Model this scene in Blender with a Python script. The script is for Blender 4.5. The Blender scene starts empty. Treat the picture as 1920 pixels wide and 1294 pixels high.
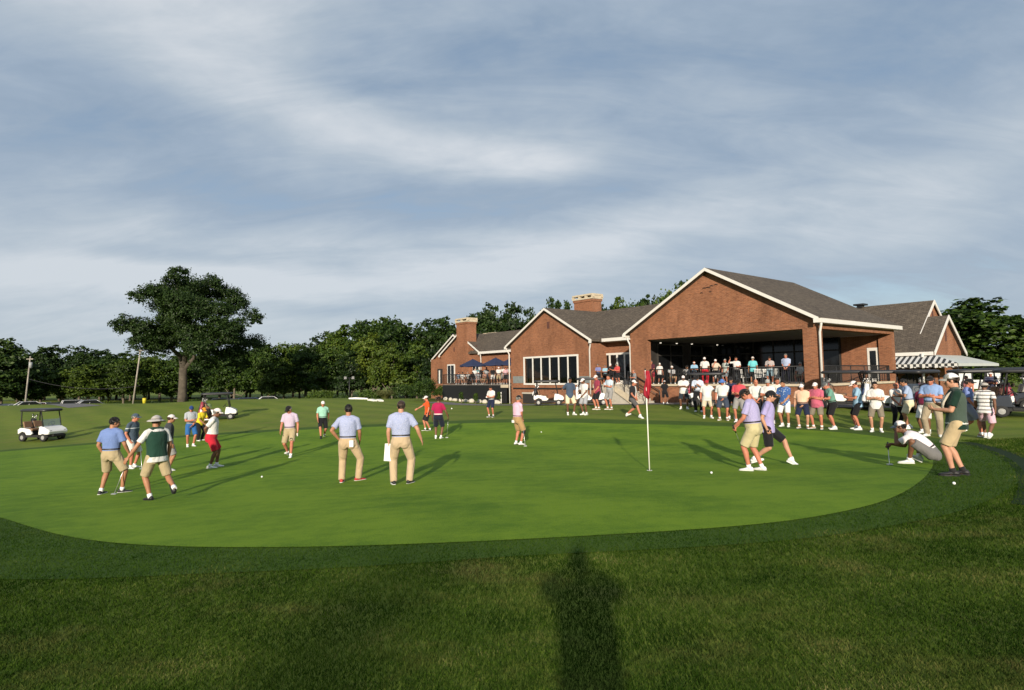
import bpy, bmesh, math, random, time
import numpy as np
from mathutils import Vector, Matrix, Quaternion
random.seed(7)
T0 = time.time()
SC = bpy.context.scene
COL = SC.collection
R = math.radians

# ---------------------------------------------------------------- camera
FPX, CX, CY = 1000.0, 960.0, 647.0          # focal length and centre in photo pixels
PITCH = math.atan(60 / FPX); ROLL = math.atan(.0155); EYE = 1.72
cp, sp, cr, sr = math.cos(PITCH), math.sin(PITCH), math.cos(ROLL), math.sin(ROLL)
FW = Vector((0, cp, sp)); U0 = Vector((0, -sp, cp)); R0 = Vector((1, 0, 0))
UPV = U0 * cr + R0 * sr; RTV = R0 * cr - U0 * sr
CAMP = Vector((0, 0, EYE))
cam = bpy.data.cameras.new("camera"); cam.sensor_width = 36; cam.lens = FPX / 1920 * 36
cam.clip_start = .05; cam.clip_end = 4000
camo = bpy.data.objects.new("camera", cam); COL.objects.link(camo)
m = Matrix.Identity(4)
for i in range(3):
    m[i][0] = RTV[i]; m[i][1] = UPV[i]; m[i][2] = -FW[i]; m[i][3] = CAMP[i]
camo.matrix_world = m
SC.camera = camo

def ray(px, py):
    return FW + RTV * ((px - CX) / FPX) - UPV * ((py - CY) / FPX)

# ---------------------------------------------------------------- terrain
TP = [(0, 0, 0), (0, 3, -.03), (-5, 2, -.05), (5, 2, .05), (-10, 4, -.25), (10, 4, .1), (0, -8, .25), (-14, -4, 0), (14, -4, .3), (0, 6.2, -.14),
      (-2.3, 11, -.46), (2.9, 11.2, -.30), (7.5, 9, -.09), (5.1, 11.2, -.36), (-8.8, 11.7, -.77), (-8.6, 15.2, -.76),
      (-13.9, 23, -1.05), (-28, 32, -1.7), (.15, 19, -.66), (-3.2, 22, -.72), (-7.5, 17.8, -.82), (-1.1, 30, -.40),
      (2.7, 25.5, -.25), (8.8, 24, -.30), (13.4, 19.4, -.42), (14.6, 16.4, -.36), (10.4, 32, -.1), (20, 12, .0), (25, 26, -.1),
      (-5, 6.5, -.36), (5.5, 6.5, -.02), (11, 12, -.2), (4, 36, -.35), (3, 42, -.5), (-5.5, 50, -.8), (17, 27, -.12), (32, 38, -.15),
      (-24, 14, -1.3), (-40, 20, -1.7), (-18, 36, -1.0), (-18, 50, -.17), (-30, 56, -.16), (-46, 60, -.5), (-42, 44, -1.1), (-60, 60, -.70), (-50, 62, -.62), (-8, 44, -.55),
      (-12, 52, -.35), (-20, 75, -1.4), (-35, 82, -2.3), (-80, 90, -2.6), (-66, 78, -2.6), (-32, 73, -2.5), (-60, 110, -2.6), (-10, 100, -2.4), (-110, 60, -1.5), (-120, 120, -2.4),
      (40, 60, -.3), (60, 30, -.1), (70, 90, -.6), (20, 90, -1.2), (40, -20, .3), (-40, -20, -.4), (0, -30, .4), (-70, 20, -1.8), (80, 0, 0)]
_tp = np.array(TP, float)
def _phi(r2):
    return np.where(r2 > 1e-9, .5 * r2 * np.log(np.maximum(r2, 1e-9)), 0.)
_n = len(_tp)
_d2 = ((_tp[:, None, :2] - _tp[None, :, :2]) ** 2).sum(-1)
_A = np.zeros((_n + 3, _n + 3)); _A[:_n, :_n] = _phi(_d2) + np.eye(_n) * 12.0
_A[:_n, _n] = 1; _A[:_n, _n + 1:] = _tp[:, :2]; _A[_n, :_n] = 1; _A[_n + 1:, :_n] = _tp[:, :2].T
_w = np.linalg.solve(_A, np.concatenate([_tp[:, 2], np.zeros(3)]))
def gz_np(x, y):
    x = np.asarray(x, float); y = np.asarray(y, float)
    sh = x.shape; x = x.ravel(); y = y.ravel()
    out = np.empty_like(x)
    for s in range(0, len(x), 20000):
        xx, yy = x[s:s + 20000], y[s:s + 20000]
        d2 = (xx[:, None] - _tp[None, :, 0]) ** 2 + (yy[:, None] - _tp[None, :, 1]) ** 2
        out[s:s + 20000] = _phi(d2) @ _w[:_n] + _w[_n] + _w[_n + 1] * xx + _w[_n + 2] * yy
    r = np.hypot(x, y - 30)
    t = np.clip((r - 90) / 60, 0, 1); t = t * t * (3 - 2 * t)
    return (out * (1 - t) - 2.4 * t).reshape(sh)
def gz(x, y):
    return float(gz_np(np.array([x]), np.array([y]))[0])
def ground_at(px, py):
    """the point of the terrain seen at a photo pixel"""
    d = ray(px, py); lo = None
    ts = np.concatenate([np.arange(1.5, 60, .25), np.arange(60, 260, 1.)])
    z = EYE + ts * d.z - gz_np(ts * d.x, ts * d.y)
    k = np.where(z < 0)[0]
    if not len(k):
        t = (EYE + 2.4) / max(1e-4, -d.z); t = min(t, 300)
    else:
        k = k[0]; a, b = ts[max(k - 1, 0)], ts[k]
        for _ in range(30):
            mth = .5 * (a + b)
            if EYE + mth * d.z - gz(mth * d.x, mth * d.y) < 0: b = mth
            else: a = mth
        t = .5 * (a + b)
    return Vector((d.x * t, d.y * t, gz(d.x * t, d.y * t)))

# ---------------------------------------------------------------- helpers
def tag(o, label=None, cat=None, group=None, kind=None):
    if label: o["label"] = label
    if cat: o["category"] = cat
    if group: o["group"] = group
    if kind: o["kind"] = kind
    return o
def link(name, me, parent=None):
    o = bpy.data.objects.new(name, me); COL.objects.link(o)
    if parent: o.parent = parent
    return o
def empty(name, loc, rz=0.):
    o = bpy.data.objects.new(name, None); COL.objects.link(o)
    o.location = loc; o.rotation_euler = (0, 0, rz); o.empty_display_size = .2
    return o
def mesh_np(name, verts, faces, mats=(), smooth=False, midx=None):
    """verts (n,3) array, faces = (k,3) or (k,4) array, or list of them"""
    me = bpy.data.meshes.new(name)
    v = np.asarray(verts, np.float32)
    fl = [np.asarray(f, np.int32) for f in (faces if isinstance(faces, list) else [faces])]
    tot = np.concatenate([np.full(len(f), f.shape[1], np.int32) for f in fl])
    idx = np.concatenate([f.ravel() for f in fl])
    me.vertices.add(len(v)); me.vertices.foreach_set("co", v.ravel())
    me.loops.add(len(idx)); me.loops.foreach_set("vertex_index", idx)
    st = np.concatenate([[0], np.cumsum(tot)[:-1]]).astype(np.int32)
    me.polygons.add(len(tot)); me.polygons.foreach_set("loop_start", st); me.polygons.foreach_set("loop_total", tot)
    if midx is not None: me.polygons.foreach_set("material_index", np.asarray(midx, np.int32))
    me.polygons.foreach_set("use_smooth", np.full(len(tot), smooth, bool))
    for mt in mats: me.materials.append(mt)
    me.update(calc_edges=True)
    return me

class MB:
    """collects polygons; build() links them as ONE mesh object. xf maps a local point to the world."""
    def __init__(s, xf=None): s.v = []; s.f = []; s.m = []; s.sm = []; s.xf = xf
    def P(s, p):
        q = s.xf(p) if s.xf else p
        s.v.append(tuple(q)); return len(s.v) - 1
    def poly(s, pts, m=0, sm=False):
        s.f.append([s.P(p) for p in pts]); s.m.append(m); s.sm.append(sm)
    def box(s, x0, x1, y0, y1, z0, z1, m=0):
        if x0 > x1: x0, x1 = x1, x0
        if y0 > y1: y0, y1 = y1, y0
        i = [s.P((x, y, z)) for z in (z0, z1) for y in (y0, y1) for x in (x0, x1)]
        for q in ((0, 2, 3, 1), (4, 5, 7, 6), (0, 1, 5, 4), (2, 6, 7, 3), (0, 4, 6, 2), (1, 3, 7, 5)):
            s.f.append([i[k] for k in q]); s.m.append(m); s.sm.append(False)
    def prism(s, pts, d, m=0):
        """closed polygon pts extruded by vector d"""
        n = len(pts); a = [s.P(p) for p in pts]; b = [s.P((p[0] + d[0], p[1] + d[1], p[2] + d[2])) for p in pts]
        s.f.append(a[::-1]); s.f.append(b); s.m += [m, m]; s.sm += [False, False]
        for i in range(n):
            j = (i + 1) % n; s.f.append([a[i], a[j], b[j], b[i]]); s.m.append(m); s.sm.append(False)
    def tube(s, pts, rad, seg=8, m=0, cap=True, sm=True):
        pts = [Vector(s.xf(p)) if s.xf else Vector(p) for p in pts]
        rad = rad if isinstance(rad, (list, tuple)) else [rad] * len(pts)
        rings = []; prev = None
        for i, p in enumerate(pts):
            t = (pts[min(i + 1, len(pts) - 1)] - pts[max(i - 1, 0)]).normalized()
            a = prev if prev is not None else (Vector((0, 0, 1)) if abs(t.z) < .9 else Vector((1, 0, 0)))
            a = (a - t * a.dot(t)).normalized(); b = t.cross(a); prev = a
            ring = []
            for k in range(seg):
                an = 2 * math.pi * k / seg
                q = p + (a * math.cos(an) + b * math.sin(an)) * rad[i]
                s.v.append(tuple(q)); ring.append(len(s.v) - 1)
            rings.append(ring)
        for i in range(len(rings) - 1):
            for k in range(seg):
                j = (k + 1) % seg
                s.f.append([rings[i][k], rings[i][j], rings[i + 1][j], rings[i + 1][k]]); s.m.append(m); s.sm.append(sm)
        if cap:
            s.f.append(rings[0][::-1]); s.f.append(rings[-1]); s.m += [m, m]; s.sm += [False, False]
    def loft(s, rings, m=0, sm=True, cap=True):
        """rings: list of equal-length point loops"""
        ids = [[s.P(p) for p in r] for r in rings]; n = len(ids[0])
        for i in range(len(ids) - 1):
            for k in range(n):
                j = (k + 1) % n
                s.f.append([ids[i][k], ids[i][j], ids[i + 1][j], ids[i + 1][k]]); s.m.append(m); s.sm.append(sm)
        if cap:
            s.f.append(ids[0][::-1]); s.f.append(ids[-1]); s.m += [m, m]; s.sm += [False, False]
    def ball(s, c, r, seg=10, rings=6, m=0):
        r = r if isinstance(r, (tuple, list)) else (r, r, r)
        L = []
        for i in range(1, rings):
            th = math.pi * i / rings
            L.append([(c[0] + r[0] * math.sin(th) * math.cos(2 * math.pi * k / seg), c[1] + r[1] * math.sin(th) * math.sin(2 * math.pi * k / seg), c[2] - r[2] * math.cos(th)) for k in range(seg)])
        s.loft(L, m, True, True)
    def mesh(s, name, mats, uv=True):
        me = bpy.data.meshes.new(name)
        me.from_pydata(s.v, [], s.f)
        mats = mats if isinstance(mats, (list, tuple)) else [mats]
        for mt in mats: me.materials.append(mt)
        me.polygons.foreach_set("material_index", s.m); me.polygons.foreach_set("use_smooth", s.sm)
        bm = bmesh.new(); bm.from_mesh(me); bmesh.ops.recalc_face_normals(bm, faces=bm.faces)
        bm.to_mesh(me); bm.free()
        if uv: plane_uv(me)
        me.update(); return me
    def build(s, name, mats, parent=None, bevel=0, uv=True):
        o = link(name, s.mesh(name, mats, uv), parent)
        if bevel:
            b = o.modifiers.new("bevel", 'BEVEL'); b.width = bevel; b.segments = 2; b.limit_method = 'ANGLE'
        return o
def plane_uv(me):
    """uv in metres: along the horizontal of each face, and up its slope"""
    l = me.uv_layers.new(name="UVMap")
    for p in me.polygons:
        n = p.normal
        t = Vector((-n.y, n.x, 0))
        t = t.normalized() if t.length > .05 else Vector((1, 0, 0))
        b = n.cross(t)
        for li in p.loop_indices:
            c = me.vertices[me.loops[li].vertex_index].co
            l.data[li].uv = (c.dot(t), c.dot(b))

# ---------------------------------------------------------------- materials
def srgb(r, g, b):
    return tuple(((c / 255) / 12.92 if c / 255 <= .04045 else ((c / 255 + .055) / 1.055) ** 2.4) for c in (r, g, b)) + (1,)
class NT:
    def __init__(s, mt):
        s.mt = mt; s.t = mt.node_tree; s.n = s.t.nodes; s.l = s.t.links
    def new(s, ty, **k):
        n = s.n.new(ty)
        for a, b in k.items():
            if a in n.inputs: n.inputs[a].default_value = b
            else: setattr(n, a, b)
        return n
    def link(s, a, b): s.l.new(a, b)
    def math(s, op, a, b=0, c=None):
        n = s.n.new("ShaderNodeMath"); n.operation = op
        for i, q in enumerate((a, b, c)):
            if q is None: continue
            if hasattr(q, "is_linked"): s.l.new(q, n.inputs[i])
            else: n.inputs[i].default_value = q
        return n.outputs[0]
    def ramp(s, fac, stops):
        n = s.n.new("ShaderNodeValToRGB"); e = n.color_ramp.elements
        while len(e) < len(stops): e.new(.5)
        for i, (p, c) in enumerate(stops):
            e[i].position = p; e[i].color = c if len(c) == 4 else tuple(c) + (1,)
        s.l.new(fac, n.inputs[0]); return n.outputs[0]
    def mix(s, fac, a, b, mode='MIX'):
        n = s.n.new("ShaderNodeMix"); n.data_type = 'RGBA'; n.blend_type = mode
        for q, i in ((fac, 0), (a, 6), (b, 7)):
            if hasattr(q, "is_linked"): s.l.new(q, n.inputs[i])
            else: n.inputs[i].default_value = q
        return n.outputs[2]
    def noise(s, co, scale, detail=4, rough=.55, dist=0):
        n = s.n.new("ShaderNodeTexNoise"); n.inputs["Scale"].default_value = scale; n.inputs["Detail"].default_value = detail
        n.inputs["Roughness"].default_value = rough; n.inputs["Distortion"].default_value = dist
        if co is not None: s.l.new(co, n.inputs["Vector"])
        return n.outputs["Fac"]
    def mapping(s, co, sc=(1, 1, 1), rot=(0, 0, 0), loc=(0, 0, 0)):
        n = s.n.new("ShaderNodeMapping"); n.inputs["Scale"].default_value = sc; n.inputs["Rotation"].default_value = rot; n.inputs["Location"].default_value = loc
        s.l.new(co, n.inputs["Vector"]); return n.outputs[0]
def newmat(name):
    mt = bpy.data.materials.new(name); mt.use_nodes = True
    q = NT(mt); q.b = q.n["Principled BSDF"]
    q.co = q.new("ShaderNodeTexCoord")
    return mt, q
def mul(c, k): return (min(c[0] * k, 1), min(c[1] * k, 1), min(c[2] * k, 1), 1)
_mc = {}
def M(name, col, rough=.6, var=.12, scale=6., bump=0., bscale=40., metal=0., spec=.5, coat=0.):
    """plain painted, woven or cast surface with slight unevenness of tone and relief"""
    key = (name, tuple(round(c, 4) for c in col), rough, var, metal)
    if key in _mc: return _mc[key]
    mt, q = newmat(name)
    f = q.noise(q.co.outputs["Object"], scale, 5)
    q.link(q.ramp(f, [(.3, mul(col, 1 - var)), (.7, mul(col, 1 + var))]), q.b.inputs["Base Color"])
    q.b.inputs["Roughness"].default_value = rough; q.b.inputs["Metallic"].default_value = metal
    q.b.inputs["Specular IOR Level"].default_value = spec; q.b.inputs["Coat Weight"].default_value = coat
    if bump:
        g = q.noise(q.co.outputs["Object"], bscale, 4)
        bn = q.new("ShaderNodeBump", Strength=bump, Distance=.02); q.link(g, bn.inputs["Height"]); q.link(bn.outputs[0], q.b.inputs["Normal"])
    _mc[key] = mt
    return mt
# ---------------------------------------------------------------- light and sky
SUN_EL, SUN_AZ = R(16.8), R(5.2)              # shadows run away from the camera, 5 degrees to its right
sdir = Vector((math.sin(SUN_AZ) * math.cos(SUN_EL), math.cos(SUN_AZ) * math.cos(SUN_EL), -math.sin(SUN_EL)))   # way the light travels
sl = bpy.data.lights.new("sun", 'SUN'); sl.energy = 3.35; sl.angle = R(1.2); sl.color = (1, .88, .72)
so = link("sun", sl); so.rotation_euler = sdir.to_track_quat('-Z', 'Y').to_euler()
CLOUDS = [(-39, 33, 16, 5, 6, .22), (-28, 27, 9, 4, -8, .15), (-10, 24, 16, 2.6, -9, .24), (2, 23, 9, 2.2, -4, .12), (7, 13.2, 16, 2.6, 6, .24), (-25, 9.5, 24, 1.7, 1, .24), (-32, 4.5, 30, 4.5, 0, .16), (-8, 11.5, 12, 1.2, -3, .14), (-40, 9, 12, 3, 0, .10), (38, 14, 14, 5, 12, .13), (-30, 13.5, 18, 1.6, 2, .10),
          (33, 27, 18, 6, 0, -.06), (-3, 32, 16, 3, 0, -.10), (-40, 22, 10, 4, 0, -.08), (3, 18.5, 22, 2.6, 4, -.12), (36, 7, 14, 3, 0, -.16), (-33, 11.4, 6, .7, 3, -.16), (-18, 7.0, 9, .8, 0, -.12), (-20, 17, 14, 2.0, 3, -.08)]
w = bpy.data.worlds.new("World"); SC.world = w; w.use_nodes = True
q = NT(w); q.n.clear()
sky = q.new("ShaderNodeTexSky"); sky.sky_type = 'NISHITA'; sky.sun_disc = False
sky.sun_elevation = SUN_EL; sky.sun_rotation = math.pi + SUN_AZ; sky.altitude = 200; sky.air_density = 1.; sky.dust_density = 1.2; sky.ozone_density = 1.4
tc = q.new("ShaderNodeTexCoord"); sep = q.new("ShaderNodeSeparateXYZ"); q.link(tc.outputs["Generated"], sep.inputs[0])
zz = q.math('MAXIMUM', sep.outputs[2], 0.0)
den = q.math('ADD', zz, .34)
cx = q.math('DIVIDE', sep.outputs[0], den); cy = q.math('DIVIDE', sep.outputs[1], den)
cb = q.new("ShaderNodeCombineXYZ"); q.link(cx, cb.inputs[0]); q.link(cy, cb.inputs[1])
p1 = q.mapping(cb.outputs[0], (.62, 1.25, 1), (0, 0, R(-14)), (3.1, 1.7, 0))
p2 = q.mapping(cb.outputs[0], (1.1, 3.4, 1), (0, 0, R(-20)), (7.2, 4.4, 0))
n1 = q.noise(p1, 1.5, 5, .52, .4); n2 = q.noise(p2, 2.4, 9, .62, .5)
# broad cloud banks and gaps, each at its own bearing and height in the sky
az = q.math('ARCTAN2', sep.outputs[0], sep.outputs[1]); el = q.math('ARCSINE', sep.outputs[2])
ae = q.new("ShaderNodeCombineXYZ"); q.link(az, ae.inputs[0]); q.link(el, ae.inputs[1])
wob = q.noise(q.mapping(ae.outputs[0], (2.2, 4.5, 1)), 1.6, 4, .6)
tot = q.math('MULTIPLY', q.math('SUBTRACT', n1, .5), .42); tot = q.math('ADD', tot, q.math('MULTIPLY', q.math('SUBTRACT', n2, .5), .40))
tot = q.math('ADD', tot, q.math('MULTIPLY', q.math('SUBTRACT', wob, .5), .30))
for (a, e, wa, we, an, amp) in CLOUDS:
    mp = q.new("ShaderNodeMapping"); mp.vector_type = 'TEXTURE'
    mp.inputs["Location"].default_value = (R(a), R(e), 0); mp.inputs["Rotation"].default_value = (0, 0, R(an)); mp.inputs["Scale"].default_value = (R(wa), R(we), 1)
    q.link(ae.outputs[0], mp.inputs["Vector"]); vl = q.new("ShaderNodeVectorMath", operation='DOT_PRODUCT'); q.link(mp.outputs[0], vl.inputs[0]); q.link(mp.outputs[0], vl.inputs[1])
    tot = q.math('ADD', tot, q.math('MULTIPLY', q.math('EXPONENT', q.math('MULTIPLY', vl.outputs["Value"], -1.)), amp))
CLO = 6.0
cl = q.ramp(q.math('ADD', tot, .5), [(.28, (.205 * CLO, .283 * CLO, .385 * CLO)), (.45, (.300 * CLO, .378 * CLO, .478 * CLO)), (.59, (.41 * CLO, .475 * CLO, .545 * CLO)), (.77, (.60 * CLO, .635 * CLO, .675 * CLO))])
cov = q.ramp(q.math('ADD', tot, .5), [(.28, (.70, .70, .70)), (.42, (.96, .96, .96))])
hz = q.ramp(zz, [(.0, (.55, .55, .55)), (.14, (.30, .30, .30)), (.4, (0, 0, 0))])
cl2 = q.mix(hz, cl, (.46 * CLO, .52 * CLO, .58 * CLO, 1))
colr = q.mix(cov, sky.outputs[0], cl2)
bg = q.new("ShaderNodeBackground"); bg.inputs["Strength"].default_value = .1
q.link(colr, bg.inputs["Color"]); ow = q.new("ShaderNodeOutputWorld"); q.link(bg.outputs[0], ow.inputs[0])
SC.view_settings.view_transform = 'Standard'; SC.view_settings.look = 'None'; SC.view_settings.exposure = .90
SC.render.engine = 'CYCLES'
SC.cycles.use_denoising = True
SC.cycles.max_bounces = 6; SC.cycles.diffuse_bounces = 3; SC.cycles.glossy_bounces = 3; SC.cycles.transmission_bounces = 4; SC.cycles.transparent_max_bounces = 4
SC.cycles.sample_clamp_indirect = 4; SC.cycles.caustics_reflective = False; SC.cycles.caustics_refractive = False
# ---------------------------------------------------------------- ground
def ground_mat(name, dark, light, stripe=0., sc=1., patch=None, bump=.25, rng=(.38, .70)):
    mt, q = newmat(name); P_ = q.co.outputs["Object"]
    big = q.noise(P_, .35 * sc, 4, .6); mid = q.noise(P_, 3.5 * sc, 5, .65); fine = q.noise(q.mapping(P_, (1, .55, 1)), 55 * sc, 3, .7)
    mid2 = q.noise(q.mapping(P_, (.8, 2.2, 1)), 1.3 * sc, 5, .6)
    f = q.math('ADD', q.math('MULTIPLY', big, .30), q.math('ADD', q.math('MULTIPLY', q.math('ADD', mid, mid2), .25), q.math('MULTIPLY', fine, .30)))
    if stripe:
        w_ = q.new("ShaderNodeTexWave", Scale=.18, Distortion=.6); w_.inputs["Detail"].default_value = 1; w_.bands_direction = 'DIAGONAL'
        q.link(P_, w_.inputs["Vector"])
        f = q.math('ADD', f, q.math('MULTIPLY', q.math('SUBTRACT', w_.outputs["Fac"], .5), stripe))
    c = q.ramp(f, [(rng[0], dark), (rng[1], light)])
    if patch:
        pn = q.ramp(q.noise(q.mapping(P_, (1, 1.6, 1)), .8, 6, .65), [(.52, (0, 0, 0)), (.72, (1, 1, 1))])
        c = q.mix(q.math('MULTIPLY', pn, .6), c, patch)
    q.link(c, q.b.inputs["Base Color"])
    q.b.inputs["Roughness"].default_value = .85; q.b.inputs["Specular IOR Level"].default_value = .15
    bn = q.new("ShaderNodeBump", Strength=bump, Distance=.03); q.link(fine, bn.inputs["Height"]); q.link(bn.outputs[0], q.b.inputs["Normal"])
    return mt
M_GREEN = ground_mat("green_turf", (.070, .146, .0065, 1), (.142, .232, .013, 1), .06, 1., None, .35, (.435, .605))
M_FRINGE = ground_mat("fringe_turf", (.036, .076, .009, 1), (.064, .114, .014, 1), 0, 1., None, .4)
M_ROUGH = ground_mat("rough_turf", (.078, .125, .013, 1), (.165, .205, .027, 1), .09, .8, (.16, .14, .045, 1), .5)
M_PATH = M("path_asphalt", (.13, .125, .12, 1), .9, .2, 3, .3, 60)
M_LOT = M("parking_asphalt", (.10, .10, .105, 1), .9, .2, 1, .2, 20)

def axis(lo, hi, fine_lo, fine_hi, step, growth=1.12):
    a = list(np.arange(fine_lo, fine_hi + 1e-6, step)); s = step
    while a[-1] < hi: s *= growth; a.append(a[-1] + s)
    s = step
    while a[0] > lo: s *= growth; a.insert(0, a[0] - s)
    return np.array(a)
xs = axis(-1500, 1500, -32, 32, .5); ys = axis(-400, 2200, -2, 52, .5)
X, Y = np.meshgrid(xs, ys); Z = gz_np(X, Y)
nx, ny = len(xs), len(ys)
ii = np.arange(nx * ny).reshape(ny, nx)
F_ = np.stack([ii[:-1, :-1], ii[:-1, 1:], ii[1:, 1:], ii[1:, :-1]], -1).reshape(-1, 4)
g = link("ground", mesh_np("ground", np.stack([X, Y, Z], -1).reshape(-1, 3), F_, [M_ROUGH], True)); tag(g, kind="structure")

GREEN_PX = [(-190, 925), (-80, 950), (0, 972), (60, 991), (120, 1007), (200, 1019), (300, 1026), (420, 1029), (600, 1028), (800, 1022), (1000, 1013), (1200, 1002),
            (1350, 992), (1480, 979), (1580, 962), (1660, 941), (1712, 915), (1742, 888), (1750, 866), (1735, 844), (1690, 827), (1620, 816), (1540, 809),
            (1450, 804), (1350, 800), (1250, 797), (1150, 795), (1050, 793), (950, 793), (850, 795), (750, 799), (650, 803), (560, 807), (480, 812), (400, 817),
            (300, 824), (200, 832), (100, 840), (0, 848), (-100, 858), (-200, 872)]
def spline(pts, n=6):
    out = []
    N = len(pts)
    for i in range(N):
        p0, p1, p2, p3 = [np.array(pts[(i + k - 1) % N]) for k in range(4)]
        for t in np.linspace(0, 1, n, endpoint=False):
            out.append(.5 * ((2 * p1) + (-p0 + p2) * t + (2 * p0 - 5 * p1 + 4 * p2 - p3) * t * t + (-p0 + 3 * p1 - 3 * p2 + p3) * t ** 3))
    return np.array(out)
_gp = [ground_at(*p) for p in GREEN_PX]
GREEN = spline([(p.x, p.y) for p in _gp], 6)
for _ in range(3): GREEN = .25 * np.roll(GREEN, 1, 0) + .5 * GREEN + .25 * np.roll(GREEN, -1, 0)
def offset(poly, d):
    t = np.roll(poly, -1, 0) - np.roll(poly, 1, 0); t /= np.linalg.norm(t, axis=1)[:, None]
    a = .5 * np.sum(poly[:, 0] * np.roll(poly[:, 1], -1) - np.roll(poly[:, 0], -1) * poly[:, 1])
    n = np.stack([t[:, 1], -t[:, 0]], 1) * (1 if a > 0 else -1)
    o = poly + n * (np.asarray(d).reshape(-1, 1) if np.ndim(d) else d)
    for _ in range(4): o = .25 * np.roll(o, 1, 0) + .5 * o + .25 * np.roll(o, -1, 0)
    return o
def inside(poly, x, y):
    x = np.asarray(x); y = np.asarray(y); c = np.zeros(x.shape, bool)
    n = len(poly)
    for i in range(n):
        x0, y0 = poly[i]; x1, y1 = poly[(i + 1) % n]
        k = ((y0 > y) != (y1 > y)) & (x < (x1 - x0) * (y - y0) / (y1 - y0 + 1e-12) + x0)
        c ^= k
    return c
def sheet(name, poly, dz, mat, step=.4, hole=None):
    """terrain-following sheet: concentric rings from the outline inwards"""
    c = poly.mean(0); bm = bmesh.new()
    ts = np.linspace(1, 0, 40)[:-1] if hole is None else np.linspace(0, 1, 8)
    rings = []
    for t in ts:
        q_ = c + (poly - c) * t if hole is None else poly * (1 - t) + hole * t
        z_ = gz_np(q_[:, 0], q_[:, 1]) + dz
        rings.append(np.column_stack([q_, z_]))
    v_ = np.concatenate(rings); n = len(poly); fs = []
    for r_ in range(len(rings) - 1):
        a = np.arange(n) + r_ * n; b = np.roll(np.arange(n), -1) + r_ * n
        fs.append(np.stack([a, b, b + n, a + n], 1))
    fs = [np.concatenate(fs)]
    if hole is None:
        v_ = np.vstack([v_, [c[0], c[1], gz(*c) + dz]]); k = (len(rings) - 1) * n
        fs.append(np.stack([np.arange(n) + k, np.roll(np.arange(n), -1) + k, np.full(n, len(v_) - 1)], 1))
    bm.free()
    me = mesh_np(name, v_, fs, [mat], True)
    bm = bmesh.new(); bm.from_mesh(me); bmesh.ops.recalc_face_normals(bm, faces=bm.faces)
    if sum(f.normal.z for f in bm.faces) < 0: bmesh.ops.reverse_faces(bm, faces=bm.faces)
    bm.to_mesh(me); bm.free()
    return link(name, me)
_fx, _fy = GREEN[:, 0], GREEN[:, 1]          # the collar is narrow at the front and widens to both sides
FW_ = np.where(_fy < 9.5, np.interp(_fx, [-14, -6, -3, 0, 4, 7, 10], [2.0, 1.7, .95, .6, .7, 1.15, 1.3]), np.interp(_fy, [9.5, 14, 18], [1.3, 1.3, 1.4]))
FRINGE = offset(GREEN, FW_)
tag(sheet("putting_green", GREEN, .020, M_GREEN), kind="structure")
tag(sheet("green_fringe", FRINGE, .010, M_FRINGE, hole=offset(GREEN, -.1)), kind="structure")
M_RING = ground_mat("mower_line_turf", (.007, .020, .004, 1), (.014, .034, .006, 1), 0, 1., None, .4)
def strip(name, pts, width, dz, mat):
    P_ = [Vector((p[0], p[1], 0)) for p in pts]; fine = []
    for i in range(len(P_) - 1):
        k = max(2, int((P_[i + 1] - P_[i]).length / .5))
        fine += [P_[i].lerp(P_[i + 1], t / k) for t in range(k)]
    fine.append(P_[-1])
    for _ in range(8): fine = [fine[0]] + [(fine[i - 1] + fine[i] * 2 + fine[i + 1]) / 4 for i in range(1, len(fine) - 1)] + [fine[-1]]
    v_ = []
    for i, p in enumerate(fine):
        t = (fine[min(i + 1, len(fine) - 1)] - fine[max(i - 1, 0)]).normalized(); n_ = Vector((-t.y, t.x, 0))
        for k in range(7):
            a = p + n_ * width * (k / 6 - .5); v_.append((a.x, a.y, gz(a.x, a.y) + dz))
    f_ = [(i * 7 + k, i * 7 + k + 1, i * 7 + k + 8, i * 7 + k + 7) for i in range(len(fine) - 1) for k in range(6)]
    me = mesh_np(name, v_, np.array(f_), [mat], True)
    bm = bmesh.new(); bm.from_mesh(me); bmesh.ops.recalc_face_normals(bm, faces=bm.faces)
    if sum(f.normal.z for f in bm.faces) < 0: bmesh.ops.reverse_faces(bm, faces=bm.faces)
    bm.to_mesh(me); bm.free()
    return link(name, me)

_ring = offset(GREEN, 1.42); _k = [i for i in range(len(_ring)) if _ring[i, 0] > 6.5 and _ring[i, 1] > 6.6]
_k = [i for i in _k if not (_ring[i, 1] > 15.5)]        # one unbroken run round the right end
tag(strip("mower_line", [tuple(_ring[i]) for i in _k], .46, .014, M_RING), kind="structure")
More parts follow.
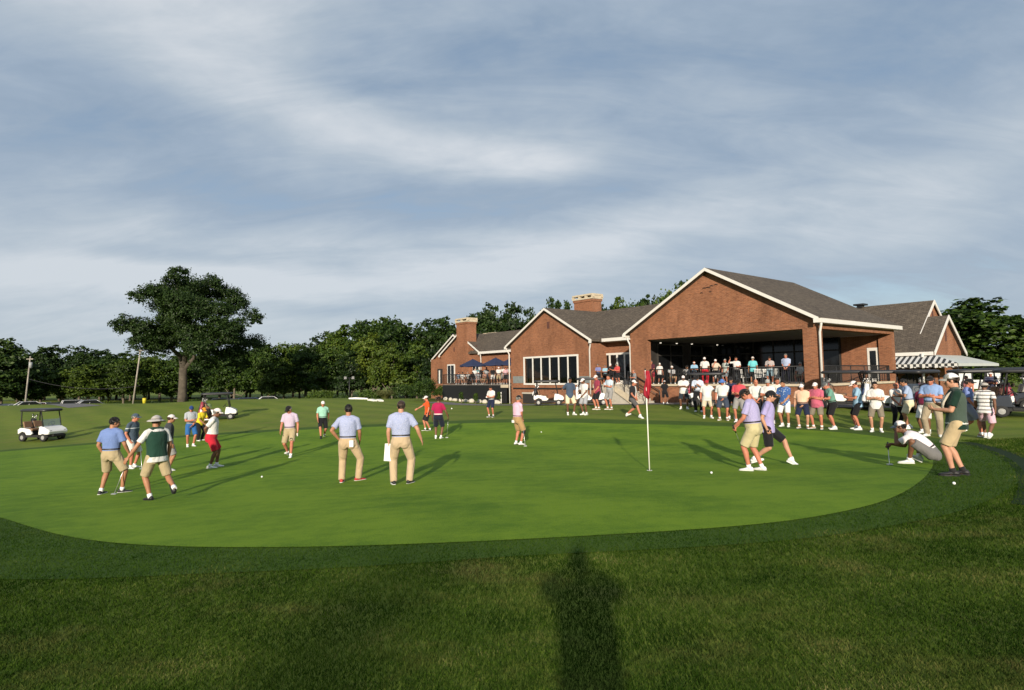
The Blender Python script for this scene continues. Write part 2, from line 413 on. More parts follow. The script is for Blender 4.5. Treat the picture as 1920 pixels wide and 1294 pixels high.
# ---------------------------------------------------------------- clubhouse
OX, OY = 16.87, 29.25
UX, UY, VX, VY = -.6755, .7374, .8214, .5704
def Wp(p):
    return Vector((OX + p[0] * UX + p[1] * VX, OY + p[0] * UY + p[1] * VY, p[2]))
def LB(): return MB(Wp)
def brick_mat(name, c1, c2, mo):
    mt, q = newmat(name)
    b = q.new("ShaderNodeTexBrick"); b.offset = .5
    q.link(q.co.outputs["UV"], b.inputs["Vector"])
    for k, v in (("Color1", c1), ("Color2", c2), ("Mortar", mo), ("Scale", 1.), ("Mortar Size", .007), ("Mortar Smooth", .2), ("Bias", 0.), ("Brick Width", .21), ("Row Height", .075)): b.inputs[k].default_value = v
    n = q.noise(q.co.outputs["Object"], .5, 5, .6); n2 = q.noise(q.mapping(q.co.outputs["UV"], (4.7, 13.3, 1)), 1., 1, .5); n4 = q.noise(q.mapping(q.co.outputs["UV"], (.9, .16, 1)), 1., 5, .65)
    c = q.mix(1., b.outputs["Color"], q.ramp(n, [(.3, (.80, .78, .76)), (.7, (1.12, 1.1, 1.08))]), 'MULTIPLY')
    c = q.mix(1., c, q.ramp(n2, [(.25, (.72, .70, .70)), (.5, (1, 1, 1)), (.8, (1.18, 1.12, 1.05))]), 'MULTIPLY')
    c = q.mix(1., c, q.ramp(n4, [(.32, (.80, .79, .78)), (.5, (1, 1, 1)), (.72, (1.1, 1.07, 1.04))]), 'MULTIPLY')
    q.link(c, q.b.inputs["Base Color"]); q.b.inputs["Roughness"].default_value = .9; q.b.inputs["Specular IOR Level"].default_value = .2
    bn = q.new("ShaderNodeBump", Strength=.5, Distance=.01); bn.invert = True
    q.link(b.outputs["Fac"], bn.inputs["Height"]); q.link(bn.outputs[0], q.b.inputs["Normal"])
    return mt
M_BRICK = brick_mat("brick", (.275, .117, .060, 1), (.200, .082, .044, 1), (.30, .19, .13, 1))
def shingle_mat():
    mt, q = newmat("roof_shingle")
    b = q.new("ShaderNodeTexBrick"); b.offset = .37
    q.link(q.co.outputs["UV"], b.inputs["Vector"])
    for k, v in (("Color1", (.120, .100, .080, 1)), ("Color2", (.085, .071, .058, 1)), ("Mortar", (.030, .026, .022, 1)), ("Scale", 1.), ("Mortar Size", .012), ("Brick Width", .33), ("Row Height", .145)): b.inputs[k].default_value = v
    n = q.noise(q.mapping(q.co.outputs["UV"], (3.1, 6.9, 1)), 1., 2, .6); n2 = q.noise(q.co.outputs["Object"], .35, 4)
    c = q.mix(1., b.outputs["Color"], q.ramp(n, [(.3, (.7, .7, .7)), (.7, (1.3, 1.27, 1.22))]), 'MULTIPLY')
    c = q.mix(1., c, q.ramp(n2, [(.3, (.88, .88, .9)), (.7, (1.1, 1.1, 1.08))]), 'MULTIPLY')
    q.link(c, q.b.inputs["Base Color"]); q.b.inputs["Roughness"].default_value = .95; q.b.inputs["Specular IOR Level"].default_value = .2
    return mt
M_ROOF = shingle_mat()
M_WHITE = M("white_trim_paint", (.62, .60, .56, 1), .5, .04, 3, .05, 20)
M_CREAM = M("cream_limestone", (.47, .40, .29, 1), .8, .12, 4, .2, 30)
M_STONE = M("grey_stone_panel", (.17, .185, .18, 1), .8, .15, 5, .2, 30)
M_BLACK = M("black_metal", (.012, .012, .013, 1), .45, .2, 10)
M_DARKW = M("dark_interior", (.022, .019, .017, 1), .7, .2, 4)
M_CEIL = M("ceiling_boards", (.14, .135, .125, 1), .8, .15, 2)
M_FLOOR = M("patio_pavers", (.16, .14, .12, 1), .85, .2, 3)
M_CONC = M("pale_concrete", (.40, .37, .31, 1), .85, .15, 4, .2, 30)
M_GLASS = M("dark_window_glass", (.008, .009, .010, 1), .08, .3, 2, spec=.35)
M_VENT = M("vent_louver", (.09, .035, .025, 1), .7, .2, 10)
M_SOFFIT = M("soffit_paint", (.30, .28, .24, 1), .7, .08, 3)

HOUSE = empty("clubhouse", Wp((10, 5, -.2)))
tag(HOUSE, "long brick clubhouse with white gable trim, brown shingle roofs and an open pavilion", "clubhouse")
def fit(o, root, parent=None):
    o.data.transform(Matrix.Translation(-root.location)); o.parent = parent or root; return o
def hp(name, mb, mats, parent=None, label=None):
    o = fit(mb.build(name, mats), HOUSE, parent)
    if label: o["label"] = label
    return o
BASE = -.9
# --- pavilion
b = LB()
b.box(0, .82, 0, .4, BASE, 4.17); b.box(10.98, 12.35, 0, .4, BASE, 4.17)
b.prism([(0, 0, 4.17), (12.35, 0, 4.17), (12.35, 0, 4.67), (6.2, 0, 8.30), (0, 0, 4.67)], (0, .4, 0))
b.box(.82, 10.98, .06, .36, BASE, .95)
b.box(.0, .74, 9.6, 10.05, BASE, 4.13); b.box(0, .4, .4, 10.05, 4.13, 4.67); b.box(.06, .36, .4, 9.6, BASE, .95)
b.box(11.95, 12.35, .4, 10.05, BASE, 4.13); b.box(.74, 11.95, 9.75, 10.05, BASE, 4.13)
b.prism([(0, 10.05, 4.67), (12.35, 10.05, 4.67), (6.2, 10.05, 8.30)], (0, .3, 0))
WALL_P = hp("pavilion_wall", b, M_BRICK, None, "brick pavilion gable wall with tall open bay")
b = LB(); b.box(.82, 10.98, -.06, .48, .951, 1.08); b.box(-.06, .48, .48, 9.6, .951, 1.08); hp("wall_cap", b, M_CREAM, WALL_P)
b = LB(); b.box(.4, 11.95, .4, 9.75, 4.135, 4.25); hp("ceiling", b, M_CEIL)
b = LB(); b.box(.36, 11.95, .36, 9.75, .6, 1.02); hp("floor_slab", b, M_FLOOR)
b = LB(); b.box(3.0, 11.9, 9.66, 9.74, 1.021, 4.134); g_ = hp("storefront", b, M_GLASS)
b = LB()
for x in np.arange(3.0, 11.9, 1.48): b.box(x, x + .09, 9.6, 9.655, 1.021, 4.134)
b.box(3.0, 11.9, 9.585, 9.597, 3.2, 3.3); hp("storefront_frame", b, M_DARKW, g_)
b = LB(); b.box(.80, 1.45, 9.72, 9.746, 1.021, 3.3)
dr = hp("door", b, M_WHITE, None, "white framed door in the lit back wall of the pavilion"); b = LB(); b.box(.95, 1.3, 9.70, 9.717, 1.25, 3.1); hp("pane", b, M_GLASS, dr)
b = LB(); b.box(11.90, 11.946, .4, 9.6, 1.021, 4.134); hp('dark_wall_sheet', b, M_DARKW)  # dark sheet added over the sunlit brick so the inner wall looks shaded
for v0 in (2.2, 6.0):          # two double doors in the inner side wall
    b = LB()
    for (a0, a1, z0, z1) in ((0, .09, 1.021, 4.0), (2.9, 2.99, 1.021, 4.0), (1.45, 1.54, 1.021, 4.0), (.09, 1.45, 3.1, 3.2), (1.54, 2.9, 3.1, 3.2), (.09, 1.45, 3.9, 4.0), (1.54, 2.9, 3.9, 4.0)):
        b.box(11.80, 11.898, v0 + a0, v0 + a1, z0, z1)
    d_ = hp("double_door", b, M("bronze_frame", (.05, .045, .04, 1), .5)); b = LB(); b.box(11.86, 11.88, v0 + .09, v0 + 1.45, 1.03, 3.1); b.box(11.86, 11.88, v0 + 1.54, v0 + 2.9, 1.03, 3.1)
    b.box(11.86, 11.88, v0 + .09, v0 + 1.45, 3.2, 3.9); b.box(11.86, 11.88, v0 + 1.54, v0 + 2.9, 3.2, 3.9); hp("pane", b, M_GLASS, d_)
def lampmat(name, col, s):
    mt, q = newmat(name); q.b.inputs["Emission Color"].default_value = col; q.b.inputs["Emission Strength"].default_value = s; q.b.inputs["Base Color"].default_value = col; return mt
M_SPOT = lampmat("lit_spot_lens", (1, .9, .75, 1), 1.1)
for v0 in (2.29, 4.13, 5.94, 9.19):
    b = LB(); P0 = Wp((11.6, v0, 4.11)); s_ = MB(); s_.tube([P0 + Vector((0, 0, .024)), P0 + Vector((0, 0, -.05))], .09, 10)
    l_ = hp("downlight", s_, M_WHITE); s_ = MB(); s_.tube([P0 + Vector((0, 0, -.052)), P0 + Vector((0, 0, -.075))], .07, 10); hp("lens", s_, M_SPOT, l_)
def gable_roof(name, u0, u1, ur, ze, zr, v0, v1, ov=.38, th=.16, label=None):
    """two slopes meeting on a ridge that runs in v"""
    b = LB()
    for ue in (u0, u1):
        s = (zr - ze) / (ur - ue); uo = ue + (ov if ue > ur else -ov); zo = zr + s * (uo - ur)
        zo = zr - (zr - ze) * abs(uo - ur) / abs(ue - ur)
        b.prism([(ur, v0, zr), (uo, v0, zo), (uo, v0, zo + th), (ur, v0, zr + th)], (0, v1 - v0, 0))
    return hp(name, b, M_ROOF, None, label)
def rake(par, u0, u1, ur, ze, zr, v0, ov=.38, th=.13, d=.18, t=.05):
    b = LB()
    for ue in (u0, u1):
        uo = ue + (ov if ue > ur else -ov); zo = zr - (zr - ze) * abs(uo - ur) / abs(ue - ur)
        b.prism([(ur, v0 - t, zr + th + .02), (uo, v0 - t, zo + th + .02), (uo, v0 - t, zo + th - d), (ur, v0 - t, zr + th - d)], (0, t - .004, 0))
        for_u = .22 if ue > ur else -.22
        b.box(uo - for_u, uo + for_u * .15, v0 - t - .06, v0 - t - .004, zo + th - d - .10, zo + th - d + .12)
    return hp("rake_board", b, M_WHITE, par)
def gutter(par, u0, u1, v0, v1, z0, z1):
    b = LB(); b.box(u0, u1, v0, v1, z0, z1); return hp("gutter", b, M_WHITE, par)
RF = gable_roof("pavilion_roof", 0, 12.35, 6.2, 4.70, 8.32, -.42, 10.4, .22)
rake(RF, 0, 12.35, 6.2, 4.70, 8.32, -.42, .22)
gutter(RF, -.36, -.22, -.40, 10.4, 4.42, 4.66); gutter(RF, 12.57, 12.70, -.40, 2.4, 4.42, 4.66)
b = LB(); b.box(-.215, -.005, -.1, 10.3, 4.40, 4.45); hp("soffit", b, M_WHITE, RF)
def downspout(u, v, ztop, zbot, du, dv):
    b = LB(); b.tube([(u + du, v + dv, ztop), (u + du, v + dv, ztop - .12), (u, v, ztop - .55), (u, v, zbot)], .065, 8); return hp("downspout", b, M_WHITE)
downspout(-.10, -.10, 4.46, -.5, -.18, -.20)
downspout(12.48, .12, 4.46, 1.1, .15, -.1)
M_RUST = M("rusty_bracket", (.06, .03, .02, 1), .8)
for (x, z, w_) in ((6.55, 7.22, .10), (6.05, 7.30, .12), (6.3, 7.22, .16), (5.75, 7.34, .1), (6.75, 6.93, .09), (6.15, 6.93, .07)):
    b = LB(); b.tube([(x - w_, -.012, z), (x, -.03, z + .05), (x + w_, -.012, z + .02)], .03, 5); hp("old_bracket", b, M_RUST, WALL_P)
def railing(parent, pts, z0, z1, post=1.8, gap=.12, name="railing", fitter=None):
    b = LB()
    for (p, r_) in zip(pts[:-1], pts[1:]):
        L = math.dist(p, r_); n = max(1, round(L / post)); k = max(1, round(L / gap))
        b.tube([(p[0], p[1], z1), (r_[0], r_[1], z1)], .032, 6); b.tube([(p[0], p[1], z0 + .10), (r_[0], r_[1], z0 + .10)], .02, 4)
        for i in range(n + 1):
            t = i / n; x, y = p[0] + (r_[0] - p[0]) * t, p[1] + (r_[1] - p[1]) * t; b.tube([(x, y, z0), (x, y, z1 + .02)], .035, 6)
        for i in range(k):
            t = (i + .5) / k; x, y = p[0] + (r_[0] - p[0]) * t, p[1] + (r_[1] - p[1]) * t; b.tube([(x, y, z0 + .1), (x, y, z1)], .011, 4, cap=False)
    return b
hp("railing", railing(None, [(.9, .2), (10.95, .2)], 1.082, 2.08), M_BLACK)
hp("railing", railing(None, [(.2, .5), (.2, 9.5)], 1.082, 2.08), M_BLACK)
# --- gabled dining wing
b = LB()
wz0, wz1, wu0, wu1 = 1.10, 3.42, 19.25, 25.62
for (x0, x1, z0, z1) in ((17.7, wu0, BASE, 4.67), (wu1, 27.5, BASE, 4.67), (wu0, wu1, BASE, wz0), (wu0, wu1, wz1, 4.67)): b.box(x0, x1, 1.93, 2.25, z0, z1)
b.prism([(17.7, 1.93, 4.67), (27.5, 1.93, 4.67), (22.6, 1.93, 7.58)], (0, .32, 0))
b.box(17.7, 18.0, 2.25, 12, BASE, 4.67); b.box(27.2, 27.5, 2.25, 12, BASE, 4.67)
WALL_A = hp("dining_wall", b, M_BRICK, None, "brick gable wall with one wide white window")
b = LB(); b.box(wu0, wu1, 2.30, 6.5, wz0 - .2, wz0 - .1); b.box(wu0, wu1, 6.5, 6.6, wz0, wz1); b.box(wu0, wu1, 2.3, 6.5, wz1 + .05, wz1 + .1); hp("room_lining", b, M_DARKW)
fr = LB(); t_ = .12
fr.box(wu0 - .12, wu1 + .12, 1.86, 1.925, wz0 - .12, wz0 + .03); fr.box(wu0 - .12, wu1 + .12, 1.86, 1.925, wz1 - .03, wz1 + .12)
fr.box(wu0 - .11, wu0 + .03, 1.86, 1.925, wz0 + .03, wz1 - .03); fr.box(wu1 - .03, wu1 + .11, 1.86, 1.925, wz0 + .03, wz1 - .03)
for i in range(1, 6):
    x = wu0 + (wu1 - wu0) * i / 6; fr.box(x - .05, x + .05, 1.88, 1.95, wz0 + .03, wz1 - .03)
WA = hp("window", fr, M_WHITE, WALL_A, "wide white window of six dark panes")
for i in range(6):
    x0 = wu0 + (wu1 - wu0) * i / 6; x1 = wu0 + (wu1 - wu0) * (i + 1) / 6
    pb = LB(); pb.box(x0 + .03, x1 - .03, 2.0, 2.02, wz0 + .005, wz1 - .005)
    mt = bpy.data.materials.get("clear_window_glass")
    if mt is None:
        mt, q = newmat("clear_window_glass"); q.n.remove(q.b); gl = q.new("ShaderNodeBsdfGlossy", Roughness=.03); tr = q.new("ShaderNodeBsdfTransparent"); tr.inputs[0].default_value = (.55, .58, .55, 1)
        ms = q.new("ShaderNodeMixShader"); fz = q.new("ShaderNodeFresnel", IOR=1.3)
        q.link(fz.outputs[0], ms.inputs[0]); q.link(tr.outputs[0], ms.inputs[1]); q.link(gl.outputs[0], ms.inputs[2]); q.link(ms.outputs[0], q.n["Material Output"].inputs[0])
    hp("pane", pb, mt, WALL_A).parent = WA
b = LB(); b.box(25.78, 27.22, 1.905, 1.926, 1.14, 1.78); hp("stone_panel", b, M_STONE, WALL_A)
b = LB(); b.box(17.95, 19.08, 1.905, 1.926, 1.14, 1.70); hp("stone_panel", b, M_STONE, WALL_A)
b = LB(); b.box(22.38, 22.68, 1.90, 1.926, 5.95, 6.55); hp("gable_vent", b, M_VENT, WALL_A)
b = LB(); b.box(12.4, 27.2, 1.88, 1.927, .58, .72); hp("dark_band", b, M_BLACK, WALL_A)
b = LB(); b.box(24.4, 25.9, 1.885, 1.927, BASE + .2, .14); cw = hp("cellar_window", b, M_DARKW, WALL_A); b = LB(); b.box(24.3, 26.0, 1.87, 1.925, .16, .3); hp("lintel", b, M_CONC, cw)
RA = gable_roof("dining_roof", 17.7, 27.5, 22.6, 4.70, 7.62, 1.55, 14.5, .34)
rake(RA, 17.7, 27.5, 22.6, 4.70, 7.62, 1.55, .34)
downspout(27.62, 1.83, 4.45, -.8, .12, -.2); downspout(17.85, 1.83, 4.45, -.6, -.3, -.2)
def chimney(u0, u1, v0, v1, z0, z1, zc, holes=3):
    b = LB(); b.box(u0, u1, v0, v1, z0, z1); b.box(u0 - .07, u1 + .07, v0 - .07, v1 + .07, z1 - .22, z1)
    c = hp("chimney", b, M_BRICK)
    b = LB(); b.box(u0 - .12, u1 + .12, v0 - .12, v1 + .12, z1 + .002, z1 + .14); b.box(u0 - .12, u1 + .12, v0 - .12, v1 + .12, zc - .16, zc)
    n = holes + 1
    for i in range(n):
        x = u0 - .08 + (u1 - u0 + .16) * i / holes; b.box(x - .12, x + .12, v0 - .08, v0 + .15, z1 + .14, zc - .16); b.box(x - .12, x + .12, v1 - .15, v1 + .08, z1 + .14, zc - .16)
    b.box(u0 - .08, u0 + .12, v0 + .151, v1 - .151, z1 + .14, zc - .16); b.box(u0 + .121, u1 - .1, (v0 + v1) / 2 - .05, (v0 + v1) / 2 + .05, z1 + .14, zc - .16)
    hp("chimney_cap", b, M_CREAM, c); return c
chimney(22.75, 25.0, 7.5, 8.7, 6.4, 9.05, 9.55)
# --- porch between pavilion and dining wing, cross roof
b = LB(); b.box(12.35, 17.7, 3.62, 3.95, BASE, 4.6); b.box(12.36, 17.69, 1.9, 2.2, BASE, .58); WALL_R = hp("porch_wall", b, M_BRICK, None, "brick porch wall between the pavilion and the gable")
b = LB(); b.box(12.36, 17.69, 2.2, 3.61, .3, 1.02); b.box(12.36, 17.6, 1.82, 2.195, .73, 1.021); hp("porch_floor", b, M_CREAM)
b = LB()
b.prism([(10.9, 2.75, 4.62), (10.9, 7.75, 7.62), (10.9, 7.75, 7.78), (10.9, 2.75, 4.78)], (11.6, 0, 0)); b.prism([(10.9, 7.75, 7.62), (10.9, 13, 4.5), (10.9, 13, 4.66), (10.9, 7.75, 7.78)], (11.6, 0, 0))
RR = hp("cross_roof", b, M_ROOF); gutter(RR, 12.7, 17.3, 2.6, 2.745, 4.48, 4.74)
b = LB(); b.box(12.4, 17.6, 2.76, 3.61, 4.46, 4.52); hp("soffit", b, M_WHITE, RR)
b = LB()
for i in range(5): b.box(15.15 + i * .74 - .07, 15.15 + i * .74 + .07, 3.54, 3.615, 1.03, 3.4)
b.box(15.08, 18.0 - .2, 3.53, 3.614, 3.4, 3.56)
for i in range(4):
    x = 15.22 + i * .74
    b.box(x, x + .6, 3.55, 3.612, 1.03, 1.3)
fd = hp("french_door", b, M_WHITE, None, "row of white french doors on the porch")
for i in range(4):
    b = LB(); b.box(15.22 + i * .74, 15.82 + i * .74, 3.585, 3.612, 1.3, 3.39); hp("pane", b, M_GLASS, fd)
P0 = Wp((13.0, 3.0, 4.36)); s_ = MB(); s_.ball(P0, (.16, .16, .10), 12, 6); hp("ceiling_light", s_, M_WHITE)
# --- set-back link and far chimney wing
b = LB(); b.box(27.5, 38.75, 7.0, 7.3, BASE, 4.65); hp("link_wall", b, M_BRICK)
b = LB()
b.prism([(26, 6.55, 4.52), (26, 10.2, 7.02), (26, 10.2, 7.18), (26, 6.55, 4.68)], (16, 0, 0)); b.prism([(26, 10.2, 7.02), (26, 14.5, 4.5), (26, 14.5, 4.66), (26, 10.2, 7.18)], (16, 0, 0))
RL = hp("link_roof", b, M_ROOF); gutter(RL, 27.9, 38.3, 6.40, 6.545, 4.42, 4.68)
b = LB(); b.box(40.6, 43.0, 10.4, 11.2, 6.6, 7.25); vb = hp("roof_vent", b, M_CREAM); b = LB(); [b.box(x, x + .6, 10.37, 10.398, 6.9, 7.15) for x in (40.75, 41.5, 42.25)]; hp("louver", b, M_BLACK, vb)
b = LB(); b.box(29.0, 31.8, 6.9, 6.998, 1.03, 3.45); wl = hp("window", b, M_WHITE)
b = LB(); [b.box(x, x + .75, 6.87, 6.898, 1.15, 3.3) for x in (29.15, 30.03, 30.9)]; hp("pane", b, M_GLASS, wl)
b = LB()
b.box(38.75, 49.0, 6.9, 7.25, BASE, 4.15); b.prism([(38.75, 6.9, 4.15), (47.0, 6.9, 4.15), (47.0, 6.9, 4.3), (42.55, 6.9, 6.95), (38.75, 6.9, 4.65)], (0, .35, 0))
b.prism([(41, 7.45, 4.15), (49.0, 7.45, 4.15), (49.0, 7.45, 4.2), (44.4, 7.45, 6.95), (41, 7.45, 4.9)], (0, .3, 0)); b.box(48.7, 49.0, 7.25, 14, BASE, 4.15); b.box(38.75, 39.05, 7.25, 14, 1, 4.6)
WALL_C = hp("chimney_wing_wall", b, M_BRICK, None, "far brick gable wall with a chimney rising through it")
RC = gable_roof("chimney_wing_roof", 38.75, 46.3, 42.55, 4.68, 7.0, 6.55, 14, .3); rake(RC, 38.75, 46.3, 42.55, 4.68, 7.0, 6.55, .3)
RC2 = gable_roof("rear_gable_roof", 40.0, 48.9, 44.4, 4.22, 6.98, 7.1, 14, .3); rake(RC2, 40.0, 48.9, 44.4, 4.22, 6.98, 7.1, .3)
chimney(40.65, 42.75, 6.45, 7.7, -.5, 8.35, 8.85, 2)
downspout(38.6, 6.8, 4.4, 1.1, -.2, -.2)
for x in (43.9, 39.6):
    b = LB(); b.box(x - .1, x + .1, 6.87, 6.898, 4.95, 5.5); hp("gable_vent", b, M_VENT, WALL_C)
for (x0, x1) in ((43.75, 45.3), (38.95, 40.2)):
    b = LB(); b.box(x0, x1, 6.82, 6.898, 1.03, 3.4); d_ = hp("door", b, M_WHITE); b = LB(); xm = (x0 + x1) / 2; b.box(x0 + .15, xm - .07, 6.79, 6.818, 1.1, 3.25); b.box(xm + .07, x1 - .15, 6.79, 6.818, 1.1, 3.25); hp("pane", b, M_GLASS, d_)
b = LB(); b.box(46.4, 47.5, 6.86, 6.898, 1.03, 2.9); d_ = hp("doorway", b, M_DARKW); b = LB(); b.box(46.9, 47.15, 6.83, 6.858, 1.03, 2.7); hp("door_edge", b, M_WHITE, d_)
# --- right wing behind the pavilion
ev, es, ez = 18.2, .83, 3.27
b = LB()
b.box(.5, 13, 18.2, 18.55, BASE, 3.25)
b.prism([(.5, 18.2, BASE), (.5, 24.6, BASE), (.5, 24.6, 3.25), (.5, 21.3, 5.85), (.5, 18.2, 3.25)], (.3, 0, 0))
b.prism([(1.75, 19.8, 4.6), (1.75, 26.4, 4.6), (1.75, 23.05, 7.30)], (.3, 0, 0))
WALL_E = hp("right_wing_wall", b, M_BRICK, None, "brick end walls of two stepped gables")
b = LB(); b.prism([(0, 17.9, ez - .2), (0, 21.3, 5.88), (0, 21.3, 6.04), (0, 17.9, ez - .04)], (0.2, 0, 0)); 
b = LB()
def slope(u0, u1, va, za, vb_, zb): b.prism([(u0, va, za), (u0, vb_, zb), (u0, vb_, zb + .16), (u0, va, za + .16)], (u1 - u0, 0, 0))
slope(.25, 1.6, 17.85, 2.96, 21.3, 5.86); slope(.25, 1.6, 24.95, 2.96, 21.3, 5.86)
slope(1.6, 14, 17.85, 2.96, 23.05, 7.33); slope(1.6, 14, 28.3, 2.96, 23.05, 7.33)
RE = hp("right_wing_roof", b, M_ROOF)
b = LB()
for (ua, va, za, vb_, zb) in ((.19, 17.85, 2.96, 21.3, 5.86), (.19, 24.95, 2.96, 21.3, 5.86), (1.53, 19.6, 4.43, 23.05, 7.33), (1.53, 26.4, 4.47, 23.05, 7.33)):
    b.prism([(ua, va, za - .12), (ua, vb_, zb - .12), (ua, vb_, zb + .19), (ua, va, za + .19)], (.055, 0, 0))
hp("rake_board", b, M_WHITE, RE)
gutter(RE, .3, 12, 17.7, 17.845, 2.86, 3.12)
b = LB(); b.box(.47, .497, 21.15, 21.45, 4.0, 5.0); hp("gable_vent", b, M_VENT, WALL_E)
b = LB(); b.box(1.72, 1.747, 22.9, 23.2, 6.0, 6.6); hp("gable_vent", b, M_VENT, WALL_E)
b = LB(); b.box(6.6, 7.0, 22.8, 23.3, 7.4, 7.6); b.box(6.4, 7.2, 22.6, 23.5, 7.605, 7.75); hp("roof_vent", b, M_BLACK)
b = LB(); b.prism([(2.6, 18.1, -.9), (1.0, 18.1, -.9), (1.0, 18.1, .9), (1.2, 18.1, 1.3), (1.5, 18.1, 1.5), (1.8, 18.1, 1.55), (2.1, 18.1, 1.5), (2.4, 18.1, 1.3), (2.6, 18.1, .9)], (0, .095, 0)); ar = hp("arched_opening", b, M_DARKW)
b = LB(); b.box(-1.2, -.85, 15.9, 16.25, BASE, 2.0); hp("porch_pillar", b, M_BRICK)
b = LB(); b.tube([(.9, 17.6, -.6), (.9, 17.6, 3.0)], .09, 10); hp("porch_post", b, M_WHITE)
# --- awning
AW = empty("striped_awning", Wp((1, 17, 2.2))); tag(AW, "black and white striped awning with scalloped edge on the right wing", "awning")
mS, q = newmat("awning_stripes")
sx = q.new("ShaderNodeSeparateXYZ"); q.link(q.co.outputs["UV"], sx.inputs[0])
fr_ = q.math('FRACT', q.math('MULTIPLY', sx.outputs[0], 1 / .36)); st = q.math('GREATER_THAN', fr_, .5)
q.link(q.mix(st, (.022, .024, .026, 1), (.58, .57, .54, 1)), q.b.inputs["Base Color"]); q.b.inputs["Roughness"].default_value = .8
mG = M("awning_canvas", (.42, .45, .43, 1), .8, .05, 3)
b = LB(); b.poly([(-1.6, 15.9, 2.2), (6, 15.9, 2.2), (6, 18.15, 2.9), (.48, 18.15, 2.9)]); b.poly([(-1.6, 15.9, 2.198), (6, 15.9, 2.198), (6, 15.9, 2.0), (-1.6, 15.9, 2.0)])
n_ = 21
o = fit(b.build("stripe_panel", mS), AW); s2 = o.modifiers.new("thickness", 'SOLIDIFY'); s2.thickness = .02
b = LB()
for i in range(n_):
    x0 = -1.6 + 7.6 * i / n_; x1 = -1.6 + 7.6 * (i + 1) / n_; b.poly([(x0, 15.89, 2.0), (x1, 15.89, 2.0), (x1 - .04, 15.89, 1.93), ((x0 + x1) / 2, 15.89, 1.90), (x0 + .04, 15.89, 1.93)])
o = fit(b.build("valance", mS), AW); s2 = o.modifiers.new("thickness", 'SOLIDIFY'); s2.thickness = .015
b = LB(); b.poly([(-1.62, 15.9, 2.2), (.46, 18.15, 2.9), (.46, 24.5, 2.9), (-1.62, 25.2, 2.2)]); b.poly([(-1.62, 15.9, 2.198), (-1.62, 25.2, 2.198), (-1.62, 25.2, 2.0), (-1.62, 15.9, 2.0)])
o = fit(b.build("side_panel", mG), AW); s2 = o.modifiers.new("thickness", 'SOLIDIFY'); s2.thickness = .02
b = LB(); b.tube([(-1.55, 16.0, -.8), (-1.55, 16.0, 2.1)], .04, 6); b.tube([(-1.55, 25.0, -.8), (-1.55, 25.0, 2.1)], .04, 6); fit(b.build("post", M_BLACK), AW)
# --- terrace with black skirting and a stair
DK = empty("terrace", Wp((33, 4, .9))); tag(DK, "raised terrace with black skirting boards and black railing by the far wing", "terrace")
b = LB(); b.box(27.75, 38.3, 1.7, 6.85, .88, 1.02); fit(b.build("floor_slab", M_FLOOR), DK)
b = LB()
for x in np.arange(27.8, 38.2, .3): b.box(x, x + .285, 1.62, 1.69, -1.5, .95)
for y in np.arange(1.7, 6.8, .3): b.box(38.31, 38.37, y, y + .285, -1.5, .95)
fit(b.build("skirting", M_BLACK), DK)
b = LB(); b.box(27.52, 28.5, 1.5, 1.615, .72, 1.0); fit(b.build("edge_band", M_CREAM), DK)
fit(railing(None, [(27.8, 1.75), (38.25, 1.75), (38.25, 4.9)], 1.02, 2.08, 2.1).build("railing", M_BLACK), DK)
b = LB(); b.tube([(28.45, 1.5, -1.2), (28.45, 1.5, .3)], .06, 8); fit(b.build("marker_post", M_WHITE), DK)
b = LB()
for i in range(9): b.box(38.4 + i * .42, 38.82 + i * .42, 4.0, 6.2, -1.6, .86 - i * .2)
st_ = fit(b.build("stair", M_BLACK), DK)
b = LB()
for vv in (3.95, 6.25):
    b.tube([(38.35, vv, 1.95), (42.2, vv, .1)], .04, 6); b.tube([(38.35, vv, 1.1), (42.2, vv, -.8)], .06, 6)
    for i in range(20):
        x = 38.4 + i * .2; z = 1.02 - (x - 38.35) * .475; b.tube([(x, vv, z - .1), (x, vv, z + .88)], .02, 4)
fit(b.build("stair_railing", M_BLACK), DK)
# --- entrance stair from the porch
ES = empty("entrance_stair", Wp((11.4, -.8, -.2))); tag(ES, "pale concrete stair with black handrails climbing to the porch beside the pavilion", "stair")
b = LB()
for i in range(8): b.box(12.5 - i * .3, 12.2 - i * .3, -1.5, -.12, -.9, .90 - i * .16)
b.box(12.5, 13.8, -1.5, 1.8, -.9, 1.019); fit(b.build("steps", M_CONC), ES)
b = LB(); b.prism([(12.45, -1.62, 1.0), (9.9, -1.62, -.38), (9.9, -1.62, -.62), (10.2, -1.62, -.8), (12.45, -1.62, .6)], (0, .10, 0)); fit(b.build("stringer", M_CREAM), ES)
for vv in (-1.57, -.16):
    b = LB(); b.tube([(12.5, vv, 2.0), (9.95, vv, .62), (9.95, vv, -.5)], .035, 6); b.tube([(12.5, vv, 1.55), (9.95, vv, .25)], .02, 6)
    for i in range(4): x = 12.5 - i * .85; z = 1.0 - (12.5 - x) * .54; b.tube([(x, vv, z - .1), (x, vv, z + 1.0)], .03, 6)
    fit(b.build("handrail", M_BLACK), ES)
# cart path along the clubhouse front
tag(strip("cart_path", [(60, 15), (42, 21), (31, 25.5), (25, 27.3), (20, 27.8), (14.5, 30.5), (9, 36), (4.5, 41), (-1, 47), (-8, 53)], 2.8, .012, M_PATH), kind="structure")
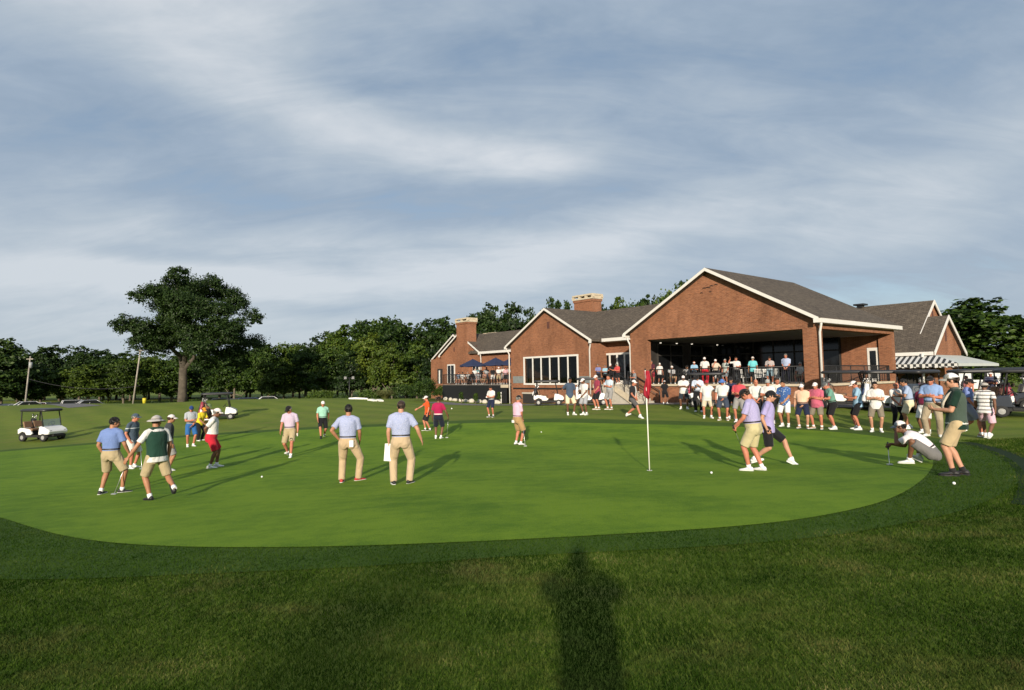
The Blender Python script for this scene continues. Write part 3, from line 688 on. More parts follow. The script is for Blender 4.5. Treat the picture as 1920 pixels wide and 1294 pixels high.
# ---------------------------------------------------------------- trees
def leaf_mat(name, dark, mid, light, trans=.25):
    mt, q = newmat(name)
    ge = q.new("ShaderNodeNewGeometry"); oi = q.new("ShaderNodeObjectInfo")
    n = q.noise(q.co.outputs["Object"], 2.4, 3, .6)
    f = q.math('ADD', q.math('MULTIPLY', ge.outputs["Random Per Island"], .45), q.math('ADD', q.math('MULTIPLY', n, .5), q.math('MULTIPLY', q.math('SUBTRACT', oi.outputs["Random"], .5), .35)))
    c = q.ramp(f, [(.15, dark), (.5, mid), (.85, light)])
    q.n.remove(q.b)
    d = q.new("ShaderNodeBsdfDiffuse"); t = q.new("ShaderNodeBsdfTranslucent"); ms = q.new("ShaderNodeMixShader"); ms.inputs[0].default_value = trans
    gl = q.new("ShaderNodeBsdfGlossy", Roughness=.5); gl.inputs[0].default_value = (.5, .5, .5, 1); m2 = q.new("ShaderNodeMixShader"); m2.inputs[0].default_value = .035
    q.link(c, d.inputs[0]); q.link(c, t.inputs[0]); q.link(d.outputs[0], ms.inputs[1]); q.link(t.outputs[0], ms.inputs[2])
    q.link(ms.outputs[0], m2.inputs[1]); q.link(gl.outputs[0], m2.inputs[2]); q.link(m2.outputs[0], q.n["Material Output"].inputs[0])
    return mt
L_DARK = leaf_mat("dark_leaves", (.008, .019, .005, 1), (.026, .054, .010, 1), (.062, .102, .017, 1))
L_MID = leaf_mat("mid_green_leaves", (.012, .030, .006, 1), (.048, .090, .011, 1), (.110, .155, .018, 1))
L_LIGHT = leaf_mat("yellow_green_leaves", (.022, .042, .006, 1), (.062, .102, .011, 1), (.135, .172, .020, 1))
L_BROWN = leaf_mat("bronze_leaves", (.02, .016, .01, 1), (.045, .035, .02, 1), (.08, .06, .03, 1))
M_BARK = M("bark", (.13, .105, .075, 1), .95, .35, 1.5, .6, 9)
M_BARK2 = M("pale_bark", (.15, .125, .092, 1), .95, .3, 1.5, .6, 9)

def leaves(lobes, n_clump, per, size, seed, sig=.17, flat=1.):
    """leaf faces in clumps over a set of lobes (cx,cy,cz,rx,ry,rz)"""
    rg = np.random.default_rng(seed); L = np.array(lobes, float)
    a = (L[:, 3] * L[:, 4] * L[:, 5]) ** (2 / 3); pick = rg.choice(len(L), n_clump, p=a / a.sum())
    d = rg.normal(size=(n_clump, 3)); d /= np.linalg.norm(d, axis=1)[:, None]
    d[:, 2] = np.where(d[:, 2] < -.35, -d[:, 2] * .6, d[:, 2])
    rad = .50 + .52 * rg.random(n_clump) ** .55
    cc = L[pick, :3] + d * L[pick, 3:] * rad[:, None]
    cs = L[pick, 3:].mean(1) * sig * rg.uniform(.6, 1.35, n_clump)
    n = n_clump * per
    off = rg.normal(size=(n, 3)) * np.repeat(cs, per)[:, None]; off[:, 2] *= .62 * flat
    p = np.repeat(cc, per, 0) + off
    nr = np.repeat(d, per, 0) * .8 + rg.normal(size=(n, 3)) * .55 + np.array([0, 0, .35]); nr /= np.linalg.norm(nr, axis=1)[:, None]
    t = np.cross(nr, rg.normal(size=(n, 3))); t /= np.linalg.norm(t, axis=1)[:, None] + 1e-9; b = np.cross(nr, t)
    s = size * rg.uniform(.6, 1.35, n)[:, None]
    v = np.stack([p - t * s * .5, p + b * s * .34 + nr * s * .06, p + t * s * .5, p - b * s * .34 + nr * s * .06], 1).reshape(-1, 3)
    f = np.arange(n * 4).reshape(-1, 4)
    return v, f
def limb_mesh(name, limbs, mat):
    b = MB()
    for pts, r0, r1 in limbs:
        k = len(pts); b.tube(pts, [r0 + (r1 - r0) * (i / (k - 1)) for i in range(k)], 8)
    return b.mesh(name, [mat], uv=False)
def tree_template(seed, shape):
    """unit tree: height 1, crown about 0.62 wide. returns (crown mesh maker lobes, limbs)"""
    rg = random.Random(seed); lobes = []
    if shape == "round":
        for i in range(11):
            a = rg.uniform(0, 6.28); r = rg.uniform(.05, .21); z = rg.uniform(.27, .84); k = rg.uniform(.11, .18) * (1.15 - .5 * abs(z - .55))
            lobes.append((r * math.cos(a), r * math.sin(a), z, k * 1.15, k * 1.15, k))
        lobes.append((0, 0, .86, .12, .12, .11)); lobes.append((0, 0, .50, .23, .23, .25)); cb = .2
    elif shape == "low":
        for i in range(12):
            a = rg.uniform(0, 6.28); r = rg.uniform(.05, .23); z = rg.uniform(.16, .78); k = rg.uniform(.12, .18)
            lobes.append((r * math.cos(a), r * math.sin(a), z, k * 1.2, k * 1.2, k))
        lobes.append((0, 0, .84, .14, .14, .13)); lobes.append((0, 0, .45, .25, .25, .28)); cb = .1
    elif shape == "tall":
        for i in range(12):
            z = rg.uniform(.22, .86); a = rg.uniform(0, 6.28); r = rg.uniform(.02, .15) * (1.2 - z); k = .17 * (1.12 - z * .75)
            lobes.append((r * math.cos(a), r * math.sin(a), z, k, k, k * 1.1))
        lobes.append((0, 0, .91, .06, .06, .09)); cb = .12
    limbs = [([(0, 0, -.03), (.004, .002, .1), (.0, .004, .3), (0.01, -.005, .6)], .020, .008)]
    for l in lobes[:7]: limbs.append(([(0, 0, max(.2, l[2] - .3)), (l[0] * .5, l[1] * .5, l[2] - .13), (l[0], l[1], l[2])], .009, .003))
    return lobes, limbs
TPL = []
for i, (sh, lm, nc, per, sz) in enumerate([("round", L_MID, 330, 34, .034), ("round", L_DARK, 330, 34, .034), ("low", L_MID, 380, 34, .036), ("low", L_DARK, 380, 34, .036), ("tall", L_DARK, 300, 32, .030), ("round", L_LIGHT, 330, 34, .034), ("low", L_LIGHT, 360, 34, .034), ("round", L_MID, 360, 34, .032)]):
    lb, lm_ = tree_template(40 + i, sh); v, f = leaves(lb, nc, per, sz, 100 + i)
    TPL.append((mesh_np("crown", v, f, [lm]), limb_mesh("trunk", lm_, M_BARK2 if sh == "round" else M_BARK)))
def at_depth(px, Yd):
    d = ray(px, 705); t = Yd / d.y; x = d.x * t; return Vector((x, Yd, gz(x, Yd)))
def height_to(px, py, p):
    d = ray(px, py); return EYE + d.z * (p.y / d.y) - p.z
def put_tree(k, px, top, Yd, wpx, label, group, rz=None, name="tree"):
    p = at_depth(px, Yd); h = height_to(px, top, p) * 1.02; wd = wpx / FPX * Yd / .56
    r = empty(name, p, rz if rz is not None else random.uniform(0, 6.28)); r.scale = (wd, wd, h)
    tag(r, label, "tree", group)
    for nm, me in (("crown", TPL[k][0]), ("trunk", TPL[k][1])):
        o = link(nm, me, r)
    return r
BAND = [(-12, "at the far left edge of the picture"), ]
WOOD = [ # template, px, top y, depth, width px
 (3, 4, 630, 88, 92), (2, 40, 668, 92, 70), (1, 78, 648, 118, 62), (3, 112, 644, 122, 70), (1, 150, 646, 118, 66), (3, 188, 652, 120, 66), (5, 60, 690, 100, 70), (7, 118, 690, 96, 70), (5, 165, 683, 94, 74), (0, 205, 668, 98, 70),
 (5, 232, 672, 96, 62), (3, 245, 656, 125, 70), (0, 272, 664, 100, 66), (1, 300, 660, 120, 70), (2, 322, 668, 104, 70), (3, 352, 655, 122, 76), (1, 385, 654, 116, 70), (3, 412, 650, 110, 76), (0, 440, 655, 98, 70),
 (3, 470, 632, 104, 74), (2, 503, 646, 96, 66), (0, 532, 640, 100, 66), (5, 516, 668, 88, 52), (3, 562, 640, 112, 66), (1, 590, 628, 106, 70), (7, 575, 655, 90, 60), (3, 622, 616, 108, 80), (2, 650, 610, 104, 80), (0, 612, 650, 86, 66),
 (7, 678, 600, 96, 84), (5, 700, 622, 86, 78), (2, 716, 596, 104, 84), (0, 742, 592, 92, 86), (3, 772, 602, 100, 76), (1, 800, 596, 104, 80), (3, 830, 590, 98, 84), (5, 735, 640, 80, 66), (2, 782, 640, 84, 66), (3, 858, 604, 100, 66), (1, 660, 655, 84, 60), (3, 815, 650, 82, 60)]
KIND = ["mid green broadleaf tree", "dark green broadleaf tree", "mid green low leafed tree", "dark green low leafed tree", "dark slender tree", "yellow green broadleaf tree", "yellow green low leafed tree", "bushy mid green tree"]
def posword(px, order):
    return order
# numbered along the tree line by what stands in front of each
REFS = [(25, "at the left end of the wood"), (52, "behind the left utility pole"), (95, "behind the parked white car"), (135, "above the distant hedge"), (175, "beyond the hedge end"), (225, "left of the leaning utility pole"), (262, "right of the leaning utility pole"), (318, "left of the great tree trunk"), (372, "directly behind the great tree"), (425, "under the right limbs of the great tree"), (478, "just right of the great tree"), (520, "behind the pale pink polo golfer"), (560, "between the pink and the mint polo golfers"), (600, "behind the golfer in mint polo"), (640, "left of the flood lamp post"), (675, "right of the flood lamp post"), (712, "above the round ornamental grass"), (748, "behind the golfer holding the white papers"), (790, "left of the terrace stair"), (840, "beside the far brick chimney"), (900, "close against the far chimney wing")]
_used = {}
def uniq(lbl):
    _used[lbl] = _used.get(lbl, 0) + 1
    return lbl
ROW = lambda d: "near row" if d < 91 else ("second row" if d < 103 else "back row")
for (k, px, top, Yd, wpx) in WOOD:
    ref = min(REFS, key=lambda r_: abs(r_[0] - px))[1]
    put_tree(k, px, top, Yd, wpx, uniq(f"{KIND[k]}, {ROW(Yd)}, {ref}"), "trees of the wood on the left", random.uniform(0, 6.28), "broadleaf_tree")
_rgb = random.Random(21)
for i in range(34):
    px = -20 + i * 27 + _rgb.uniform(-6, 6); top = np.interp(px, [0, 200, 300, 460, 540, 620, 700, 840, 900], [676, 682, 684, 676, 668, 656, 640, 632, 640]) + _rgb.uniform(-8, 8); Yd = _rgb.uniform(128, 140)
    k = (3, 2, 3, 1)[i % 4]; ref = min(REFS, key=lambda r_: abs(r_[0] - px))[1]
    put_tree(k, px, top, Yd, 66, f"deep shaded dark tree filling the wood, {ref}", "trees of the wood on the left", _rgb.uniform(0, 6.28), "broadleaf_tree")
BACK = [(3, 896, 582, 84, 66, "left shoulder of the dark trees behind the link roof"), (1, 925, 566, 88, 82, "rounded tree behind the link roof"), (3, 962, 563, 86, 80, "tree behind the left slope of the dining gable"), (1, 992, 574, 90, 60, "lower tree left of the dining gable peak"),
 (3, 1040, 553, 88, 58, "tree just right of the dining gable peak"), (1, 1066, 560, 92, 50, "tree left of the near chimney"), (3, 1140, 566, 86, 56, "tree just right of the near chimney"), (2, 1165, 558, 90, 56, "tree in the middle of the cross roof line"), (0, 1195, 560, 84, 60, "lighter tree above the cross roof"), (3, 1222, 548, 88, 60, "tree above the cross roof beside the pavilion"), (0, 1252, 540, 82, 62, "tree against the pavilion left slope"), (2, 1284, 528, 80, 66, "tallest tree showing over the pavilion left slope")]
for (k, px, top, Yd, wpx, lb) in BACK: put_tree(k, px, top, Yd, wpx, "dark green " + lb, "trees behind the clubhouse", None, "broadleaf_tree")
for (k, px, top, Yd, wpx, lb) in [(2, 1838, 560, 62, 175, "big rounded tree right of the right wing gable"), (1, 1786, 590, 70, 90, "dark tree half hidden behind the right wing gable"), (2, 1898, 640, 60, 90, "green tree above the parked dark carts at the right"), (0, 1925, 612, 66, 90, "dark tree at the right edge of the picture"), (3, 1955, 640, 58, 80, "low tree beyond the right edge behind the dark carts"), (6, 1862, 668, 54, 70, "bushy yellow green tree beside the awning end")]:
    put_tree(k, px, top, Yd, wpx, lb, "trees right of the clubhouse", None, "broadleaf_tree")
# the great tree on the rise
GT = at_depth(345, 62); S_ = 62 / FPX
GTR = empty("great_tree", GT); tag(GTR, "great spreading dark tree with forked pale trunk standing alone on the rise", "tree")
def gp(px, py, dy=0.):
    d = ray(px, py); t = 62 / d.y; return Vector((d.x * t - GT.x, dy, EYE + d.z * t - GT.z))
rg_ = random.Random(5); lob = []
for (px, py, rr) in [(268, 545, 30), (300, 535, 34), (330, 530, 34), (352, 545, 36), (385, 530, 34), (405, 545, 32), (378, 522, 22), (318, 520, 20), (425, 560, 30), (285, 575, 36), (262, 590, 26), (248, 612, 26), (240, 630, 15), (280, 618, 32), (310, 605, 36), (345, 590, 38), (380, 580, 38), (415, 590, 36), (445, 590, 30), (468, 590, 24), (480, 600, 14), (450, 615, 30), (420, 622, 34), (395, 625, 34), (440, 640, 26), (404, 655, 24), (330, 565, 36), (430, 575, 24), (258, 560, 16), (366, 610, 24), (300, 632, 26), (270, 640, 22), (335, 622, 24), (420, 655, 26), (452, 655, 22), (395, 655, 24), (470, 635, 20), (430, 672, 20), (250, 648, 14), (318, 648, 16), (290, 622, 36), (325, 640, 30), (385, 636, 38), (432, 640, 38), (252, 622, 24), (466, 622, 26), (408, 676, 26), (345, 560, 40), (400, 600, 40), (306, 580, 36), (262, 640, 28), (300, 652, 24), (345, 640, 26), (232, 618, 18), (480, 612, 24), (446, 662, 26), (268, 632, 36), (305, 645, 34), (455, 640, 36), (420, 650, 36), (240, 622, 24)]:
    p = gp(352 + (px - 352) * (.76 if px < 352 else .84), 592 + (py - 592) * (.92 if py < 592 else 1.12), rg_.uniform(-4, 4)); k = rr * S_ * .74; lob.append((p.x, p.y, p.z, k, k * 1.15, k * .98))
v, f = leaves(lob, 3100, 38, .21, 77, .19)
link("crown", mesh_np("crown", v, f, [L_DARK]), GTR)
fk = gp(343, 690); lm_ = [([(gp(341, 752).x, 0, -.3), (gp(342, 742).x, 0, gp(342, 742).z), (fk.x * .9, .05, gp(343, 715).z), tuple(fk)], .53, .40),
     ([(gp(341, 752).x, 0, -.2), (gp(341, 750).x, 0, .25)], .82, .60)]
for pts in [[(343, 692), (333, 668), (325, 645), (318, 610), (312, 570)], [(344, 692), (347, 660), (352, 630), (356, 590), (350, 545)], [(345, 690), (358, 672), (372, 650), (380, 625), (395, 580)], [(352, 630), (362, 600), (378, 560)], [(325, 645), (305, 625), (280, 605)], [(372, 650), (395, 632), (430, 605)], [(347, 655), (338, 620), (335, 580)], [(380, 628), (410, 610), (445, 590)]]:
    P_ = [tuple(gp(a, c, 0 if i == 0 else rg_.uniform(-1.2, 1.2) * i * .6)) for i, (a, c) in enumerate(pts)]
    lm_.append((P_, (.32 if pts[0][1] > 680 else .17), .05))
link("trunk", limb_mesh("trunk", lm_, M("great_tree_bark", (.080, .067, .050, 1), .95, .4, 2.2, .8, 10)), GTR)
# --- shrubs and hedges
def shrub(name, px, py, wpx, hpx, mat, label, cat="shrub", group=None, depth=None, seed=1, col=False, nc=90, sz=.10):
    p = ground_at(px, py) if depth is None else at_depth(px, depth); s = p.y / FPX; wd, h = wpx * s, hpx * s
    rg = random.Random(seed); lobes = []
    for i in range(7):
        a = rg.uniform(0, 6.28); r = rg.uniform(0, .28) * wd; z = rg.uniform(.25, .75) * h
        k = .5 * wd - r * .8 if not col else wd * .42 * (1.1 - z / h * .5)
        if col: r = .03 * wd
        lobes.append((r * math.cos(a), r * math.sin(a), z, k, k, min(h * .35, k * 1.6 if col else k)))
    v, f = leaves(lobes, nc, 26, sz, seed, .2); v[:, 2] = np.clip(v[:, 2], .02, None)
    r = empty(name, p); tag(r, label, cat, group)
    link("foliage", mesh_np("foliage", v, f, [mat]), r)
    b = MB(); b.tube([(0, 0, -.1), (.02, 0, h * .3), (0, .02, h * .6)], [.06, .045, .02], 6); link("stem", b.mesh("stem", [M_BARK]), r)
    return r
for px, w_ in ((865, "leftmost"), (892, "middle"), (936, "rightmost")):
    u_ = shrub("columnar_evergreen", px, 757, 9, 24, L_MID, f"{w_} of the three columnar evergreens against the black terrace skirting", "shrub", "evergreens along the terrace", None, px, True, 120, .09)
shrub("terrace_bush", 795, 752, 46, 44, L_MID, "bright green spreading bush at the foot of the terrace stair", "bush", None, None, 3, False, 200, .13)
shrub("terrace_bush", 825, 716, 30, 26, L_LIGHT, "small leafy bush beside the left corner of the far wing", "bush", None, 62, 4, False, 120, .14)
for i, (px, py, ww, hh) in enumerate([(120, 748, 30, 20), (150, 748, 30, 18), (190, 750, 62, 18), (150, 752, 20, 9)]):
    shrub("round_shrub", px, py, ww, hh, L_MID if i != 0 else L_DARK, ["dark clipped round shrub at the left of the car park hedge", "mid green round shrub between the other two hedge shrubs", "broad green hedge shrub beside the leaning utility pole", "small low shrub in front of the hedge"][i], "shrub", "shrubs along the car park", 84 + i, 20 + i, False, 150, .25)
for i, (px, ww, hh) in enumerate([(480, 60, 16), (540, 60, 18), (600, 50, 30), (640, 40, 16), (700, 60, 20), (760, 60, 26), (430, 60, 14), (310, 60, 10), (375, 50, 16)]):
    shrub("wood_edge_bush", px, 750, ww, hh, L_DARK if i % 2 else L_MID, ["low dark bush at the wood edge behind the pink golfer", "dark bush at the wood edge left of the mint golfer", "tall flowering bush at the wood edge behind the mint golfer", "small dark bush left of the flood lamp", "dark bush at the wood edge right of the flood lamp", "dark bush at the wood edge behind the orange shirt golfer", "dark bush right of the great tree behind the far cart", "low bush left of the great tree", "dark bush just right of the great tree trunk"][i], "bush", "bushes along the wood edge", 72 + i % 4, 50 + i, False, 140, .2)
# ornamental grass clump
def blades_mesh(name, n, h, spread, mat, seed, wd=.02):
    rg = np.random.default_rng(seed); a = rg.random(n) * 6.283; r = np.sqrt(rg.random(n)) * spread * .25
    bx, by = r * np.cos(a), r * np.sin(a); hh = h * rg.uniform(.6, 1.1, n); lean = spread * rg.uniform(.3, 1., n)
    tx, ty = bx + np.cos(a) * lean, by + np.sin(a) * lean; px_, py_ = -np.sin(a) * wd, np.cos(a) * wd
    z0 = np.zeros(n)
    V = np.stack([np.stack([bx - px_, by - py_, z0], 1), np.stack([bx + px_, by + py_, z0], 1), np.stack([(bx + tx * .6) / 1.3 + px_, (by + ty * .6) / 1.3 + py_, hh], 1), np.stack([(bx + tx * .6) / 1.3 - px_, (by + ty * .6) / 1.3 - py_, hh], 1), np.stack([tx, ty, hh * .65], 1)], 1).reshape(-1, 3)
    i = np.arange(n)[:, None] * 5
    return mesh_np(name, V, [np.concatenate([i + [0, 1, 2, 3]], 0), i + [3, 2, 4]], [mat])
L_GRASSY = leaf_mat("ornamental_grass_blades", (.06, .08, .02, 1), (.12, .13, .04, 1), (.2, .19, .08, 1))
p = at_depth(722, 58); o = link("ornamental_grass", blades_mesh("ornamental_grass", 900, .85, 1.25, L_GRASSY, 3, .02)); o.location = p
tag(o, "round yellow green ornamental grass clump by the white edging left of the terrace", "grass clump")
# ---------------------------------------------------------------- grass blades of the rough and fringe (uncountable)
def blade_mat(name, stops, dryness=.7):
    mt, q = newmat(name); ge = q.new("ShaderNodeNewGeometry")
    at = q.new("ShaderNodeAttribute", attribute_name="blade"); sp_ = q.new("ShaderNodeSeparateColor"); q.link(at.outputs["Color"], sp_.inputs[0])
    big = q.noise(q.mapping(ge.outputs["Position"], (1, 1.4, 1)), .75, 5, .65)
    f = q.math('ADD', q.math('MULTIPLY', sp_.outputs[0], .40), q.math('MULTIPLY', q.math('SUBTRACT', big, .26), 1.25))
    c = q.ramp(f, stops)
    dry = q.ramp(q.noise(q.mapping(ge.outputs['Position'], (1, 1.5, 1), (0, 0, .4), (4.3, 2.2, 0)), .62, 6, .7), [(.52, (0, 0, 0)), (.68, (1, 1, 1))])
    c = q.mix(q.math('MULTIPLY', dry, q.math('MULTIPLY', sp_.outputs[0], dryness)), c, (.26, .215, .085, 1))
    q.n.remove(q.b); d = q.new("ShaderNodeBsdfDiffuse"); t = q.new("ShaderNodeBsdfTranslucent"); ms = q.new("ShaderNodeMixShader"); ms.inputs[0].default_value = .3
    q.link(c, d.inputs[0]); q.link(c, t.inputs[0]); q.link(d.outputs[0], ms.inputs[1]); q.link(t.outputs[0], ms.inputs[2]); q.link(ms.outputs[0], q.n["Material Output"].inputs[0])
    return mt
def grass_field(name, x, y, h, wd, mat, seed):
    rg = np.random.default_rng(seed); n = len(x)
    a = rg.random(n) * 6.283; z = gz_np(x, y) - .004
    hh = h * rg.uniform(.55, 1.25, n); ln = hh * rg.uniform(.2, .95, n); la = rg.random(n) * 6.283
    dx, dy = np.cos(a) * wd * .5, np.sin(a) * wd * .5; lx, ly = np.cos(la) * ln, np.sin(la) * ln
    V = np.stack([np.stack([x - dx, y - dy, z], 1), np.stack([x + dx, y + dy, z], 1), np.stack([x + lx * .35 + dx * .8, y + ly * .35 + dy * .8, z + hh * .62], 1), np.stack([x + lx * .35 - dx * .8, y + ly * .35 - dy * .8, z + hh * .62], 1), np.stack([x + lx, y + ly, z + hh * .92], 1)], 1).reshape(-1, 3)
    i = np.arange(n)[:, None] * 5
    me = mesh_np(name, V, [i + [0, 1, 2, 3], i + [3, 2, 4]], [mat])
    c = me.color_attributes.new("blade", 'FLOAT_COLOR', 'POINT'); r_ = np.repeat(rg.random(n), 5)
    c.data.foreach_set("color", np.stack([r_, r_, r_, np.ones_like(r_)], 1).astype(np.float32).ravel())
    o = link(name, me); return o
rg = np.random.default_rng(11)
MB_ROUGH = blade_mat("rough_blades", [(.24, (.011, .029, .004, 1)), (.50, (.032, .067, .008, 1)), (.70, (.066, .112, .014, 1)), (.90, (.25, .23, .09, 1))])
MB_FR = blade_mat("fringe_blades", [(.25, (.018, .046, .005, 1)), (.6, (.044, .088, .010, 1)), (.85, (.068, .112, .016, 1))], .15)
# candidates inside the view, thinning with distance
N = 900000
yy = 1.9 + (rg.random(N) ** 1.8) * 14.; xx = (rg.random(N) * 2 - 1) * (yy * 1.02 + .8)
ing = inside(GREEN, xx + rg.normal(size=N) * .03, yy + rg.normal(size=N) * .03); inf = inside(FRINGE, xx + rg.normal(size=N) * .22, yy + rg.normal(size=N) * .22)
line = inside(offset(GREEN, 1.54), xx, yy) & ~inside(offset(GREEN, 1.30), xx, yy) & (xx > 6.5) & (yy > 6.6)
k = ~ing & ~inf & ~line
dd = yy[k]
go = grass_field("rough_grass", xx[k], yy[k], np.clip(.022 + .002 * dd, .024, .05), np.clip(.0022 + .0006 * dd, .0026, .009), MB_ROUGH, 1)
tag(go, "tufted dark green grass of the rough in front of the green", "grass", kind="stuff")
k = inf & ~ing & ~line
go = grass_field("fringe_grass", xx[k], yy[k], .032, np.clip(.0026 + .0007 * yy[k], .003, .010), MB_FR, 2)
tag(go, "short dark fringe grass around the putting green", "grass", kind="stuff")
# ---------------------------------------------------------------- people
V3 = lambda *a: np.array(a, float)
def nrm(a): return a / (np.linalg.norm(a) + 1e-9)
class Prim:
    def __init__(s): s.v = []; s.f3 = []; s.f4 = []; s.n = 0
    def add_rings(s, rings):
        k = len(rings[0]); base = s.n
        for r in rings: s.v.append(np.asarray(r, float)); s.n += k
        for i in range(len(rings) - 1):
            a = base + i * k + np.arange(k); b = base + i * k + (np.arange(k) + 1) % k
            s.f4.append(np.stack([a, b, b + k, a + k], 1))
        for e, fl in ((0, 1), (len(rings) - 1, 0)):
            c = np.mean(rings[e], 0); s.v.append(c[None]); ci = s.n; s.n += 1
            a = base + e * k + np.arange(k); b = base + e * k + (np.arange(k) + 1) % k
            s.f3.append(np.stack([b, a, np.full(k, ci)], 1) if fl else np.stack([a, b, np.full(k, ci)], 1))
    def tube(s, pts, rad, seg=12, rnd=(True, True)):
        """tapered tube, ends rounded or cut flat"""
        pts = [np.asarray(p, float) for p in pts]; rings = []; prev = None
        P_, R_ = [], []
        for i, p in enumerate(pts):
            d = nrm(pts[min(i + 1, len(pts) - 1)] - pts[max(i - 1, 0)])
            if i == 0 and rnd[0]:
                for a in (80, 50, 25): P_.append((p - d * rad[0] * math.sin(R(a)), d)); R_.append(rad[0] * math.cos(R(a)))
            P_.append((p, d)); R_.append(rad[i])
            if i == len(pts) - 1 and rnd[1]:
                for a in (25, 50, 80): P_.append((p + d * rad[i] * math.sin(R(a)), d)); R_.append(rad[i] * math.cos(R(a)))
        for (p, d), r in zip(P_, R_):
            a = prev if prev is not None else (V3(0, 1, 0) if abs(d[1]) < .85 else V3(1, 0, 0))
            a = nrm(a - d * a.dot(d)); b = np.cross(d, a); prev = a
            th = np.arange(seg) * 2 * math.pi / seg
            rr = np.array(r) if np.ndim(r) else np.array([r, r])
            rings.append(p + np.outer(np.cos(th), a) * rr[0] + np.outer(np.sin(th), b) * rr[-1])
        s.add_rings(rings)
    def ell(s, c, r, fr=None, seg=14, n=9):
        fr = np.eye(3) if fr is None else fr; rings = []
        for i in range(1, n):
            t = math.pi * i / n; th = np.arange(seg) * 2 * math.pi / seg
            q = np.stack([r[0] * math.sin(t) * np.cos(th), r[1] * math.sin(t) * np.sin(th), np.full(seg, -r[2] * math.cos(t))], 1)
            rings.append(c + q @ fr.T)
        s.add_rings(rings)
    def mesh(s, name):
        return mesh_np(name, np.concatenate(s.v), [np.concatenate(s.f4)] + ([np.concatenate(s.f3)] if s.f3 else []))
def remesh(prim, name, voxel, smooth=3, fac=.5):
    me = prim.mesh("tmp_" + name)
    bm = bmesh.new(); bm.from_mesh(me); bmesh.ops.recalc_face_normals(bm, faces=bm.faces); bm.to_mesh(me); bm.free()
    o = bpy.data.objects.new("tmp", me); COL.objects.link(o)
    a = o.modifiers.new("r", 'REMESH'); a.mode = 'VOXEL'; a.voxel_size = voxel; a.use_smooth_shade = True
    if smooth: b = o.modifiers.new("s", 'SMOOTH'); b.iterations = smooth; b.factor = fac
    dg = bpy.context.evaluated_depsgraph_get(); dg.update()
    out = bpy.data.meshes.new_from_object(o.evaluated_get(dg)); out.name = name
    bpy.data.objects.remove(o); bpy.data.meshes.remove(me)
    out.materials.clear()
    return out
def rot(axis, deg):
    return np.array(Matrix.Rotation(R(deg), 3, axis))
def ik(a, c, l1, l2, pole):
    d = c - a; L = np.linalg.norm(d); L2 = min(L, (l1 + l2) * .998); c = a + d / L * L2
    x = (l1 * l1 - l2 * l2 + L2 * L2) / (2 * L2); h = math.sqrt(max(l1 * l1 - x * x, 0)); u = d / L
    p = nrm(pole - u * pole.dot(u)); return a + u * x + p * h, c
# wrist offset from the shoulder (outward, forward, up), elbow hint, finger direction (None = along the forearm)
ARM = {
 'down': ((.075, .03, -.525), (.4, -1, 0), None), 'downf': ((.05, .20, -.485), (.4, -1, 0), None), 'downb': ((.08, -.17, -.485), (.4, -1, .1), None),
 'away': ((.22, .06, -.47), (.5, -1, 0), None), 'hip': ((.02, -.03, -.41), (1, -.7, 0), (-.7, .5, -.5)), 'hipback': ((-.03, -.13, -.41), (1, -.8, 0), (-.6, -.3, -.6)),
 'pocket': ((.015, .06, -.50), (.7, -1, 0), (-.1, .25, -1)), 'cross': ((-.19, .215, -.235), (.6, .1, -1), (-1, .1, .12)), 'crossb': ((-.17, .255, -.20), (.7, .1, -1), (-1, -.25, -.1)),
 'front': ((-.10, .30, -.27), (.6, -.4, -1), (-.5, .8, .2)), 'low': ((-.15, .16, -.47), (.7, -.5, -.1), (-.7, .2, -.7)), 'chest': ((-.10, .27, -.17), (.7, -.2, -1), (-.7, .5, .5)),
 'point': ((.16, .42, -.22), (.5, -.4, -1), None), 'face': ((-.10, .24, .05), (.4, .2, -1), (-.5, -.1, .9)), 'side': ((.42, .25, -.18), (.2, -.8, -1), None),
 'behind': ((-.15, -.16, -.42), (.8, -1, 0), (-.8, -.1, -.5)), 'club': ((-.03, .24, -.44), (.6, -.8, 0), (-.2, .4, -.9)), 'salute': ((-.05, .22, .14), (1, .2, -.2), (-.7, -.3, .5)),
 'knee': ((-.06, .42, -.28), (.5, -.3, -1), (-.3, .5, -.8)), 'shoot': ((-.14, .28, .10), (.9, .1, -.7), (-.4, .3, .8)),
}
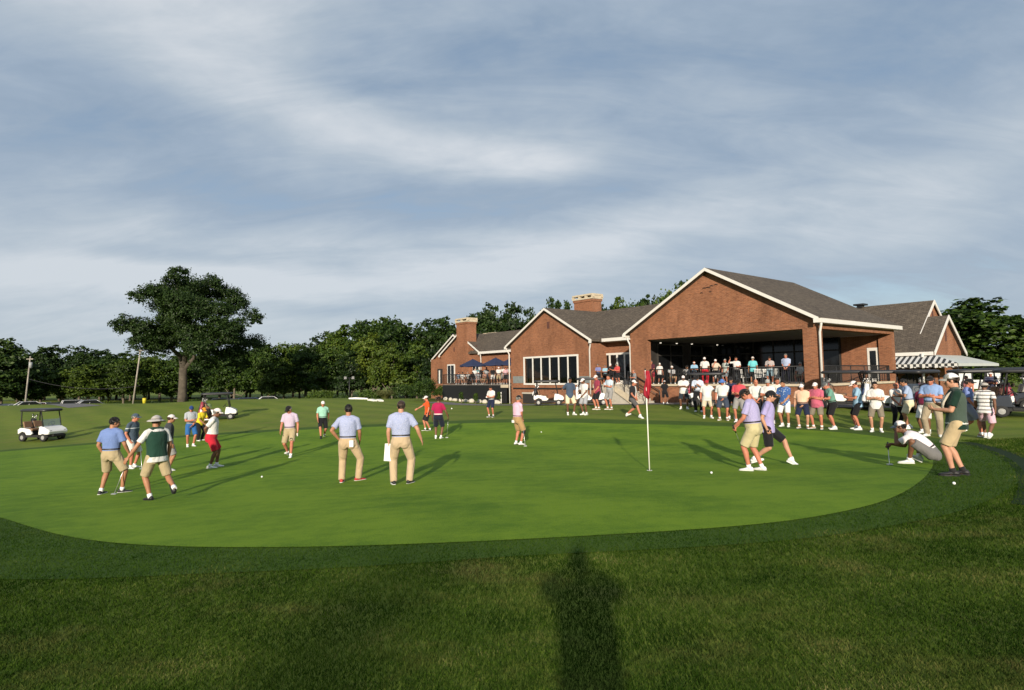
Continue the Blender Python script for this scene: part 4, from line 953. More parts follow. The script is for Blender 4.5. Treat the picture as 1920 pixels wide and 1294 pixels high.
def figure(key, pose):
    """posed skeleton in metres for a 1.78 m figure facing +Y; returns joints"""
    g = pose.get
    hip = V3(*g('hip', (0, 0, .925))); lean, side, twist = g('lean', 3), g('side', 0), g('twist', 0)
    J = {'P': hip, 'b': g('bulk', 1.), 'belly': g('belly', .0)}
    prx = rot('Z', g('pyaw', 0)); J['prx'] = prx
    ts = [-.20, -.13, -.05, .03, .10, .18, .26, .34, .42, .48, .53]
    def frame(t):
        k = min(max((t + .1) / .4, 0), 1); k = .35 + .65 * k
        return prx @ rot('Z', twist * min(max(t / .4, 0), 1)) @ rot('Y', side * k) @ rot('X', -lean * k)
    J['frame'] = frame
    pos = {}; c = hip.copy(); last = 0.
    for t in [q for q in ts if q >= 0]:
        c = c + frame((t + last) / 2)[:, 2] * (t - last); pos[t] = c.copy(); last = t
    c = hip.copy(); last = 0.
    for t in sorted([q for q in ts if q < 0], reverse=True):
        c = c + frame(t)[:, 2] * (t - last); pos[t] = c.copy(); last = t
    J['ts'], J['pos'] = ts, pos
    N = pos[.53]; ch = frame(.45); J['N'] = N
    for s in (1, -1):
        tag_ = 'R' if s > 0 else 'L'
        S = pos[.48] + ch @ V3(s * .185 * (1 + (J['b'] - 1) * .5), -.01, -.015)
        spec = g('arm' + tag_, 'down'); a = ARM[spec] if isinstance(spec, str) else spec
        fr = ch if g('armchest', True) else prx
        fy = prx @ rot('Z', twist)          # arms hang in the upright, twisted frame
        W = S + fy @ V3(s * a[0][0], a[0][1], a[0][2]); E_, W = ik(S, W, .29, .255, fy @ V3(s * a[1][0], a[1][1], a[1][2]))
        fd = nrm(W - E_) if a[2] is None else nrm(fy @ V3(s * a[2][0], a[2][1], a[2][2]))
        J['arm' + tag_] = (S, E_, W, fd, s, g('curl' + tag_, g('curl', .35)))
        f = g('foot' + tag_, (s * .11, 0, s * 12)); f = tuple(f) + (0, 0)[len(f) - 3:] if len(f) < 5 else f
        Hj = hip + prx @ V3(s * .095, 0, -.03)
        ank = V3(f[0], f[1], .088 + f[3]); fy_ = rot('Z', -f[2])
        K, A = ik(Hj, ank, .435, .425, fy_ @ V3(s * g('kneeout', .12), 1, 0)) 
        J['leg' + tag_] = (Hj, K, A, fy_ @ rot('X', -f[4]), s)
    hd = rot('Z', -g('hyaw', 0)) @ rot('X', -g('hpitch', 5)); J['hf'] = (ch * 0 + prx @ rot('Z', twist)) @ hd
    nd = nrm(ch[:, 2] * .55 + V3(0, 0, .5) + (prx @ rot('Z', twist))[:, 1] * .16)
    J['Hc'] = N + nd * .115 + J['hf'] @ V3(0, .025, .045)
    return J
TORSO = {-.20: (.150, .112), -.13: (.165, .125), -.05: (.166, .125), .03: (.158, .118), .10: (.152, .112), .18: (.156, .114), .26: (.164, .118), .34: (.170, .120), .42: (.172, .112), .48: (.150, .090), .53: (.080, .070)}
def torso_rings(J, t0, t1, gx=0., gy=0., seg=22, hem=0.):
    out = []; ts = [t for t in J['ts'] if t0 - 1e-6 <= t <= t1 + 1e-6]
    for t in ts:
        rx, ry = TORSO[t]; fr = J['frame'](t); b = J['b']
        rx = rx * b + gx + (hem if t == ts[0] else 0); ry = ry * b + gy + (hem if t == ts[0] else 0)
        th = np.arange(seg) * 2 * math.pi / seg
        bl = J['belly'] * math.exp(-((t - .10) / .14) ** 2)
        y = np.sin(th) * ry; y = np.where(y > 0, y + bl * np.sin(th), y)
        q = np.stack([np.sign(np.cos(th)) * np.abs(np.cos(th)) ** .85 * rx, y, np.zeros(seg)], 1)
        out.append(J['pos'][t] + q @ fr.T)
    return out
def hand(p, W, fd, s, curl, E_):
    w = V3(0, .6, .8); w = nrm(w - fd * w.dot(fd)); n = -s * np.cross(fd, w)
    pl = W + fd * .05
    fr = np.stack([w, n, fd], 1); p.ell(pl, (.042, .017, .058), fr, 12, 8)
    for i, (o, L) in enumerate(((.030, .078), (.010, .086), (-.011, .080), (-.030, .062))):
        b0 = W + fd * .085 + w * o; c = curl * 1.1; a1 = c * .7; a2 = c * 1.7
        d1 = nrm(fd * math.cos(a1) + n * math.sin(a1) + w * o * 1.5); d2 = fd * math.cos(a2) + n * math.sin(a2)
        m1 = b0 + d1 * L * .52; p.tube([b0 - fd * .02, b0, m1, m1 + d2 * L * .48], [.0095, .0098, .009, .0075], 8)
    b0 = W + fd * .035 + w * .032; d1 = nrm(w * .75 + fd * .65 + n * .3); m1 = b0 + d1 * .040; d2 = nrm(fd * .9 + w * .2 + n * (.25 + curl * .6))
    p.tube([b0 - w * .012, b0, m1, m1 + d2 * .030], [.013, .0125, .0105, .009], 8)
def body_mesh(key, pose, voxel):
    J = figure(key, pose); p = Prim(); b = J['b']
    rr = torso_rings(J, -.13, .53); rr[0] = rr[0].mean(0) + (rr[0] - rr[0].mean(0)) * .45 + V3(0, 0, .045); p.add_rings(rr)
    Hc, hf = J['Hc'], J['hf']; L = lambda x, y, z: Hc + hf @ V3(x, y, z)
    p.tube([J['N'] - V3(0, 0, .03), L(0, -.03, -.06)], [.062 * (.6 + .4 * b), .056], 14)
    p.ell(L(0, -.012, .035), (.074, .094, .090), hf); p.ell(L(0, .022, -.035), (.063, .070, .082), hf); p.ell(L(0, .06, -.092), (.030, .024, .024), hf)
    p.ell(L(0, .080, .022), (.050, .018, .013), hf); p.tube([L(0, .086, .012), L(0, .108, -.028)], [.009, .015], 8); p.ell(L(0, .088, -.064), (.025, .012, .010), hf)
    for s in (1, -1): p.ell(L(s * .077, -.008, -.008), (.010, .022, .033), hf, 10, 7); p.ell(L(s * .045, .052, -.03), (.022, .022, .026), hf, 10, 7)
    for k in ('armR', 'armL'):
        S, E_, W, fd, s, cu = J[k]; m = .5 + .5 * b
        p.ell(S, (.054 * m, .054 * m, .052 * m)); p.tube([S, S * .55 + E_ * .45, E_], [.052 * m, .049 * m, .040 * m]); p.tube([E_, E_ * .68 + W * .32, W], [.040 * m, .041 * m, .027])
        hand(p, W, fd, s, cu, E_)
    for k in ('legR', 'legL'):
        Hj, K, A, ff, s = J[k]; m = .55 + .45 * b; back = nrm(np.cross(K - A, V3(1, 0, 0)))
        dz = nrm(K - A); bk = nrm(ff @ V3(0, -1, 0) - dz * (ff @ V3(0, -1, 0)).dot(dz))
        p.tube([Hj, Hj * .5 + K * .5, K], [.084 * m, .076 * m, .056 * m]); p.tube([K, K * .70 + A * .30 + bk * .012, K * .35 + A * .65 + bk * .004, A], [.054 * m, .057 * m, .043 * m, .037])
        p.tube([A + ff @ V3(0, -.035, -.04), A + ff @ V3(0, .06, -.052), A + ff @ V3(0, .14, -.064)], [.028, .026, .016], 10)
    me = remesh(p, "person", voxel, 3, .45)
    nv = len(me.vertices); co = np.empty(nv * 3, np.float32); me.vertices.foreach_get("co", co); co = co.reshape(-1, 3)
    q = (co - Hc) @ hf                        # head-local
    nf = len(me.polygons); c = np.empty(nf * 3, np.float32); me.polygons.foreach_get("center", c); c = (c.reshape(-1, 3) - Hc) @ hf
    mi = np.zeros(nf, np.int32); front = c[:, 1] > .045
    for s in (1, -1): mi[front & (((c[:, 0] - s * .031) / .017) ** 2 + ((c[:, 2] - .005) / .0085) ** 2 < 1)] = 1
    mi[front & ((c[:, 0] / .026) ** 2 + ((c[:, 2] + .064) / .007) ** 2 < 1)] = 2
    if pose.get('glasses'): mi[(c[:, 1] > .0) & (np.abs(c[:, 0]) < .075) & (np.abs(c[:, 2] - .005) < .014) & (np.linalg.norm(c, axis=1) < .2)] = 1
    beard = (c[:, 1] > -.02) & (c[:, 2] < -.045) & (c[:, 2] > -.13) & (np.abs(c[:, 0]) < .08)
    if pose.get('beard'): mi[beard & (mi == 0)] = 3
    me.polygons.foreach_set("material_index", mi)
    return me, J
def shirt_mesh(J, tucked=True, voxel=.011, sleeve=.74, vest=False):
    p = Prim()
    rr = torso_rings(J, -.05 if tucked else -.13, .53, .018, .018, 24)
    k0 = len([t for t in J['ts'] if (-.06 if tucked else -.14) < t < (.09 if tucked else .04)])
    for i in range(k0):                       # tucked: slips inside the waistband; untucked: hangs outside the trousers
        c = rr[i].mean(0); rr[i] = c + (rr[i] - c) * ((.90 if i < k0 - 1 else .97) if tucked else 1.10 - .02 * i)
    p.add_rings(rr)
    ch = J['frame'](.5)
    for k in ('armR', 'armL'):
        S = J[k][0]; p.tube([J['N'] - ch[:, 2] * .012, (J['N'] * .5 + S * .5) + ch[:, 2] * .006, S + ch[:, 2] * .004], [.064 * (.4 + .6 * J['b']), .070 * (.2 + .8 * J['b']), .063 * (.4 + .6 * J['b'])], 14)
    if not vest:
        for k in ('armR', 'armL'):
            S, E_, W, fd, s, cu = J[k]; e = S + (E_ - S) * sleeve; m = .5 + .5 * J['b']
            p.tube([S, S * .6 + e * .4, e], [.064 * m, .063 * m, .068 * m], 16, (True, False))
        p.tube([J['N'] - ch[:, 2] * .045, J['N'] + ch[:, 2] * .012 + V3(0, -.004, 0)], [.112, .070], 16, (False, False))
    return remesh(p, "shirt", voxel, 2, .4)
def collar_mesh(J):
    b = MB(); ch = J['frame'](.5); c0 = J['N'] + ch[:, 2] * .002; fr = J['frame'](.5); rings = []
    for (dz, r, dr) in ((-.012, .074, 0), (.030, .064, 0), (.030, .070, 0), (-.016, .086, 0)):
        rings.append([tuple(c0 + fr @ V3(math.cos(a) * r, math.sin(a) * r * .98 + .006, dz - .02 * max(math.sin(a), 0))) for a in np.arange(16) * math.pi / 8])
    b.loft(rings, 0, True, False); return b.mesh("collar", [], uv=False)
def pants_mesh(J, kind, voxel=.011):
    p = Prim(); rr = torso_rings(J, -.13, .10, .016, .016, 24)
    for i, k_ in ((0, .72), (1, .97)): c = rr[i].mean(0); rr[i] = c + (rr[i] - c) * k_
    p.add_rings(rr); fr = J['frame'](0.)
    for s_ in (1, -1): p.ell(J['P'] + fr @ V3(s_ * .078, -.045, -.065), (.098 * J['b'], .095 * J['b'], .12), fr)
    for k in ('legR', 'legL'):
        Hj, K, A, ff, s = J[k]; m = .55 + .45 * J['b']
        if kind == 'shorts':
            e = Hj + (K - Hj) * .94; p.tube([Hj, Hj * .55 + e * .45, e], [.112 * m, .104 * m, .094 * m], 18, (True, False))
        else:
            e = A + (K - A) * .02 + V3(0, 0, -.03)
            p.tube([Hj, Hj * .5 + K * .5, K, K * .5 + A * .5, e], [.112 * m, .100 * m, .082 * m, .076 * m, .074], 18, (True, False))
    return remesh(p, "pants", voxel, 5, .5)
def belt_mesh(J):
    b = MB(); rings = []
    for t, g_ in ((.085, .016), (.085, .022), (.115, .022), (.115, .016)):
        rx, ry = TORSO[.10]; fr = J['frame'](.10); c = J['pos'][.10] + fr[:, 2] * (t - .10); bl = J['belly']; ring = []
        for a in np.arange(22) * 2 * math.pi / 22:
            y = math.sin(a) * (ry * J['b'] + g_); y = y + bl * math.sin(a) if y > 0 else y
            ring.append(tuple(c + fr @ V3(math.copysign(abs(math.cos(a)) ** .85, math.cos(a)) * (rx * J['b'] + g_), y, 0)))
        rings.append(ring)
    b.loft(rings, 0, False, False); return b.mesh("belt", [], uv=False)
def shoe_mesh(J, k):
    Hj, K, A, ff, s = J[k]; b = MB(lambda q: Vector(tuple(A + ff @ V3(q[0], q[1], q[2]))))
    secs = [(-.082, .026, -.052, -.012), (-.065, .036, -.064, .012), (-.02, .040, -.064, .022), (.03, .041, -.064, .010), (.08, .046, -.064, -.018), (.13, .047, -.064, -.030), (.17, .038, -.064, -.040), (.192, .018, -.062, -.050)]
    rings = []
    for (y, w_, zb, zt) in secs:
        zc = (zb + zt) / 2; hh = (zt - zb) / 2
        rings.append([(w_ * math.cos(a) * (1 - .25 * max(math.sin(a), 0)), y, zc + hh * math.sin(a)) for a in np.arange(12) * math.pi / 6])
    b.loft(rings, 0, True, True)
    out = [(.018, .196), (.040, .168), (.049, .12), (.046, .06), (.041, 0), (.039, -.06), (.024, -.088)]
    out = out + [(-x, y) for x, y in out[::-1]]
    b.loft([[(x, y, -.088) for x, y in out], [(x * 1.02, y * 1.01, -.058) for x, y in out]], 1, False, True)
    return b.mesh("shoe", [], uv=False)
def sock_mesh(J, k, h):
    Hj, K, A, ff, s = J[k]; b = MB(); d = nrm(K - A); b.tube([tuple(A - d * .03), tuple(A + d * h)], [.043, .043 + h * .05], 12); return b.mesh("sock", [], uv=False)
def cap_mesh(J, kind):
    Hc, hf = J['Hc'], J['hf']; b = MB(lambda q: Vector(tuple(Hc + hf @ V3(*q))))
    def dome(c, r, z0, n=6, seg=20, tilt=0.):
        rings = []
        for i in range(n + 1):
            t = i / n * 1.45; k = math.cos(t)
            rings.append([(c[0] + r[0] * k * math.cos(a), c[1] + r[1] * k * math.sin(a), c[2] + z0 * (1 - i / n) + r[2] * math.sin(t) + tilt * math.sin(a) * k) for a in np.arange(seg) * 2 * math.pi / seg])
        return rings
    if kind in ('cap', 'trucker', 'visor'):
        rr = dome((0, -.008, .048), (.087, .108, .088), -.012, 6, 20, .006)
        base = len(b.f)
        if kind == 'visor': rr = rr[:2]
        b.loft(rr, 0, True, kind != 'visor')
        if kind == 'trucker':
            for i in range(base, len(b.f)):
                c = np.mean([np.array(b.v[k]) for k in b.f[i]], 0); c = (c - Hc) @ hf
                if c[1] < .03: b.m[i] = 1
        up, lo = [], []
        an = np.linspace(-58, 58, 11)
        rows = []
        for q, (ex, dz) in enumerate(((0, 0), (.040, -.004), (.078, -.020))):
            row = []
            for a in an:
                a_ = R(90 + a); cx_, cy_ = .087 * math.cos(a_), -.008 + .108 * math.sin(a_)
                f_ = math.cos(R(a) * 1.5) if abs(a) < 60 else 0
                row.append((cx_ * (1 + .02 * q), cy_ + ex * max(f_, 0) ** .6, .042 + dz - .010 * q * (abs(a) / 58) ** 2))
            rows.append(row)
        top = [r_ for r_ in rows]; bot = [[(x, y, z - .007) for x, y, z in r_] for r_ in rows]
        for i in range(2):
            for j in range(10):
                b.poly([top[i][j], top[i][j + 1], top[i + 1][j + 1], top[i + 1][j]], 0, True); b.poly([bot[i][j], bot[i + 1][j], bot[i + 1][j + 1], bot[i][j + 1]], 0, True)
        for j in range(10): b.poly([top[2][j], top[2][j + 1], bot[2][j + 1], bot[2][j]], 0, True)
    else:
        rr = dome((0, -.008, .045), (.092, .112, .088), -.01)
        b.loft(rr, 0, True, True); k = 1.75 if kind == 'bucket' else 1.5; seg = 24; rows = []
        for (e, z) in ((1., .042), (1 + (k - 1) * .5, .030), (k, .008), (k, .002), (1 + (k - 1) * .5, .024), (.99, .036)):
            rows.append([(.092 * e * math.cos(a), -.008 + .112 * e * math.sin(a), z + .012 * math.cos(2 * a) * (e - 1)) for a in np.arange(seg) * 2 * math.pi / seg])
        b.loft(rows, 0, True, False)
        r2 = [[(.0945 * math.cos(a), -.008 + .1145 * math.sin(a), z) for a in np.arange(seg) * 2 * math.pi / seg] for z in (.046, .072)]
        b.loft(r2, 1, True, False)
    return b.mesh(kind, [], uv=False)
def hair_mesh(J, style, seed=0):
    Hc, hf = J['Hc'], J['hf']; b = MB(lambda q: Vector(tuple(Hc + hf @ V3(*q)))); rg = random.Random(seed)
    def region(x, y, z):
        if style == 'under': return z < .055 and y < .035 and z > -.065 and (y < -.03 or z > -.03)
        if style == 'bald': return z < .05 and y < .0 and z > -.05
        return (z > .062 or (y < .04 and z > .02) or (y < -.01 and z > -.075 + max(y + .06, 0) * .8))
    n, seg = 16, 24; G = []
    for i in range(n + 1):
        t = math.pi * i / n; row = []
        for k in range(seg):
            a = 2 * math.pi * k / seg; f_ = 1.0 + rg.uniform(-.02, .03)
            row.append((.085 * f_ * math.sin(t) * math.cos(a), -.016 + .105 * f_ * math.sin(t) * math.sin(a), .034 + .104 * f_ * math.cos(t)))
        G.append(row)
    for i in range(n):
        for k in range(seg):
            j = (k + 1) % seg; q = [G[i][k], G[i][j], G[i + 1][j], G[i + 1][k]]; c = np.mean(q, 0)
            if region(*c): b.poly(q[::-1], 0, True)
    if style == 'tail': b.tube([(0, -.11, .07), (0, -.17, .08), (0, -.20, .02), (0, -.19, -.06)], [.025, .04, .035, .012], 8)
    if not b.f: b.poly([(0, -.1, 0), (.01, -.1, 0), (0, -.1, .01)], 0)
    me = b.mesh("hair", [], uv=False)
    bm = bmesh.new(); bm.from_mesh(me); bmesh.ops.remove_doubles(bm, verts=bm.verts, dist=.0008); bm.to_mesh(me); bm.free()
    return me
# ---- cloth and skin materials
def cloth(name, col, pattern=None, col2=None):
    key = ("cloth", name, tuple(round(c, 3) for c in col), pattern, col2)
    if key in _mc: return _mc[key]
    mt, q = newmat(name); o = q.co.outputs["Object"]
    n = q.noise(o, 3.5, 4, .6); c = q.ramp(n, [(.3, mul(col, .88)), (.7, mul(col, 1.08))])
    sx = q.new("ShaderNodeSeparateXYZ"); q.link(o, sx.inputs[0])
    if pattern == 'stripes':
        f = q.math('GREATER_THAN', q.math('FRACT', q.math('MULTIPLY', sx.outputs[2], 9.)), .68); c = q.mix(f, c, col2)
    elif pattern == 'chest':
        f = q.math('MULTIPLY', q.math('GREATER_THAN', sx.outputs[2], 1.275), q.math('LESS_THAN', sx.outputs[2], 1.30)); c = q.mix(f, c, col2)
    elif pattern == 'lower':
        f = q.math('LESS_THAN', sx.outputs[2], 1.19); c = q.mix(f, c, col2)
    elif pattern == 'half':
        f = q.math('GREATER_THAN', sx.outputs[0], .0); c = q.mix(f, c, col2)
    elif pattern == 'floral':
        vn = q.new("ShaderNodeTexVoronoi", Scale=17.); q.link(o, vn.inputs["Vector"]); f = q.ramp(q.math('ADD', vn.outputs["Distance"], q.math('MULTIPLY', q.noise(o, 20, 3), .4)), [(.38, (1, 1, 1)), (.50, (0, 0, 0))]); c = q.mix(f, c, col2)
    elif pattern == 'plaid':
        f = q.math('GREATER_THAN', q.math('FRACT', q.math('MULTIPLY', sx.outputs[0], 16.)), .6); f2 = q.math('GREATER_THAN', q.math('FRACT', q.math('MULTIPLY', sx.outputs[2], 16.)), .6); c = q.mix(q.math('MULTIPLY', q.math('ADD', f, f2), .5), c, col2)
    elif pattern == 'vstripes':
        f = q.math('GREATER_THAN', q.math('FRACT', q.math('MULTIPLY', sx.outputs[0], 18.)), .5); c = q.mix(f, c, col2)
    elif pattern == 'heather':
        f = q.noise(q.mapping(o, (1, 1, 2.5)), 70, 2, .6); c = q.mix(q.ramp(f, [(.42, (0, 0, 0)), (.62, (1, 1, 1))]), c, col2)
    q.link(c, q.b.inputs["Base Color"]); q.b.inputs["Roughness"].default_value = .85; q.b.inputs["Specular IOR Level"].default_value = .2; q.b.inputs["Sheen Weight"].default_value = .12
    w_ = q.noise(q.mapping(o, (1, 1, .6), (R(20), 0, 0)), 5.5, 3, .5, .9)
    bn = q.new("ShaderNodeBump", Strength=.8, Distance=.05); q.link(w_, bn.inputs["Height"]); q.link(bn.outputs[0], q.b.inputs["Normal"])
    _mc[key] = mt; return mt
def skin(tone):
    col = {'fair': (.46, .235, .15, 1), 'tan': (.36, .165, .09, 1), 'red': (.46, .17, .105, 1), 'brown': (.16, .072, .04, 1), 'dark': (.075, .036, .022, 1)}[tone]
    key = ("skin", tone)
    if key in _mc: return _mc[key]
    mt, q = newmat("skin_" + tone); n = q.noise(q.co.outputs["Object"], 9, 4)
    q.link(q.ramp(n, [(.3, mul(col, .86)), (.7, mul((col[0], col[1] * 1.03, col[2]), 1.1))]), q.b.inputs["Base Color"])
    q.b.inputs["Roughness"].default_value = .55; q.b.inputs["Specular IOR Level"].default_value = .35
    _mc[key] = mt; return mt
M_EYE = M("eye", (.02, .015, .012, 1), .3, .1); M_LIP = M("lips", (.30, .10, .075, 1), .5, .1)
def hairm(n): 
    c = {'black': (.012, .010, .009, 1), 'brown': (.045, .026, .015, 1), 'grey': (.25, .24, .22, 1), 'blond': (.22, .15, .07, 1), 'white': (.55, .53, .5, 1)}[n]
    return M("hair_" + n, c, .6, .35, 30, .6, 90)
_tpl = {}
def template(pk, pose, bottom, tucked, head, voxel):
    key = (pk, bottom, tucked, head, voxel)
    if key in _tpl: return _tpl[key]
    me, J = body_mesh(pk, pose, voxel); T = {'J': J, 'body': me}
    vx = voxel * 1.25
    T['shirt'] = shirt_mesh(J, tucked, vx); T['collar'] = collar_mesh(J); T['pants'] = pants_mesh(J, bottom, vx)
    if tucked: T['belt'] = belt_mesh(J)
    T['shoes'] = [shoe_mesh(J, 'legR'), shoe_mesh(J, 'legL')]; T['socks'] = [sock_mesh(J, 'legR', .06), sock_mesh(J, 'legL', .06)]
    T['hat'] = cap_mesh(J, head) if head in ('cap', 'trucker', 'visor', 'bucket', 'straw') else None
    T['hair'] = hair_mesh(J, 'under' if T['hat'] else head, len(_tpl))
    _tpl[key] = T; return T
def setmats(o, mats):
    me = o.data
    while len(me.materials) < len(mats): me.materials.append(None)
    for i, mt in enumerate(mats): o.material_slots[i].link = 'OBJECT'; o.material_slots[i].material = mt
PEOPLE = {}
def person(pid, label, loc, yaw, scale, pk, pose, shirt, pants, bottom='shorts', tucked=True, head='cap', hat=None, hat2=None, tone='tan', hair='brown', shoe=None, sole=None, sock=None, belt=None, beard=None, group=None, wide=1., voxel=.0105, collar=None):
    T = template(pk, pose, bottom, tucked, head, voxel)
    o = link("person", T['body']); o.location = loc; o.rotation_euler = (0, 0, -R(yaw)); o.scale = (scale * wide, scale * wide, scale)
    tag(o, label, "person", group); setmats(o, [skin(tone), M_EYE, M_LIP, hairm(beard or hair)])
    def ch(nm, me, mats):
        c = link(nm, me, o); setmats(c, mats); return c
    WHT = cloth("white_cotton", (.78, .78, .77, 1))
    ch("shirt", T['shirt'], [shirt]); ch("collar", T['collar'], [collar or shirt]); ch("shorts" if bottom == 'shorts' else "trousers", T['pants'], [pants])
    if 'belt' in T: ch("belt", T['belt'], [belt or M_BELT])
    for k in (0, 1):
        ch("shoe", T['shoes'][k], [shoe or M_SHOE_W, sole or M_SOLE_W])
        if bottom == 'shorts': ch("sock", T['socks'][k], [sock or WHT])
    if T['hat']: ch("hat" if head in ('bucket', 'straw') else head if head == 'visor' else "cap", T['hat'], [hat, hat2 or hat])
    ch("hair", T['hair'], [hairm(hair)])
    PEOPLE[pid] = (o, T['J'])
    return o
M_BELT = M("belt_leather", (.02, .016, .014, 1), .5, .2); M_SHOE_W = M("white_shoe_leather", (.72, .72, .70, 1), .45, .08); M_SOLE_W = M("white_sole", (.68, .68, .65, 1), .6, .08)
M_SHOE_B = M("black_shoe_fabric", (.014, .014, .015, 1), .6, .2); M_SHOE_G = M("grey_shoe_fabric", (.2, .2, .2, 1), .6, .15); M_SHOE_T = M("tan_shoe_leather", (.35, .22, .13, 1), .55, .15); M_SHOE_R = M("red_shoe_fabric", (.42, .03, .03, 1), .6, .15)
def jp(pid, v):
    """local figure point -> world"""
    o = PEOPLE[pid][0]; return Matrix.Translation(o.location) @ Matrix.Rotation(o.rotation_euler.z, 4, 'Z') @ Vector((v[0] * o.scale.x, v[1] * o.scale.y, v[2] * o.scale.z))
def hand_at(pid, k, f=.09):
    S, E_, W, fd, s, cu = PEOPLE[pid][1][k]; return jp(pid, W + fd * f)
# ---------------------------------------------------------------- people placed on the ground
def cs(name, r, g, b, pattern=None, c2=None, k=.74):
    return cloth(name, mul(srgb(r, g, b), k), pattern, mul(srgb(*c2), k) if c2 else None)
WHITE = cs("white_polo_cloth", 236, 234, 230); KHAKI = cs("khaki_cloth", 190, 172, 136); BLACKC = cs("black_cloth", 30, 30, 34); NAVY = cs("navy_cloth", 34, 42, 70); GREYS = cs("grey_cloth", 158, 156, 154)
CAPW = cs("white_cap_cloth", 250, 238, 235); CAPB = cs("black_cap_cloth", 30, 28, 30); CREAMC = cs("cream_cloth", 238, 226, 190); SLATE = cs("slate_cloth", 66, 76, 94); TAUPE = cs("taupe_cloth", 138, 128, 112)
HEATH = cs("lavender_heather_cloth", 158, 170, 212, 'heather', (196, 202, 226)); PURP = cs("purple_heather_cloth", 172, 164, 214, 'heather', (196, 190, 226))
MESHG = cs("grey_cap_mesh", 196, 200, 202)
def PO(**k): return k
